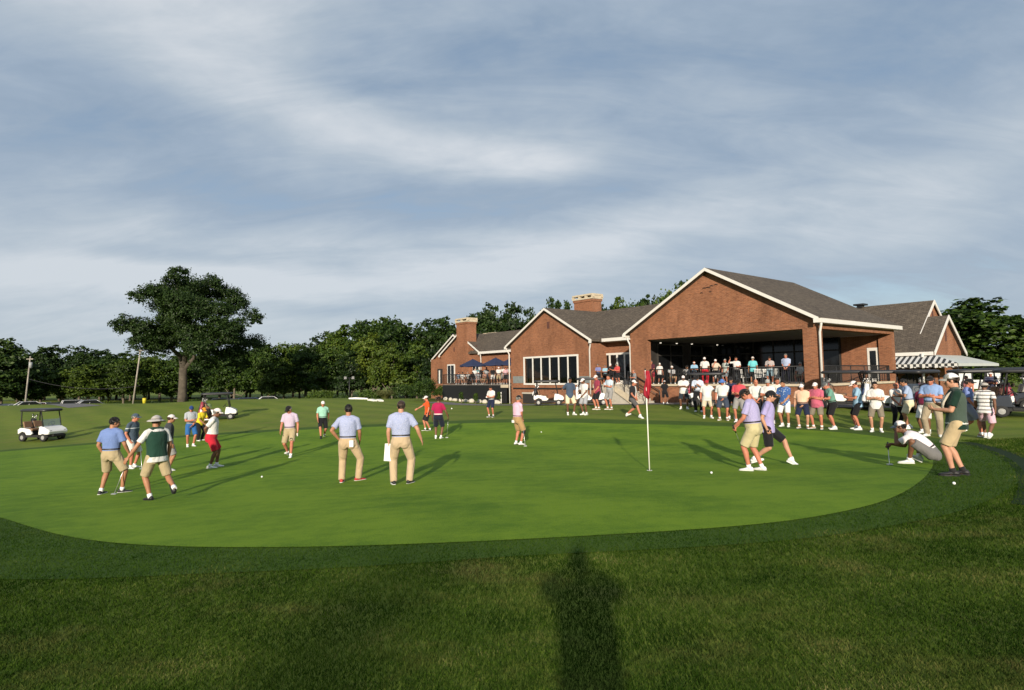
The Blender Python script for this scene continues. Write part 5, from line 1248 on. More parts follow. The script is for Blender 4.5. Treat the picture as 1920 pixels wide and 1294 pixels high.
POSES = {
 'stand': PO(hyaw=8), 'stand2': PO(footR=(.15, .05, 22), footL=(-.10, -.03, -8), armL='pocket', hyaw=-15), 'stand3': PO(armR='hip', footL=(-.16, .08, -25), hyaw=20, side=-2),
 'cross': PO(armL='cross', armR='crossb', footR=(.14, .02, 14)), 'crossfat': PO(armL='cross', armR='crossb', bulk=1.16, belly=.06, footR=(.16, .0, 16), footL=(-.15, .03, -18)),
 'phone': PO(armL='front', armR='front', hpitch=28, footR=(.13, .06, 10)), 'phone2': PO(armL='chest', armR='front', hpitch=24, lean=8, footL=(-.13, .1, -20), bulk=1.08),
 'clasp': PO(armL='low', armR='low', hyaw=-10, bulk=1.06, footR=(.13, .03, 16)), 'clasp2': PO(armL='low', armR='front', hyaw=18, hpitch=12), 'fat': PO(bulk=1.18, belly=.075, armL='low', armR='down', footR=(.15, .02, 18), footL=(-.14, .02, -16), hyaw=5),
 'drink': PO(armR='face', armL='hip', footR=(.15, .0, 15)), 'armsdown2': PO(armL='downf', armR='down', footL=(-.12, .09, -10), hyaw=-25), 'lean_in': PO(lean=16, armL='front', armR='front', hpitch=30, footR=(.14, -.08, 12)),
 'walk': PO(armL='downf', armR='downb', footR=(.10, -.26, 6, .05, -24), footL=(-.09, .24, -4), hip=(0, 0, .90)), 'walk2': PO(armL='downb', armR='downf', footR=(.10, .28, 6, .0, 8), footL=(-.09, -.26, -4, .06, -28), hip=(0, 0, .89)),
 'stride': PO(armL='low', armR='low', footR=(.09, .42, 6, .02, 16), footL=(-.09, -.36, -4, .05, -24), hip=(0, 0, .855), lean=5), 'sit': PO(hip=(0, -.12, .50), footR=(.13, .34, 8), footL=(-.13, .36, -8), armL='low', armR='knee', lean=10), 'sit2': PO(hip=(0, -.12, .50), footR=(.15, .30, 14), footL=(-.10, .40, -8), armL='front', armR='low', lean=16, hyaw=20),
 # singular poses
 'putter_lean': PO(armR=((.10, .16, -.49), (.5, -1, 0), (0, .15, -1)), curlR=1., armL='pocket', footR=(.20, .10, 62), footL=(-.17, -.04, -5), hyaw=42, hpitch=8, bulk=1.05),
 'pocket_look': PO(armR='pocket', armL='down', footR=(.14, .06, 30), footL=(-.15, -.03, -14), hyaw=-18), 'caddie_walk': PO(armL=((.26, .14, -.46), (.5, -1, 0), None), armR='down', footL=(-.10, .04, -6), footR=(.14, -.40, 10, .17, -50), hip=(0, .02, .91), lean=6, hyaw=58),
 'behind_back': PO(armR='behind', armL='behind', footR=(.11, -.05, 10), footL=(-.11, .10, -4), bulk=1.08, belly=.04, hpitch=14, curl=.6, lean=11, hip=(0, -.05, .925)), 'look_down_walk': PO(armL='down', armR='downf', footL=(-.10, .24, -6), footR=(.11, -.20, 8, .04, -22), hip=(0, 0, .90), hyaw=30, hpitch=26),
 'hand_on_hip': PO(armL='hip', armR='downf', footR=(.22, .10, 60), footL=(-.13, .0, 4), hyaw=2, side=1, bulk=1.05), 'back_stand': PO(armL=((.06, .06, -.52), (.4, -1, 0), None), curlL=.9, armR='away', footR=(.17, .02, 24), footL=(-.15, .0, -14), bulk=1.12, hyaw=4), 'reach': PO(armR=((.12, .46, -.30), (.4, -.5, -1), None), armL='down', footR=(.1, .1, 4), footL=(-.1, -.1, 0)),
 'putter_side': PO(armR=((.18, .14, -.48), (.5, -1, 0), (.1, .1, -1)), curlR=1., armL='down', bulk=1.1, hyaw=20), 'bib_front': PO(armL='front', armR='chest', footR=(.10, -.05, 8), footL=(-.10, .09, -4), curl=.8, lean=-1, hpitch=4),
 'squat': PO(hip=(0, -.22, .25), lean=54, footR=(.13, -.02, 8, .05, -26), footL=(-.12, .14, -6), armL='face', armR=((-.02, .36, -.22), (.5, -.2, -1), (-.3, .6, -.7)), hpitch=14, curl=.9),
 'putting': PO(armL=((.02, .26, -.45), (.5, -1, 0), (-.1, .25, -1)), curlL=1., armR=((-.10, .26, -.40), (.6, -1, 0), (-.5, .5, -.6)), lean=9, hpitch=38, footR=(.11, -.10, 10), footL=(-.10, .10, -6), bulk=1.12, belly=.05), 'big_stride': PO(armR=((.04, -.02, -.50), (.4, -1, 0), (.1, .5, -1)), armL='downb', footL=(-.08, .46, -4, .05, 24), footR=(.09, -.30, 6, .05, -20), hip=(0, 0, .86), lean=5, hpitch=12, curlR=.9),
 'raise': PO(armR='up2', armL='front', footR=(.14, 0, 12)), 'point': PO(armL='point', armR='down', bulk=1.18, belly=.075, footR=(.15, .02, 16), footL=(-.15, .04, -18), hpitch=8), 'bend': PO(lean=24, armL='front', armR='low', hpitch=22, footR=(.14, .06, 10)),
 'photo': PO(armL=((-.12, .26, .10), (1., .1, -.62), (-.4, .3, .8)), armR=((-.12, .26, .10), (1., .1, -.62), (-.4, .3, .8)), hpitch=4), 'rail': PO(lean=14, armL='front', armR='front', footR=(.12, -.06, 8), hyaw=10),
}
ARM['up2'] = ((.14, .18, .22), (.8, .2, -.6), (.1, .1, 1))
SCL = {}
def ground_person(pid, label, px, py, top, yaw, pk, shirt, pants, group=None, fix=None, loc=None, hatz=.03, **kw):
    p = ground_at(px, py) if loc is None else loc
    d = (p - CAMP).dot(FW); tz = EYE + ray(px, top).z / ray(px, top).y * p.y
    head = kw.get('head', 'cap'); s = fix or (tz - p.z) / (1.80 if head in ('cap', 'trucker', 'bucket', 'straw') else 1.785)
    SCL[pid] = round(s, 3)
    s = min(max(s, .86), 1.13)
    phi = math.degrees(math.atan2(p.x, p.y))
    pose = POSES[pk]; kw.setdefault('voxel', .0105 if d < 16 else .012)
    return person(pid, label, p, yaw + phi, s, pk, pose, shirt, pants, group=group, **kw)
GP = ground_person
SW, SB, SG, ST, SR = M_SHOE_W, M_SHOE_B, M_SHOE_G, M_SHOE_T, M_SHOE_R
BLKSOCK = cloth("black_sock", (.02, .02, .02, 1))
G1, G2, G3, G4 = "golfers and officials on the green", "spectators in front of the clubhouse", "guests on the pavilion patio", "guests on the far terrace"
GP('p1', "dark haired man in blue polo and khaki shorts leaning on a putter, seen from behind", 206, 927, 779, 35, 'putter_lean', cs("blue_polo_cloth", 112, 138, 196, 'heather', (130, 152, 204)), KHAKI, G1, head='short', hair='black', shoe=SB, tone='tan')
GP('p2', "man in slate polo with pale chest stripe, slate cap and white shorts", 247, 879, 772, 125, 'pocket_look', cs("slate_polo_cloth", 78, 94, 110, 'chest', (214, 220, 222)), cs("white_shorts_cloth", 226, 222, 212), G1, tucked=False, hat=cs("slate_cap_cloth", 76, 92, 108), hair='grey', tone='red')
GP('p3', "caddie in dark green bib and grey bucket hat walking with one black shoe raised", 293, 938, 772, -26, 'caddie_walk', WHITE, KHAKI, G1, tucked=False, head='bucket', hat=cs("grey_bucket_cloth", 196, 190, 184), hat2=cs("bucket_band", 168, 162, 156), hair='brown', shoe=SB, sole=SB, tone='tan')
GP('p3b', "man in white visor cap and charcoal shirt mostly hidden behind the bucket hat caddie", 314, 884, 774, 80, 'stand', cs("charcoal_cloth", 62, 66, 70), GREYS, G1, hat=CAPW, hair='brown')
GP('p4', "man in pale grey polo, bright blue shorts and blue cap standing with hand at belt", 357, 838, 758, 165, 'clasp2', cs("pale_grey_polo_cloth", 196, 200, 206, 'heather', (176, 182, 190)), cs("bright_blue_shorts", 52, 108, 172), G1, hat=cs("blue_cap_cloth", 40, 70, 130), hair='grey', tone='red')
GP('p5', "person in yellow shirt, orange cap and black trousers bending forward", 374, 827, 762, 140, 'bend', cs("yellow_shirt_cloth", 246, 224, 54), BLACKC, G1, bottom='trousers', tucked=False, hat=cs("orange_cap_cloth", 240, 160, 40), hair='brown', tone='tan', fix=.95)
GP('p5b', "man in dark shirt, green cap and khaki shorts behind the yellow shirt person", 387, 824, 754, 120, 'phone', cs("dark_brown_shirt", 70, 56, 50), cs("ochre_shorts", 190, 150, 80), G1, hat=cs("green_cap_cloth", 110, 130, 90), hair='black', tone='brown', shoe=SB)
GP('p6', "heavy man in white polo, red shorts and white cap with hands behind his back", 398, 878, 761, 95, 'behind_back', WHITE, cs("red_shorts_cloth", 206, 40, 58), G1, hat=CAPW, hair='grey', tone='brown', belt=M("white_belt", (.7, .7, .68, 1)))
GP('p7', "man in pale pink polo, khaki shorts and black cap walking with head turned down", 543, 857, 755, 195, 'look_down_walk', cs("pale_pink_polo", 218, 198, 218, 'heather', (206, 190, 214)), KHAKI, G1, hat=CAPB, hair='grey', tone='red')
GP('p8', "man in mint polo, black shorts and white cap with black shoes walking forward", 605, 822, 748, 175, 'walk2', cs("mint_polo_cloth", 168, 222, 200), BLACKC, G1, hat=CAPW, hair='brown', shoe=SB, sock=BLKSOCK, tone='red')
GP('p9', "man in lavender polo and red shoes seen from behind with left hand on hip", 652, 905, 755, 4, 'hand_on_hip', HEATH, cs("khaki_trouser_cloth", 204, 178, 142), G1, bottom='trousers', head='short', hair='black', shoe=SR, tone='tan')
GP('p10', "broad man in lavender polo, khaki trousers and brown cap seen from behind holding white papers", 752, 909, 746, 6, 'back_stand', HEATH, cs("khaki_trouser_cloth2", 206, 182, 148), G1, bottom='trousers', hat=cs("brown_cap_cloth", 58, 44, 40), hair='brown', shoe=SB, tone='fair')
GP('p11', "man in orange shirt, black shorts and white cap reaching out an arm", 802, 808, 740, 262, 'reach', cs("orange_shirt_cloth", 240, 92, 34), BLACKC, G1, hat=CAPW, shoe=SB, tone='red', tucked=False)
GP('p12', "woman in raspberry polo and navy shorts seen from behind with a putter", 822, 823, 742, 18, 'putter_side', cs("raspberry_polo_cloth", 178, 34, 84), cs("dark_navy_shorts", 30, 36, 52), G1, head='tail', hair='brown', tone='brown', belt=M("white_belt", (.7, .7, .68, 1)))
GP('p13', "man in pink polo, tan shorts and black cap with a black knee brace", 971, 835, 738, 55, 'clasp', cs("pink_polo_cloth", 246, 200, 222), cs("tan_shorts_cloth", 184, 150, 104), G1, hat=CAPB, hair='grey', tone='red', shoe=M_SHOE_W, sole=SB)
GP('p14', "man in white shirt and navy shorts standing on the bank below the terrace", 922, 782, 722, 215, 'phone', WHITE, NAVY, G2, head='short', hair='brown', shoe=SB, tone='red')
GP('p15', "man in slate polo and cream shorts turning to his companion", 1069, 778, 706, 165, 'stand3', cs("slate_blue_polo", 74, 90, 112), CREAMC, G2, head='short', hair='black', tone='brown', tucked=False)
GP('p16', "man in white polo, white cap and pale grey shorts facing the slate polo man", 1097, 778, 707, 225, 'clasp2', WHITE, cs("pale_grey_shorts", 176, 178, 184), G2, hat=CAPW, hair='black', tone='brown', tucked=False)
GP('p17', "man in maroon polo, white cap and black shorts standing by the parked cart", 1121, 768, 698, 240, 'clasp', cs("maroon_polo_cloth", 158, 62, 84), BLACKC, G2, hat=CAPW, hair='grey', tone='red', shoe=ST, tucked=False)
GP('p18', "man in pale blue polo and grey shorts with folded arms near the porch", 1144, 768, 698, 225, 'cross', cs("pale_blue_polo", 206, 224, 236), GREYS, G2, head='short', hair='brown', tone='red', shoe=ST)
GP('p19', "caddie in white tee with black bib, grey shorts and white cap striding on the bank", 1187, 783, 707, 120, 'stride', cs("white_tee_cloth", 246, 246, 244, 'half', (40, 40, 44)), cs("dark_grey_shorts", 96, 94, 94), G2, hat=CAPW, hair='brown', tone='red', tucked=False)
GP('p21', "man all in black with a white cap walking up to the low brick wall", 1247, 758, 714, 10, 'stand2', BLACKC, BLACKC, G2, hat=CAPW, hair='black', tone='brown', tucked=False)
GP('p22', "bearded man in white polo, white cap and dark shorts with folded arms", 1283, 767, 702, 180, 'crossfat', WHITE, cs("dark_slate_shorts", 44, 52, 62), G2, hat=CAPW, hair='black', tone='brown', beard='black', tucked=False)
GP('p23', "man in pale blue polo, black trousers and black cap looking at his hands", 1310, 772, 700, 185, 'phone2', cs("ice_blue_polo", 212, 224, 242), BLACKC, G2, bottom='trousers', hat=CAPB, hair='brown', tone='tan')
GP('p24', "stout man in white polo, red cap and pale khaki shorts pointing with one arm", 1327, 784, 710, 172, 'point', WHITE, cs("pale_khaki_shorts", 218, 206, 180), G2, hat=cs("red_cap_cloth", 186, 44, 56), hair='grey', tone='red', tucked=False)
GP('p25', "stout man in off white polo, blue bucket hat and slate shorts", 1357, 788, 708, 185, 'fat', cs("off_white_polo", 230, 232, 228), SLATE, G2, head='bucket', hat=cs("blue_bucket_cloth", 92, 130, 200), hair='grey', tone='red', shoe=ST)
GP('p26', "man in navy shirt half hidden between the blue bucket hat and red polo men", 1373, 786, 704, 180, 'stand', cs("navy_shirt_cloth", 48, 54, 84), cs("charcoal_shorts", 54, 54, 58), G2, hat=CAPB, hair='brown')
GP('p27', "man in red polo, dark cap and grey shorts behind the purple polo golfers", 1388, 792, 706, 190, 'phone', cs("coral_red_polo", 216, 84, 96), GREYS, G2, hat=CAPB, hair='brown', tone='red')
GP('p28', "bald red faced man in white polo and black trousers", 1420, 796, 709, 178, 'clasp', WHITE, BLACKC, G2, bottom='trousers', head='bald', hair='grey', tone='red')
GP('p29', "man in white polo and grey cap with folded arms behind the lavender polo golfer", 1443, 798, 708, 185, 'cross', WHITE, BLACKC, G2, hat=cs("grey_cap_cloth", 176, 176, 172), hair='grey', tone='red')
GP('p30', "brown haired man in white shirt just left of the floral shirt man", 1460, 794, 706, 175, 'stand2', cs("cream_shirt_cloth", 240, 232, 218), TAUPE, G2, head='short', hair='brown', tone='red')
GP('p31', "man in blue and white floral shirt and white shorts", 1473, 800, 710, 200, 'clasp2', cs("floral_shirt_cloth", 66, 104, 168, 'floral', (214, 228, 240)), cs("bright_white_shorts", 246, 246, 246), G2, head='short', hair='black', tone='tan', tucked=False)
GP('p32', "man in peach polo, white cap and navy shorts", 1507, 803, 717, 188, 'fat', cs("peach_polo_cloth", 252, 202, 172), NAVY, G2, hat=CAPW, hair='grey', tone='fair', shoe=ST)
GP('p33', "stout man in rose polo, white cap and taupe shorts with folded arms", 1534, 804, 714, 205, 'crossfat', cs("rose_polo_cloth", 206, 104, 128), TAUPE, G2, hat=CAPW, hair='grey', tone='red', tucked=False, shoe=ST)
GP('p34', "man in teal polo, grey cap and black shorts leaning forward", 1563, 805, 711, 250, 'lean_in', cs("teal_polo_cloth", 112, 162, 146), BLACKC, G2, hat=cs("dark_grey_cap", 92, 96, 98), hair='grey', tone='red')
GP('p35', "man in light blue shirt, white cap and black shorts turned to the left", 1611, 806, 710, 262, 'phone', cs("sky_blue_shirt", 158, 194, 220), BLACKC, G2, hat=CAPW, hair='brown', tone='red', tucked=False)
GP('p36', "man in white polo and taupe shorts with sunglasses and folded arms", 1645, 810, 713, 180, 'cross', WHITE, TAUPE, G2, head='short', hair='black', tone='fair', tucked=False)
GP('p37', "balding man in white shirt and black trousers facing the light blue polo man", 1682, 800, 715, 140, 'clasp', WHITE, BLACKC, G2, bottom='trousers', head='bald', hair='grey', tone='red', tucked=False)
GP('p38', "black haired man in light blue polo and cream shorts with back turned", 1707, 804, 707, 262, 'phone2', cs("light_blue_heather", 160, 180, 214, 'heather', (182, 198, 224)), CREAMC, G2, head='short', hair='black', tone='tan')
GP('p39', "big man in blue polo and long khaki trousers with folded arms behind the crouching golfer", 1752, 818, 701, 195, 'crossfat', cs("cornflower_polo", 148, 176, 222), cs("stone_trousers", 176, 160, 134), G2, bottom='trousers', hat=CAPB, hair='brown', tone='red')
GP('p39b', "person in burgundy top and white shorts half hidden behind the big blue polo man", 1736, 812, 716, 200, 'stand', cs("burgundy_top", 128, 36, 72), cs("white_shorts2", 236, 236, 232), G2, hat=CAPB, tone='brown')
GP('p40', "young caddie in dark green polo and bib, khaki shorts and white trucker cap, facing left", 1800, 893, 693, 268, 'bib_front', cs("dark_green_polo", 22, 52, 40), cs("caddie_khaki", 204, 182, 142), G1, tucked=False, head='trucker', hat=cs("trucker_front", 168, 166, 158), hat2=cs("white_mesh", 246, 246, 246), hair='brown', shoe=SB, sole=SB, sock=BLKSOCK, tone='fair')
GP('p41', "golfer in white polo, grey shorts and grey white cap crouching to read the putt", 1722, 870, 777, 272, 'squat', cs("white_pink_polo", 250, 240, 242), cs("slate_grey_shorts", 122, 120, 118), G1, head='trucker', hat=cs("slate_cap_front", 140, 148, 156), hat2=CAPW, hair='black', tone='brown', fix=1.02)
GP('p42', "golfer in purple polo, khaki shorts and black cap looking down at his putter", 1417, 884, 727, 285, 'putting', PURP, cs("khaki_shorts2", 206, 194, 150), G1, hat=CAPB, hair='brown', tone='red', fix=1.0)
GP('p43', "golfer in lavender polo, black shorts and black cap striding to the right", 1442, 872, 724, 95, 'big_stride', cs("lavender_polo_cloth", 182, 172, 224), BLACKC, G1, hat=CAPB, hair='black', tone='fair', fix=1.0, tucked=False)
GP('p44', "man in blue polo and grey shorts walking behind the young caddie", 1818, 818, 704, 95, 'walk2', cs("periwinkle_polo", 132, 152, 212), cs("blue_grey_shorts", 152, 158, 174), G2, hat=CAPB, hair='brown', tone='red', shoe=ST)
GP('p45', "man in white polo with grey stripes, pink shorts and grey straw hat seen from behind", 1851, 822, 711, 12, 'walk', cs("striped_polo_cloth", 248, 246, 242, 'stripes', (128, 122, 120)), cs("pink_shorts_cloth", 236, 196, 212), G2, tucked=False, head='straw', hat=cs("grey_straw", 120, 112, 104), hat2=cs("white_hat_band", 236, 232, 224), hair='black', tone='brown')
GP('p46', "man in navy striped shirt and white cap with folded arms beside the white scoreboard", 1861, 762, 694, 182, 'cross', cs("navy_stripe_shirt", 56, 58, 82, 'stripes', (96, 96, 120)), cs("mid_grey_trousers", 96, 94, 96), G2, bottom='trousers', hat=CAPW, tone='red', tucked=False)
GP('p47', "person in pink shirt half hidden by the porch pillar", 1816, 764, 703, 200, 'stand', cs("faded_pink_shirt", 216, 140, 140), TAUPE, G2, head='short', hair='brown', tone='red')
# --- people on the raised floors
def at_v(px, v, z=1.022):
    d = ray(px, 700); det = UX * VY - UY * VX
    # solve t*d.xy = O + u*U + v*V
    t = ((OX + v * VX) * UY - (OY + v * VY) * UX) / (d.x * UY - d.y * UX)
    return Vector((d.x * t, d.y * t, z))
def floor_person(pid, label, px, v, top, yaw, pk, shirt, pants, group, z=1.022, fix=None, **kw):
    p = at_v(px, v, z); kw.setdefault('voxel', .012)
    return GP(pid, label, px, 0, top, yaw, pk, shirt, pants, group, fix=fix, loc=p, **kw)
FP = floor_person
FP('t1', "man in maroon shirt and red shorts by the left end of the pavilion railing", 1222, 1.2, 675, 190, 'clasp', cs("plum_shirt", 84, 40, 56), cs("crimson_shorts", 170, 40, 60), G3, head='short', hair='grey', tone='red', tucked=False)
FP('t2', "person in white top with back turned beside the maroon shirt man", 1237, 1.4, 679, 20, 'stand2', WHITE, BLACKC, G3, hat=CAPW, hair='white', tucked=False, tone='red')
FP('t3', "seated guest in striped shirt and white cap behind the pavilion railing", 1260, 1.1, 690, 170, 'sit', cs("seersucker_stripe", 240, 240, 240, 'vstripes', (70, 76, 90)), KHAKI, G3, hat=CAPW, fix=1., tone='tan')
FP('t4', "seated guest in black and white striped shirt facing away in the pavilion", 1287, 1.5, 690, 30, 'sit2', cs("bold_stripe", 236, 236, 236, 'vstripes', (30, 30, 34)), BLACKC, G3, hat=CAPB, fix=1., tone='tan')
FP('t5', "man in light blue polo and white visor leaning on the pavilion railing", 1302, .75, 676, 178, 'rail', cs("powder_blue_polo", 156, 196, 226), NAVY, G3, head='visor', hat=CAPW, hair='grey', tone='red')
FP('t6', "bearded man in white polo, white cap and red trousers at the pavilion railing", 1322, .85, 668, 182, 'stand', WHITE, cs("red_trousers", 196, 24, 44), G3, bottom='trousers', hat=CAPW, hair='black', beard='black', tone='brown')
FP('t7', "man in tan polo and white cap with hand at mouth by the pavilion railing", 1342, .8, 672, 175, 'drink', cs("tan_polo_cloth", 222, 206, 186), BLACKC, G3, hat=CAPW, hair='grey', tone='red')
FP('t8', "man in pale sage polo and grey shorts turned toward his neighbour at the railing", 1361, 1.1, 672, 215, 'armsdown2', cs("sage_polo_cloth", 200, 208, 200), cs("plaid_grey", 130, 140, 150, 'vstripes', (180, 186, 190)), G3, head='short', hair='white', tone='red', tucked=False)
FP('t9', "man in white polo raising his fist at the pavilion railing", 1381, .85, 668, 182, 'raise', WHITE, BLACKC, G3, bottom='trousers', head='short', hair='brown', tone='red')
FP('t10', "man in turquoise shirt and white cap with back turned inside the pavilion", 1412, 1.4, 667, 8, 'stand', cs("turquoise_shirt", 120, 216, 222), BLACKC, G3, hat=CAPW, hair='grey', tone='tan', tucked=False)
FP('t11', "man in grey polo and pale plaid shorts reading his phone at the railing", 1444, .85, 667, 185, 'phone', cs("warm_grey_polo", 188, 178, 176), cs("pale_plaid", 176, 204, 214, 'plaid', (90, 120, 140)), G3, head='short', hair='brown', tone='red')
FP('t12', "tall man in blue polo and navy trousers at the right end of the pavilion railing", 1475, .9, 662, 200, 'clasp', cs("mist_blue_polo", 186, 198, 228), cs("ink_trousers", 26, 28, 44), G3, bottom='trousers', head='short', hair='grey', tone='red')
FP('t13', "seated guest in white shirt near the right brick pillar inside the pavilion", 1501, 1.8, 688, 200, 'sit', WHITE, KHAKI, G3, head='short', hair='white', fix=1., tone='red')
for i, (px, top, yw, pk, sh, hd, hc, lb) in enumerate([(1122, 682, 190, 'rail', cs("violet_blue_shirt", 130, 140, 196), 'short', None, "man in violet blue shirt leaning at the porch table, furthest left"), (1135, 684, 180, 'phone', cs("aqua_shirt", 160, 206, 226), 'short', None, "man in aqua shirt looking down at the porch table"), (1146, 680, 200, 'phone2', BLACKC, 'cap', CAPW, "man in black shirt and white cap at the porch table"), (1159, 680, 215, 'lean_in', cs("salmon_shirt", 222, 84, 84), 'short', None, "man in salmon red shirt leaning over the porch table")]):
    FP('r%d' % i, lb, px, 2.5 + .1 * (i % 2), top, yw, pk, sh, BLACKC, "guests on the porch", head=hd, hat=hc, hair='grey', tone='red' if i else 'tan')
FP('r5', "man in grey shirt and black trousers on the entrance stair holding a plate", 1190, -.8, 697, 250, 'phone', cs("mid_grey_shirt", 150, 152, 154), BLACKC, "guests on the porch", z=.58, bottom='trousers', head='bald', hair='grey', tone='red')
tcol = {'w': WHITE, 'g': cs("grey_tee", 170, 172, 176), 't': cs("teal_tee", 92, 138, 140), 'd': BLACKC, 'p': cs("pink_tee", 216, 176, 184), 'b': cs("blue_grey_tee", 128, 140, 158), 's': cs("sand_tee", 200, 150, 130)}
TER = [(860, 'sit', 'b', 'short', 200, "guest in blue grey tee seated at the left end of the terrace"), (867, 'sit2', 'w', 'cap', 160, "seated terrace guest in white shirt and dark cap second from the left"), (877, 'sit', 'w', 'short', 215, "seated terrace guest in white shirt below the left umbrella"), (886, 'sit2', 'd', 'cap', 150, "seated terrace guest in black shirt below the left umbrella"), (897, 'sit', 'g', 'capw', 185, "seated terrace guest in grey shirt and white cap"), (908, 'sit2', 's', 'short', 210, "seated terrace guest in sand coloured shirt between the umbrellas"),
 (890, 'stand', 'w', 'short', 170, "standing terrace guest in white shirt under the left umbrella"), (895, 'stand2', 't', 'short', 20, "standing terrace guest in teal shirt with back turned"), (912, 'stand3', 'g', 'short', 180, "standing terrace guest in grey tee between the umbrellas"), (924, 'stand', 'd', 'short', 190, "standing terrace guest in black shirt under the middle umbrella"), (935, 'clasp', 'w', 'capw', 180, "standing terrace guest in white polo and white cap"), (943, 'cross', 'w', 'short', 215, "standing terrace guest in white shirt with folded arms"), (948, 'stand2', 'p', 'short', 175, "standing terrace guest in pink shirt near the white downspout"), (953, 'phone', 'g', 'short', 190, "standing terrace guest in grey shirt closest to the white downspout")]
for i, (px, pk, c, hd, yw, lb) in enumerate(TER):
    seat = pk.startswith('sit'); v_ = 2.35 if seat else 2.9 + .5 * (i % 3)
    FP('d%d' % i, lb, px, v_, 690, yw, pk, tcol[c], [KHAKI, GREYS, BLACKC, SLATE, WHITE][i % 5], G4, fix=1. if seat else 1.0 + .03 * ((i * 7) % 3 - 1), head='cap' if hd.startswith('cap') else 'short', hat=CAPW if hd == 'capw' else CAPB, hair=['brown', 'black', 'grey'][i % 3], tone=['red', 'tan', 'fair', 'brown'][i % 4], voxel=.012)
# bibs
def bib(pid, col, trim, z0=-.05):
    o, J = PEOPLE[pid]; p = Prim(); rr = torso_rings(J, z0, .48, .030, .028, 24, .004); p.add_rings(rr)
    ch = J['frame'](.5)
    for k in ('armR', 'armL'):
        S = J[k][0]; e = J['N'] * .45 + S * .55
        p.tube([J['N'] - ch[:, 2] * .01, e + ch[:, 2] * .008], [.078, .070], 14)
    me = remesh(p, "bib", .013, 2, .4); mt = cloth("bib_cloth", col)
    c = link("bib", me, o); me.materials.append(mt); me.materials.append(trim)
    zs = np.array([pl.center.z for pl in me.polygons]); lo = zs.min()
    me.polygons.foreach_set("material_index", ((zs < lo + .035)).astype(np.int32)); return c
TRIM = cs("bib_trim", 240, 240, 232)
bib('p3', (.012, .045, .030, 1), TRIM, -.05); bib('p40', (.05, .075, .058, 1), TRIM, -.05)
def towel(pid):
    o, J = PEOPLE[pid]; b = MB(); ch = J['frame'](.5); N = J['N']
    for s in (1, -1):
        pts = [tuple(N + ch @ V3(s * .03, -.075, .03)), tuple(N + ch @ V3(s * .085, .0, .02)), tuple(N + ch @ V3(s * .10, .10, -.08)), tuple(N + ch @ V3(s * .09, .165, -.22)), tuple(N + ch @ V3(s * .085, .18, -.36))]
        rings = []
        for i, p_ in enumerate(pts):
            p_ = V3(*p_); rings.append([tuple(p_ + ch @ V3(x * .055, y * .016, 0)) for x, y in ((-1, -1), (0, -1.3), (1, -1), (1, 1), (0, 1.3), (-1, 1))])
        b.loft(rings, 0, True)
    me = b.mesh("neck_towel", [cs("neck_towel_cloth", 214, 204, 186)], uv=False); t_ = link("neck_towel", me); t_.matrix_world = Matrix.Translation(o.location) @ o.rotation_euler.to_matrix().to_4x4() @ Matrix.Diagonal((*o.scale, 1))
    tag(t_, "pale cream towel draped round the neck of the young caddie in dark green", "towel")
towel('p40')
# knee brace
o, J = PEOPLE['p13']; b = MB(); Hj, K, A, ff, s = J['legR']; b.tube([tuple(K + (Hj - K) * .10), tuple(K), tuple(K + (A - K) * .22)], [.068, .064, .062], 12); c = link("knee_brace", b.mesh("knee_brace", [M("brace_fabric", (.015, .015, .016, 1), .7)], uv=False), o)
# dark round emblem on the shorts of the pale pink polo man
o, J = PEOPLE['p7']; Hj, K, A, ff, s = J['legL']; q_ = Hj + (K - Hj) * .72; b = MB()
b.loft([[(q_[0] + r_ * math.cos(a), q_[1] + y_, q_[2] + r_ * math.sin(a)) for a in np.arange(16) * math.pi / 8] for r_, y_ in ((.048, .09), (.048, .113), (.024, .113), (.024, .10))], 0, False, False)
link("emblem", b.mesh("emblem", [M_EYE], uv=False), o)
# the photographer whose shadow falls on the near grass
pp = Vector((.10, -.46, 0)); pp.z = gz(pp.x, pp.y)
person('ph', "person behind the camera whose long shadow falls over the near grass", pp, 2, 1.0, 'photo', POSES['photo'], WHITE, KHAKI, tucked=False, hat=CAPB, voxel=.014, wide=1.14)
print("SCALES", SCL)
# ---------------------------------------------------------------- flag, balls, putters, papers
M_STEEL = M("brushed_steel", (.55, .55, .55, 1), .3, .1, 8, metal=.8); M_RUB = M("black_rubber", (.015, .015, .015, 1), .8, .2); M_PAPER = M("white_paper", (.8, .8, .78, 1), .7, .03)
M_BALL = M("golf_ball_white", (.8, .8, .78, 1), .35, .03)
fp = ground_at(1218, 884); FL = empty("flagstick", fp); tag(FL, "white flagstick standing in the hole with a limp red flag", "flagstick")
b = MB(); b.tube([(0, 0, -.05), (-.012, 0, 1.1), (-.028, 0, 2.18)], [.013, .012, .010], 10); link("pole", b.mesh("pole", [M("flagstick_white", (.8, .78, .68, 1), .4, .04)]), FL)
b = MB(); b.ball((-.028, 0, 2.19), .02, 8, 6); link("knob", b.mesh("knob", [M_RUB]), FL)
vs, fs = [], []
nz, nx_ = 26, 12
for i in range(nz):
    for j in range(nx_):
        t = j / (nx_ - 1); z = 2.16 - i / (nz - 1) * (.50 + .26 * t); wv = .135 * (1 - .35 * abs(i / (nz - 1) - .55))
        x = -.028 - .035 + wv * t * .95 + .035 * math.sin(t * 7 + i * .16); y = .05 * math.sin(t * 9 + i * .12) + .02 * math.sin(i * .5)
        vs.append((x - .02 * (t > .6) * i / nz, y - .01, z))
for i in range(nz - 1):
    for j in range(nx_ - 1): fs.append((i * nx_ + j, i * nx_ + j + 1, (i + 1) * nx_ + j + 1, (i + 1) * nx_ + j))
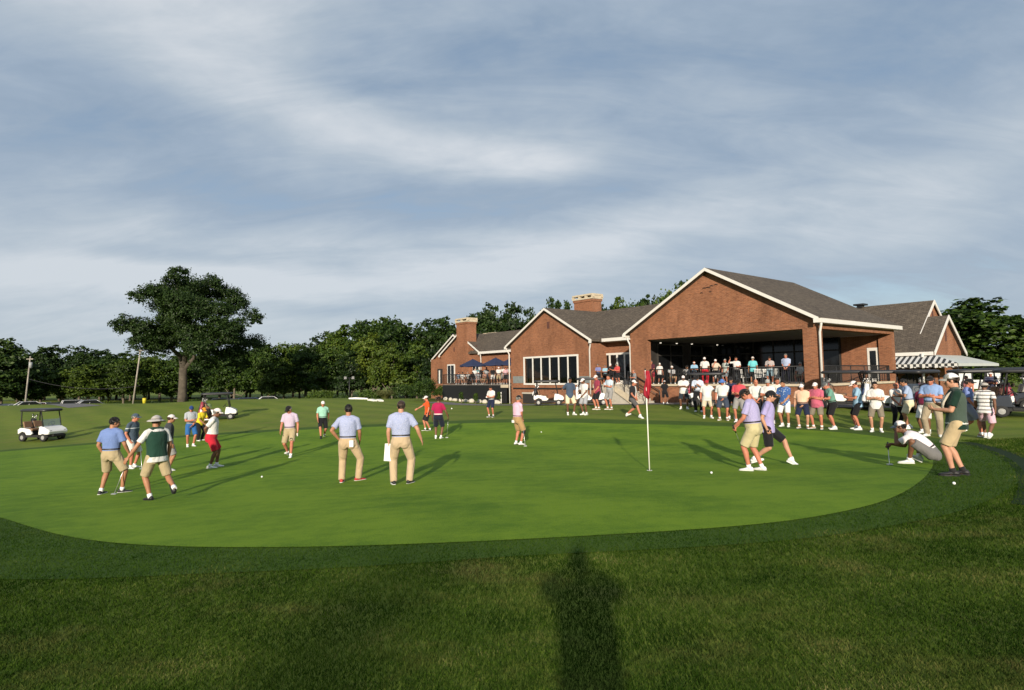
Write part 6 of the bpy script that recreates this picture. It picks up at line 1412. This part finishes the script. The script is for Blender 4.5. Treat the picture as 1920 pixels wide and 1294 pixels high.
o = link("flag", mesh_np("flag", vs, np.array(fs), [M("red_flag_cloth", (.30, .006, .022, 1), .8, .1)], True), FL); sm_ = o.modifiers.new("thickness", 'SOLIDIFY'); sm_.thickness = .004
b = MB(); b.tube([(0, 0, .021), (0, 0, .026)], .054, 20); link("cup_rim", b.mesh("cup_rim", [M_PAPER]), FL); b = MB(); b.tube([(0, 0, .0265), (0, 0, .028)], .044, 20); link("cup_hole", b.mesh("cup_hole", [M_RUB]), FL)
bme = None
for px, py, lb in [(491, 897, "white golf ball on the green left of the red shoe man"), (1015, 812, "white golf ball on the far part of the green beside the knee brace man"), (1334, 890, "white golf ball on the green left of the purple polo golfer"), (1789, 911, "white golf ball on the dark fringe below the young caddie"), (847, 768, "white golf ball marker on the bank right of the raspberry polo woman")]:
    p = ground_at(px, py)
    if bme is None: b = MB(); b.ball((0, 0, 0), .0225, 14, 10); bme = b.mesh("golf_ball", [M_BALL])
    o = link("golf_ball", bme); o.location = p + Vector((0, 0, .04)); tag(o, lb, "golf ball", "golf balls")
    if py < 800: o.scale = (2.2, 2.2, 2.2); o.location.z += .03
def putter(pid, hk, gp_, label, up=.14, f=.07):
    h = hand_at(pid, hk, f); g_ = ground_at(*gp_) + Vector((0, 0, .03)); d = (h - g_).normalized(); top = h + d * up
    r = empty("putter", g_); tag(r, label, "putter", "putters in use"); L_ = lambda p: tuple(p - g_)
    b = MB(); b.tube([L_(g_ + d * .02), L_(top)], .0065, 8); link("shaft", b.mesh("shaft", [M_STEEL]), r)
    b = MB(); b.tube([L_(h - d * .14), L_(top + d * .01)], [.012, .015], 8); link("grip", b.mesh("grip", [M_RUB]), r)
    b = MB(); b.box(-.055, .055, -.035, .025, -.012, .016); hd_ = link("putter_head", b.mesh("putter_head", [M_STEEL]), r); bv = hd_.modifiers.new("bevel", 'BEVEL'); bv.width = .006
putter('p1', 'armR', (214, 929), "putter held upright by the dark haired man in blue polo"); putter('p42', 'armL', (1403, 873), "steel putter under the purple polo golfer's hands"); putter('p43', 'armR', (1424, 858), "dark putter trailing behind the lavender polo golfer")
putter('p41', 'armR', (1668, 874), "putter held out by the crouching golfer", .16); putter('p12', 'armR', (838, 822), "putter held by the woman in raspberry polo"); putter('p13', 'armL', (985, 838), "putter in the hands of the knee brace man"); putter('p2', 'armL', (266, 881), "putter held by the slate polo man")
def sheet_in_hand(pid, hk, w_, h_, off, label, name="paper", mat=None, tilt=0., cat="papers"):
    p = hand_at(pid, hk, .07); v_ = p - CAMP; yaw = math.atan2(v_.x, v_.y)
    b = MB(); n_ = 6
    for i in range(n_):
        x0 = -w_ / 2 + w_ * i / n_; x1 = x0 + w_ / n_; f0 = .012 * math.sin(i * 1.1); f1 = .012 * math.sin((i + 1) * 1.1); b.prism([(x0, f0, -h_), (x1, f1, -h_), (x1, f1, 0), (x0, f0, 0)], (0, .006, 0))
    o = link(name, b.mesh(name, [mat or M_PAPER])); o.location = p + Vector(off); o.rotation_euler = (0, R(tilt), -yaw); tag(o, label, cat)
sheet_in_hand('p10', 'armL', .19, .36, (.02, -.03, .04), "white sheaf of papers hanging from the broad man's left hand", tilt=4)
sheet_in_hand('p7', 'armL', .05, .10, (0, -.03, .02), "small white card in the pale pink polo man's hand", "score_card"); sheet_in_hand('p11', 'armR', .06, .05, (0, 0, .03), "small white card in the orange shirt man's outstretched hand", "score_card")
sheet_in_hand('p14', 'armR', .10, .07, (0, -.02, .03), "white card in the hands of the navy shorts man on the bank", "score_card"); sheet_in_hand('p5', 'armL', .30, .05, (0, -.02, 0), "white board held by the yellow shirt person", "score_card")
for pid, loc, sz, lb in (('p9', (.085, -.150, .93), (.085, .012, .12), "white card sticking out of the red shoe man's back pocket"), ('p13', (-.05, -.155, .86), (.07, .03, .07), "white rag hanging from the knee brace man's back pocket")):
    q_ = jp(pid, loc); b = MB(); b.box(-sz[0] / 2, sz[0] / 2, -sz[1], sz[1], -sz[2], .02); o = link("pocket_card" if pid == 'p9' else "pocket_rag", b.mesh("pocket", [M_PAPER])); o.location = q_; o.rotation_euler = PEOPLE[pid][0].rotation_euler; tag(o, lb, "card" if pid == 'p9' else "rag")
for pid, lb in (('p23', "black phone in the hands of the pale blue polo man in black trousers"), ('t11', "black phone held by the plaid shorts man at the pavilion railing")):
    q_ = hand_at(pid, 'armR', .08); b = MB(); b.box(-.036, .036, -.005, .005, -.01, .13); o = link("phone", b.mesh("phone", [M_RUB])); o.location = q_; o.rotation_euler = PEOPLE[pid][0].rotation_euler; tag(o, lb, "phone")
# ---------------------------------------------------------------- golf carts
M_CARTW = M("cart_white_paint", (.78, .77, .74, 1), .25, .03, 3, coat=.5); M_CARTB = M("cart_dark_paint", (.03, .035, .05, 1), .25, .1, 3, coat=.6); M_SEAT = M("tan_vinyl", (.23, .13, .07, 1), .5, .15, 6); M_SEATG = M("grey_vinyl", (.28, .26, .23, 1), .5, .15, 6)
mW, q = newmat("clear_windshield"); q.n.remove(q.b); gl = q.new("ShaderNodeBsdfGlossy", Roughness=.06); tr = q.new("ShaderNodeBsdfTransparent"); tr.inputs[0].default_value = (.80, .82, .82, 1); ms = q.new("ShaderNodeMixShader"); ms.inputs[0].default_value = .16
q.link(tr.outputs[0], ms.inputs[1]); q.link(gl.outputs[0], ms.inputs[2]); q.link(ms.outputs[0], q.n["Material Output"].inputs[0])
def make_cart(paint, seatm, label, group):
    r = empty("golf_cart", (0, 0, 0)); tag(r, label, "golf cart", group)
    W_ = .58
    b = MB(); pr = [(1.18, .42), (1.22, .58), (1.12, .72), (.80, .86), (.52, .90), (.46, .55), (.46, .40)]
    prof = [[(x, y, z) for (y, z) in pr] for x in (-W_, -W_ * .9, W_ * .9, W_)]
    for i, k in ((0, .94), (3, .94)): prof[i] = [(x, y * k + .04, z * .96 + .01) for (x, y, z) in prof[i]]
    b.loft(prof, 0, False, True); bo = link("front_cowl", b.mesh("front_cowl", [paint]), r); bv = bo.modifiers.new("bevel", 'BEVEL'); bv.width = .03; bv.segments = 2
    b = MB()
    for s in (-1, 1): b.prism([(s * W_, -1.02, .42), (s * W_, -1.05, .70), (s * W_, -.80, .80), (s * W_, -.18, .72), (s * W_, .02, .46), (s * W_, -.1, .38), (s * W_, -.42, .38), (s * W_, -.50, .52), (s * W_, -.72, .58), (s * W_, -.95, .46)], (-s * .10, 0, 0))
    b.box(-W_ + .11, W_ - .11, -1.08, -.98, .46, .78); bo = link("rear_panel", b.mesh("rear_panel", [paint]), r); bv = bo.modifiers.new("bevel", 'BEVEL'); bv.width = .02
    b = MB(); b.box(-.54, .54, -1.0, 1.1, .24, .36); b.box(-.5, .5, -.9, -.15, .36, .60); b.box(-.30, .30, 1.1, 1.24, .30, .42); b.box(-.57, .57, .0, .46, .28, .37); link("chassis", b.mesh("chassis", [M_RUB]), r)
    b = MB(); b.box(-.52, .52, -.58, -.06, .62, .76); so_ = link("seat", b.mesh("seat", [seatm]), r); bv = so_.modifiers.new("bevel", 'BEVEL'); bv.width = .05; bv.segments = 3
    b = MB(); [b.prism([(x0, -.60, .80), (x1, -.60, .80), (x1, -.70, 1.16), (x0, -.70, 1.16)], (0, -.10, .02)) for x0, x1 in ((-.52, -.03), (.03, .52))]; so_ = link("seat_back", b.mesh("seat_back", [seatm]), r); bv = so_.modifiers.new("bevel", 'BEVEL'); bv.width = .04; bv.segments = 3
    b = MB(); rr = []
    for (k, z) in ((.98, 1.76), (1.02, 1.80), (1.02, 1.86), (.95, 1.91), (.7, 1.93)): rr.append([(math.copysign(abs(math.cos(a)) ** .35, math.cos(a)) * .60 * k, -.08 + math.copysign(abs(math.sin(a)) ** .35, math.sin(a)) * .98 * k, z) for a in np.arange(24) * math.pi / 12 + .01])
    b.loft(rr, 0, True, True); link("roof", b.mesh("roof", [M("cart_roof_black", (.02, .02, .022, 1), .45, .1)]), r)
    for sx_ in (-1, 1):
        for pts in ([(sx_ * .52, .74, .86), (sx_ * .52, .66, 1.3), (sx_ * .52, .55, 1.83)], [(sx_ * .52, -.80, .75), (sx_ * .52, -.86, 1.3), (sx_ * .52, -.84, 1.82)]): b = MB(); b.tube(pts, .030, 8); link("roof_post", b.mesh("roof_post", [M_RUB]), r)
    b = MB(); b.prism([(-.50, .76, .88), (.50, .76, .88), (.50, .67, 1.30), (-.50, .67, 1.30)], (0, .008, .002)); link("windshield", b.mesh("windshield", [mW]), r)
    b = MB(); b.tube([(-.25, .62, .80), (-.25, .38, 1.0)], .02, 8); rr = [(-.25 + .17 * math.cos(a), .38 + .10 * math.sin(a), 1.0 + .13 * math.sin(a)) for a in np.arange(17) * math.pi / 8]; b.tube(rr, .014, 6, cap=False); link("steering_wheel", b.mesh("steering_wheel", [M_RUB]), r)
    for sx_ in (-1, 1):
        b = MB(); b.ball((sx_ * .40, 1.165, .62), (.10, .03, .035), 10, 6); link("headlight", b.mesh("headlight", [M("headlight_lens", (.06, .06, .065, 1), .1, .2)]), r)
        for y in (.80, -.72):
            b = MB(); cx_ = sx_ * .50; rings = []
            for (dx, rad) in ((-.09, .12), (-.10, .20), (-.07, .235), (.07, .235), (.10, .20), (.09, .12)): rings.append([(cx_ + dx, y + rad * math.cos(a), .235 + rad * math.sin(a)) for a in np.arange(20) * math.pi / 10])
            b.loft(rings, 0, True, False); wh = link("wheel", b.mesh("wheel", [M_RUB]), r)
            b = MB(); rings = []
            for (dx, rad) in ((-.075, .125), (.085, .125), (.075, .10), (.095, .04)): rings.append([(cx_ + dx * sx_, y + rad * math.cos(a), .235 + rad * math.sin(a)) for a in np.arange(20) * math.pi / 10])
            b.loft(rings, 0, True, True); link("rim", b.mesh("rim", [M("wheel_rim", (.30, .30, .29, 1), .35, .1)]), wh)
    b = MB(); b.tube([(-.5, -.98, .95), (.5, -.98, .95)], .02, 6); b.box(-.45, .45, -1.25, -.98, .40, .44); link("bag_rack", b.mesh("bag_rack", [M_RUB]), r)
    return r
def dup(root, label):
    c = root.copy(); COL.objects.link(c); c["label"] = label
    for chd in list(root.children):
        k = chd.copy(); COL.objects.link(k); k.parent = c
        for g_ in chd.children: m_ = g_.copy(); COL.objects.link(m_); m_.parent = k
    return c
def make_bag(colm, colm2, label):
    r = empty("golf_bag", (0, 0, 0)); tag(r, label, "golf bag", "golf bags on the carts")
    b = MB(); b.tube([(0, 0, 0), (0, 0, .05), (0, 0, .5), (0, 0, .86)], [.12, .13, .125, .14], 14); link("bag_body", b.mesh("bag_body", [colm]), r)
    b = MB(); b.ball((0, -.12, .45), (.09, .06, .2), 10, 6); b2 = link("bag_pocket", b.mesh("bag_pocket", [colm2]), r)
    rg = random.Random(3)
    for i in range(8):
        a = rg.uniform(0, 6.28); x, y = .08 * math.cos(a), .08 * math.sin(a); h = rg.uniform(1.0, 1.2); b = MB(); b.tube([(x, y, .8), (x * 1.4, y * 1.4, h)], .008, 6); cl_ = link("club", b.mesh("club", [M_STEEL]), r)
        b = MB(); (b.ball((x * 1.4, y * 1.4 + .02, h), (.035, .05, .03), 8, 6) if i < 3 else b.box(x * 1.4 - .008, x * 1.4 + .008, y * 1.4 - .02, y * 1.4 + .06, h - .03, h + .02)); link("club_head", b.mesh("club_head", [M_RUB if i % 2 else M_STEEL]), cl_)
    return r
CG = "parked golf carts"
CARTS = [("w", 78, 826, 142, "white golf cart with tan seat alone on the left fairway"), ("w", 409, 787, 95, "white golf cart behind the yellow shirt person at the left of the green"), ("w", 1028, 760, 92, "white golf cart parked below the wide dining window"), ("w", 1110, 760, 92, "white golf cart behind the maroon and pale blue polo men"), ("w", 1328, 763, 92, "white golf cart behind the red cap man at the low brick wall"), ("w", 1590, 766, 95, "white golf cart behind the teal polo man and sky blue shirt man"),
 ("w", 1668, 770, 70, "white golf cart behind the sunglasses man and balding man"), ("b", 1722, 772, 205, "dark golf cart behind the big blue polo man"), ("w", 1834, 776, 250, "white golf cart behind the striped polo man in pink shorts"), ("b", 1880, 768, 262, "dark golf cart second from the right edge"), ("b", 1926, 782, 262, "dark golf cart cut by the right edge")]
proto = {}
M_BAGS = [(M("bag_black", (.02, .02, .022, 1), .5), M("bag_white", (.7, .7, .7, 1), .5)), (M("bag_white", (.7, .7, .7, 1), .5), M("bag_navy", (.03, .05, .12, 1), .5)), (M("bag_red", (.25, .03, .05, 1), .5), M("bag_black", (.02, .02, .022, 1), .5))]
bagp = {}
for i, (k, px, py, yaw, lb) in enumerate(CARTS):
    p = ground_at(px, py); d_ = (p - CAMP)
    if k not in proto: c = proto[k] = make_cart(M_CARTW if k == "w" else M_CARTB, M_SEAT if k == "w" else M_SEATG, lb, CG)
    else: c = dup(proto[k], lb)
    rz = -(R(yaw) + math.atan2(p.x, p.y)); c.location = p; c.rotation_euler = (0, 0, rz)
    if i in (0, 4): nb = (0,) if i == 0 else (0, 1)
    else: nb = (0, 1)
    for s in nb:
        kk = (i + s) % 3; lb2 = ["black and white", "white and navy", "red and black"][kk] + " golf bag on the " + ("left" if s == 0 else "right") + " of the rear of the " + lb.replace("golf cart ", "cart ").replace("white cart", "white cart").split(" with tan")[0]
        w2 = lb2.split(); lb2 = " ".join(w2[:16])
        if kk not in bagp: g_ = bagp[kk] = make_bag(*M_BAGS[kk], lb2)
        else: g_ = dup(bagp[kk], lb2)
        off = Matrix.Rotation(rz, 3, 'Z') @ Vector((-.22 + .44 * s, -1.12, .45)); g_.location = p + off; g_.rotation_euler = (R(-14), 0, rz)
# driver slumped at the back of the left cart is only a dark bag hood
# ---------------------------------------------------------------- parked cars
M_CGLASS = M("car_glass", (.012, .014, .016, 1), .06, .2); M_TAIL = M("tail_lamp", (.35, .02, .02, 1), .3)
def make_car(paint, suv, label):
    r = empty("parked_car", (0, 0, 0)); tag(r, label, "car", "cars in the car park"); h = 1.62 if suv else 1.44
    pr = [(-2.2, .35), (-2.28, .62), (-2.2, .92), (-1.9, .98), (1.0, .94), (1.9, .84), (2.22, .66), (2.26, .38)]
    b = MB(); secs = []
    for x, k in ((-.88, .90), (-.80, 1), (.80, 1), (.88, .90)): secs.append([(x, y * (.98 if k < 1 else 1), z if k == 1 else .38 + (z - .38) * .9) for y, z in pr])
    b.loft(secs, 0, False, True); o = link("body", b.mesh("body", [paint]), r); bv = o.modifiers.new("bevel", 'BEVEL'); bv.width = .06; bv.segments = 2
    cab = [(-2.0 if suv else -1.75, .96), (-1.75 if suv else -1.1, h), (.25, h), (1.0, .94)]
    b = MB(); b.loft([[(x, y * k + (1 - k) * -.2, .94 + (z - .94) * k) for y, z in cab] for x, k in ((-.76, .93), (-.66, 1), (.66, 1), (.76, .93))], 0, False, True); g_ = link("windows", b.mesh("windows", [M_CGLASS]), r)
    b = MB(); b.box(-.64, .64, cab[1][0] - .02, .28, h - .01, h + .035); o = link("roof", b.mesh("roof", [paint]), r); bv = o.modifiers.new("bevel", 'BEVEL'); bv.width = .03
    for s in (-1, 1):
        for pts_, rad_ in (([(s * .70, .95, .95), (s * .665, .26, h)], .035), ([(s * .77, -.5, .96), (s * .67, -.45, h)], .04), ([(s * .75, cab[0][0] + .05, .97), (s * .66, cab[1][0], h)], .05)): b = MB(); b.tube(pts_, rad_, 6); link("pillar", b.mesh("pillar", [paint]), r)
        for y in (1.38, -1.38):
            b = MB(); b.tube([(s * .68, y, .33), (s * .90, y, .33)], .33, 18); wh = link("wheel", b.mesh("wheel", [M_RUB]), r); b = MB(); b.tube([(s * .895, y, .33), (s * .912, y, .33)], .2, 14); link("rim", b.mesh("rim", [M_STEEL]), wh)
        b = MB(); b.box(s * .62 - .14, s * .62 + .14, 2.12, 2.235, .62, .74); link("headlight", b.mesh("headlight", [M_PAPER]), r); b = MB(); b.box(s * .66 - .12, s * .66 + .12, -2.3, -2.2, .66, .82); link("tail_light", b.mesh("tail_light", [M_TAIL]), r)
    return r
cp = {k: M("car_paint_" + k, c, .22, .05, 2, coat=.7) for k, c in dict(white=(.55, .55, .54, 1), silver=(.4, .41, .42, 1), black=(.015, .016, .018, 1), red=(.22, .02, .02, 1), blue=(.04, .06, .12, 1), grey=(.12, .12, .125, 1)).items()}
CARS = [("blue", 0, 14, 79, 60, "dark blue car at the far left end of the car park"), ("grey", 0, 30, 78, 60, "grey car second from the far left end of the car park"), ("silver", 0, 44, 77, 60, "silver car just left of the left utility pole"), ("white", 0, 62, 72, 75, "white car right of the left utility pole"), ("white", 1, 88, 82, 120, "white vehicle behind the gap between the left pole and the dark red car"), ("red", 0, 92, 80, 75, "dark red car in the middle of the car park"), ("black", 1, 122, 79, 110, "black vehicle left of the white utility vehicle in the car park"), ("white", 1, 150, 75, 84, "white utility vehicle in front of the broad hedge shrub"), ("silver", 0, 176, 74, 80, "silver car mostly hidden behind the grassy rise"),
 ("grey", 0, 445, 70, 85, "grey car behind the rise right of the great tree"), ("blue", 1, 478, 70, 95, "dark blue vehicle behind the rise left of the pale pink polo man"), ("white", 0, 510, 68, 88, "white car roof showing above the rise left of the pale pink polo man"), ("black", 0, 420, 70, 90, "black car behind the rise behind the far cart")]
cproto = {}
for (k, suv, px, Yd, yaw, lb) in CARS:
    p = at_depth(px, Yd); key = (k, suv)
    if key not in cproto: c = cproto[key] = make_car(cp[k], suv, lb)
    else: c = dup(cproto[key], lb)
    c.location = p; c.rotation_euler = (0, 0, -(R(yaw) + math.atan2(p.x, p.y)))
tag(strip("car_park", [(at_depth(-20, 80).x, 80), (at_depth(90, 79).x, 79), (at_depth(200, 76).x, 75)], 12, .014, M_LOT), kind="structure")
tag(strip("car_park_road", [(at_depth(60, 72).x, 72), (at_depth(95, 62).x, 62), (at_depth(130, 50).x, 52), (at_depth(160, 40).x, 44)][:3], 2.6, .022, M_PATH), kind="structure")
# ---------------------------------------------------------------- poles
M_POLE = M("weathered_pole_wood", (.30, .27, .23, 1), .9, .25, 2, .4, 12)
def pole(px0, py0, px1, py1, Yd, rad, label, can):
    p = at_depth(px0, Yd); d1 = ray(px1, py1); top = Vector((d1.x * Yd / d1.y, Yd, EYE + d1.z * Yd / d1.y)) - p
    r = empty("utility_pole", p); tag(r, label, "utility pole", "utility poles")
    b = MB(); b.tube([tuple(top * -.03), tuple(top)], [rad, rad * .72], 12); link("pole", b.mesh("pole", [M_POLE]), r)
    if can: b = MB(); c_ = top * .84; b.tube([(c_.x + .25, c_.y - .1, c_.z - .4), (c_.x + .25, c_.y - .1, c_.z + .4)], .2, 12); link("transformer", b.mesh("transformer", [M("transformer_grey", (.3, .31, .31, 1), .5)]), r)
    b = MB(); c_ = top * .95; b.box(c_.x - (.45 if can else .5), c_.x + (.45 if can else .5), c_.y - .06, c_.y + .06, c_.z - .06, c_.z + .06); link("crossarm", b.mesh("crossarm", [M_POLE]), r)
    return p + top
t1_ = pole(48, 752, 57, 668, 72, .105, "pale left utility pole with a transformer near the car park", True); t2_ = pole(250, 750, 264, 652, 70, .11, "leaning weathered utility pole left of the great tree", False)
pb_ = Vector((-5.2, -40., 0)); pb_.z = gz(pb_.x, pb_.y); r = empty("shadow_pole", pb_); tag(r, "unseen pole added far behind the camera to cast a faint shadow on the grass", "pole"); b = MB(); b.tube([(0, 0, -.2), (0, 0, 7), (0, 0, 13.2)], [.42, .36, .30], 12); link("pole", b.mesh("pole", [M_POLE]), r)  # pole added out of view to cast the soft dark band across the rough
a_ = t1_ - Vector((0, 0, 3.1)); c_ = t2_ - Vector((0, 0, 5.0)); b = MB(); b.tube([tuple(a_.lerp(c_, t) - Vector((0, 0, 1.6 * 4 * t * (1 - t) * .5))) for t in np.linspace(0, 1, 16)], .035, 5); o = link("utility_wire", b.mesh("utility_wire", [M_RUB])); tag(o, "dark cable sagging between the two utility poles", "cable")
p = at_depth(655, 70); d1 = ray(655, 708); zt = EYE + d1.z * 70 / d1.y - p.z; r = empty("flood_lamp", p); tag(r, "dark lamp post with two flood lamps in front of the wood", "lamp post")
b = MB(); b.tube([(0, 0, -.1), (0, 0, zt)], .07, 8); b.tube([(-.5, 0, zt - .05), (.5, 0, zt - .05)], .05, 6); link("pole", b.mesh("pole", [M_BLACK]), r)
for s in (-1, 1): b = MB(); b.prism([(s * .5 - .18, -.15, zt - .2), (s * .5 + .18, -.15, zt - .2), (s * .5 + .14, -.05, zt + .14), (s * .5 - .14, -.05, zt + .14)], (0, .2, 0)); link("lamp_head", b.mesh("lamp_head", [M("lamp_grey", (.12, .12, .12, 1), .5)]), r)
# white edging and pale stones, yellow bin
for (xa, xb, Yd, lb) in ((655, 690, 53, "long white low edging wall on the rise right of the mint polo man"), (692, 704, 51, "short white low edging wall piece left of the ornamental grass"), (708, 716, 51, "smallest white edging block beside the ornamental grass")):
    a_, c_ = at_depth(xa, Yd), at_depth(xb, Yd - (1 if xa > 680 else 0)); n_ = (c_ - a_).normalized(); nn = Vector((-n_.y, n_.x, 0)) * .20; up = Vector((0, 0, .12)); b = MB(); dn = Vector((0, 0, -.15))
    b.loft([[tuple(q_ + dn - nn), tuple(q_ + dn + nn), tuple(q_ + up + nn * .8), tuple(q_ + up - nn * .8)] for q_ in (a_, a_.lerp(c_, .33) + Vector((0, 0, .05)), a_.lerp(c_, .66) + Vector((0, 0, .03)), c_)], 0, False, True); o = b.build("edging_wall", M("white_edging", (.72, .71, .68, 1), .7, .06)); tag(o, lb, "edging wall", "white edging on the rise")
rg = random.Random(8)
for i in range(11):
    pp_ = Wp((28.6 + i * .95, 1.15 + rg.uniform(-.1, .1), 0)); pp_.z = gz(pp_.x, pp_.y); b = MB(); rx, ry, rz_ = rg.uniform(.28, .5), rg.uniform(.2, .28), rg.uniform(.16, .25)
    b.ball((0, 0, rz_ * .6), (rx, ry, rz_), 10, 7); b.v = [(x + rg.uniform(-.04, .04), y + rg.uniform(-.04, .04), z + rg.uniform(-.03, .03)) for x, y, z in b.v]
    o = link("edging_stone", b.mesh("edging_stone", [M("pale_stone", (.52, .48, .40, 1), .9, .15, 4, .3, 20)])); o.location = pp_; o.rotation_euler = (0, 0, rg.uniform(-.4, .4) + 2.3)
    tag(o, "pale boulder in the row edging the foot of the black terrace skirting", "boulder", "pale boulders edging the terrace")
p = at_depth(272, 60); r = empty("yellow_bin", p); tag(r, "small yellow bin on the rise left of the great tree", "bin"); b = MB(); b.tube([(0, 0, -.05), (0, 0, .4), (0, 0, .58)], [.16, .19, .2], 12); link("bin_body", b.mesh("bin_body", [M("yellow_plastic", (.55, .48, .03, 1), .5)]), r); b = MB(); b.tube([(0, 0, .58), (0, 0, .63)], [.22, .17], 12); link("lid", b.mesh("lid", [M("yellow_plastic", (.55, .48, .03, 1), .5)]), r)
# ---------------------------------------------------------------- umbrellas, tables, chairs
M_NAVY = M("navy_canvas", (.012, .02, .06, 1), .85, .15, 5)
def umbrella(u_, v_, lb):
    p = Wp((u_, v_, 1.02)); r = empty("patio_umbrella", p); tag(r, lb, "umbrella", "navy umbrellas on the terrace")
    b = MB(); n_ = 8; rings = []
    for (rad, z) in ((1.45, 2.05), (1.0, 2.26), (.5, 2.50), (.05, 2.72)): rings.append([(rad * math.cos(a) * (1 - .03 * (i % 2)), rad * math.sin(a) * (1 - .03 * (i % 2)), z - (.05 if i % 2 and rad > .2 else 0)) for i, a in enumerate(np.arange(16) * math.pi / 8)])
    b.loft(rings, 0, False, False); b.loft([rings[0], [(x, y, z - .14) for x, y, z in rings[0]]], 0, False, False); o = link("canopy", b.mesh("canopy", [M_NAVY]), r); sm_ = o.modifiers.new("thickness", 'SOLIDIFY'); sm_.thickness = .012
    b = MB(); b.tube([(0, 0, 0), (0, 0, 2.78)], .025, 8); link("pole", b.mesh("pole", [M_BLACK]), r); b = MB(); b.tube([(0, 0, 0), (0, 0, .08)], .28, 14); link("base", b.mesh("base", [M_BLACK]), r)
umbrella(36.2, 4.0, "left navy umbrella standing apart on the terrace"); umbrella(32.4, 4.0, "middle navy umbrella on the terrace, largest of the three in view"); umbrella(30.9, 4.9, "right navy umbrella on the terrace next to the white downspout")
def make_table(lb, grp):
    r = empty("round_table", (0, 0, 0)); tag(r, lb, "table", grp); b = MB(); b.tube([(0, 0, .71), (0, 0, .74)], .5, 20); link("table_top", b.mesh("table_top", [M_BLACK]), r); b = MB(); b.tube([(0, 0, .03), (0, 0, .71)], .04, 8); b.tube([(0, 0, 0), (0, 0, .03)], .26, 14); link("pedestal", b.mesh("pedestal", [M_BLACK]), r); return r
def make_chair(mat, lb, grp):
    r = empty("patio_chair", (0, 0, 0)); tag(r, lb, "chair", grp); b = MB(); b.box(-.22, .22, -.23, .22, .42, .46); link("seat", b.mesh("seat", [mat]), r)
    b = MB(); [b.prism([(x - .022, -.23, .48), (x + .022, -.23, .48), (x + .022, -.32, .94), (x - .022, -.32, .94)], (0, -.015, 0)) for x in np.linspace(-.2, .2, 6)]; b.prism([(-.23, -.315, .90), (.23, -.315, .90), (.23, -.33, .96), (-.23, -.33, .96)], (0, -.03, 0)); link("backrest", b.mesh("backrest", [mat]), r)
    for x in (-.2, .2):
        for y in (-.2, .2): b = MB(); b.tube([(x, y, .42), (x * 1.08, y * 1.08, 0)], .016, 6); link("leg", b.mesh("leg", [mat]), r)
    return r
M_CHW = M("white_chair_paint", (.72, .72, .70, 1), .4, .05); ck = {}
def chair_at(loc, rz, white, lb, grp):
    if white not in ck: c = ck[white] = make_chair(M_CHW if white else M_BLACK, lb, grp)
    else: c = dup(ck[white], lb); c["group"] = grp
    c.location = loc; c.rotation_euler = (0, 0, rz)
for pid in ['d%d' % i for i in range(6)] + ['t3', 't4', 't13']:
    o = PEOPLE[pid][0]; off = Matrix.Rotation(o.rotation_euler.z, 3, 'Z') @ Vector((0, -.12, 0)); w_ = o["label"].replace("seated ", "")
    lb = "black slatted chair under the " + " ".join(w_.split()[:11]); chair_at(o.location + off, o.rotation_euler.z, False, lb, "chairs on the terrace and patio")
for px, v_, yw, lb in ((1389, 1.5, 20, "white slatted chair behind the railing below the sage polo man"), (1404, 2.0, 200, "white slatted chair left of the turquoise shirt man"), (1424, 1.5, 10, "white slatted chair right of the turquoise shirt man"), (1434, 2.1, 190, "white slatted chair left of the plaid shorts man"), (1459, 1.7, 30, "white slatted chair right of the plaid shorts man"), (1345, 1.9, 170, "white slatted chair behind the tan polo man")):
    p = at_v(px, v_); chair_at(p, -R(yw) - math.atan2(p.x, p.y), True, lb, "chairs on the terrace and patio")
tb = None
for (loc, lb) in ((Wp((36.2, 3.4, 1.022)), "round black table below the left umbrella"), (Wp((32.6, 3.3, 1.022)), "round black table below the middle umbrella"), (at_v(1273, 1.3), "round black table between the two seated striped shirt guests"), (at_v(1414, 2.6), "round black table behind the turquoise shirt man"), (at_v(1448, 2.6), "round black table behind the plaid shorts man"), (at_v(1140, 2.35), "round black table on the porch among the leaning guests")):
    if tb is None: t_ = tb = make_table(lb, "tables on the terrace and patio")
    else: t_ = dup(tb, lb)
    t_.location = loc
# ---------------------------------------------------------------- scoreboard panels
p = at_depth(1836, 30); r = empty("scoreboard", p, R(-52)); tag(r, "white blank scoreboard of three panels on black legs beside the porch pillar", "scoreboard")
for x in (-.62, 0, .62):
    b = MB(); b.box(x - .27, x + .27, -.02, .02, .75 if x else .75, 1.62 if x else 1.25); link("panel", b.mesh("panel", [M_PAPER]), r); b = MB(); b.box(x - .27, x + .27, -.03, .03, 1.66, 1.78); link("header_strip", b.mesh("header_strip", [M_PAPER]), r)
for x in (-.93, -.31, .31, .93): b = MB(); b.tube([(x, .04, -.1), (x, .04, 1.8)], .03, 6); link("leg", b.mesh("leg", [M_BLACK]), r)
for o in SC.objects:
    if o.get("label") and not 4 <= len(o["label"].split()) <= 16: print("LABELLEN", len(o["label"].split()), o.name, o["label"])
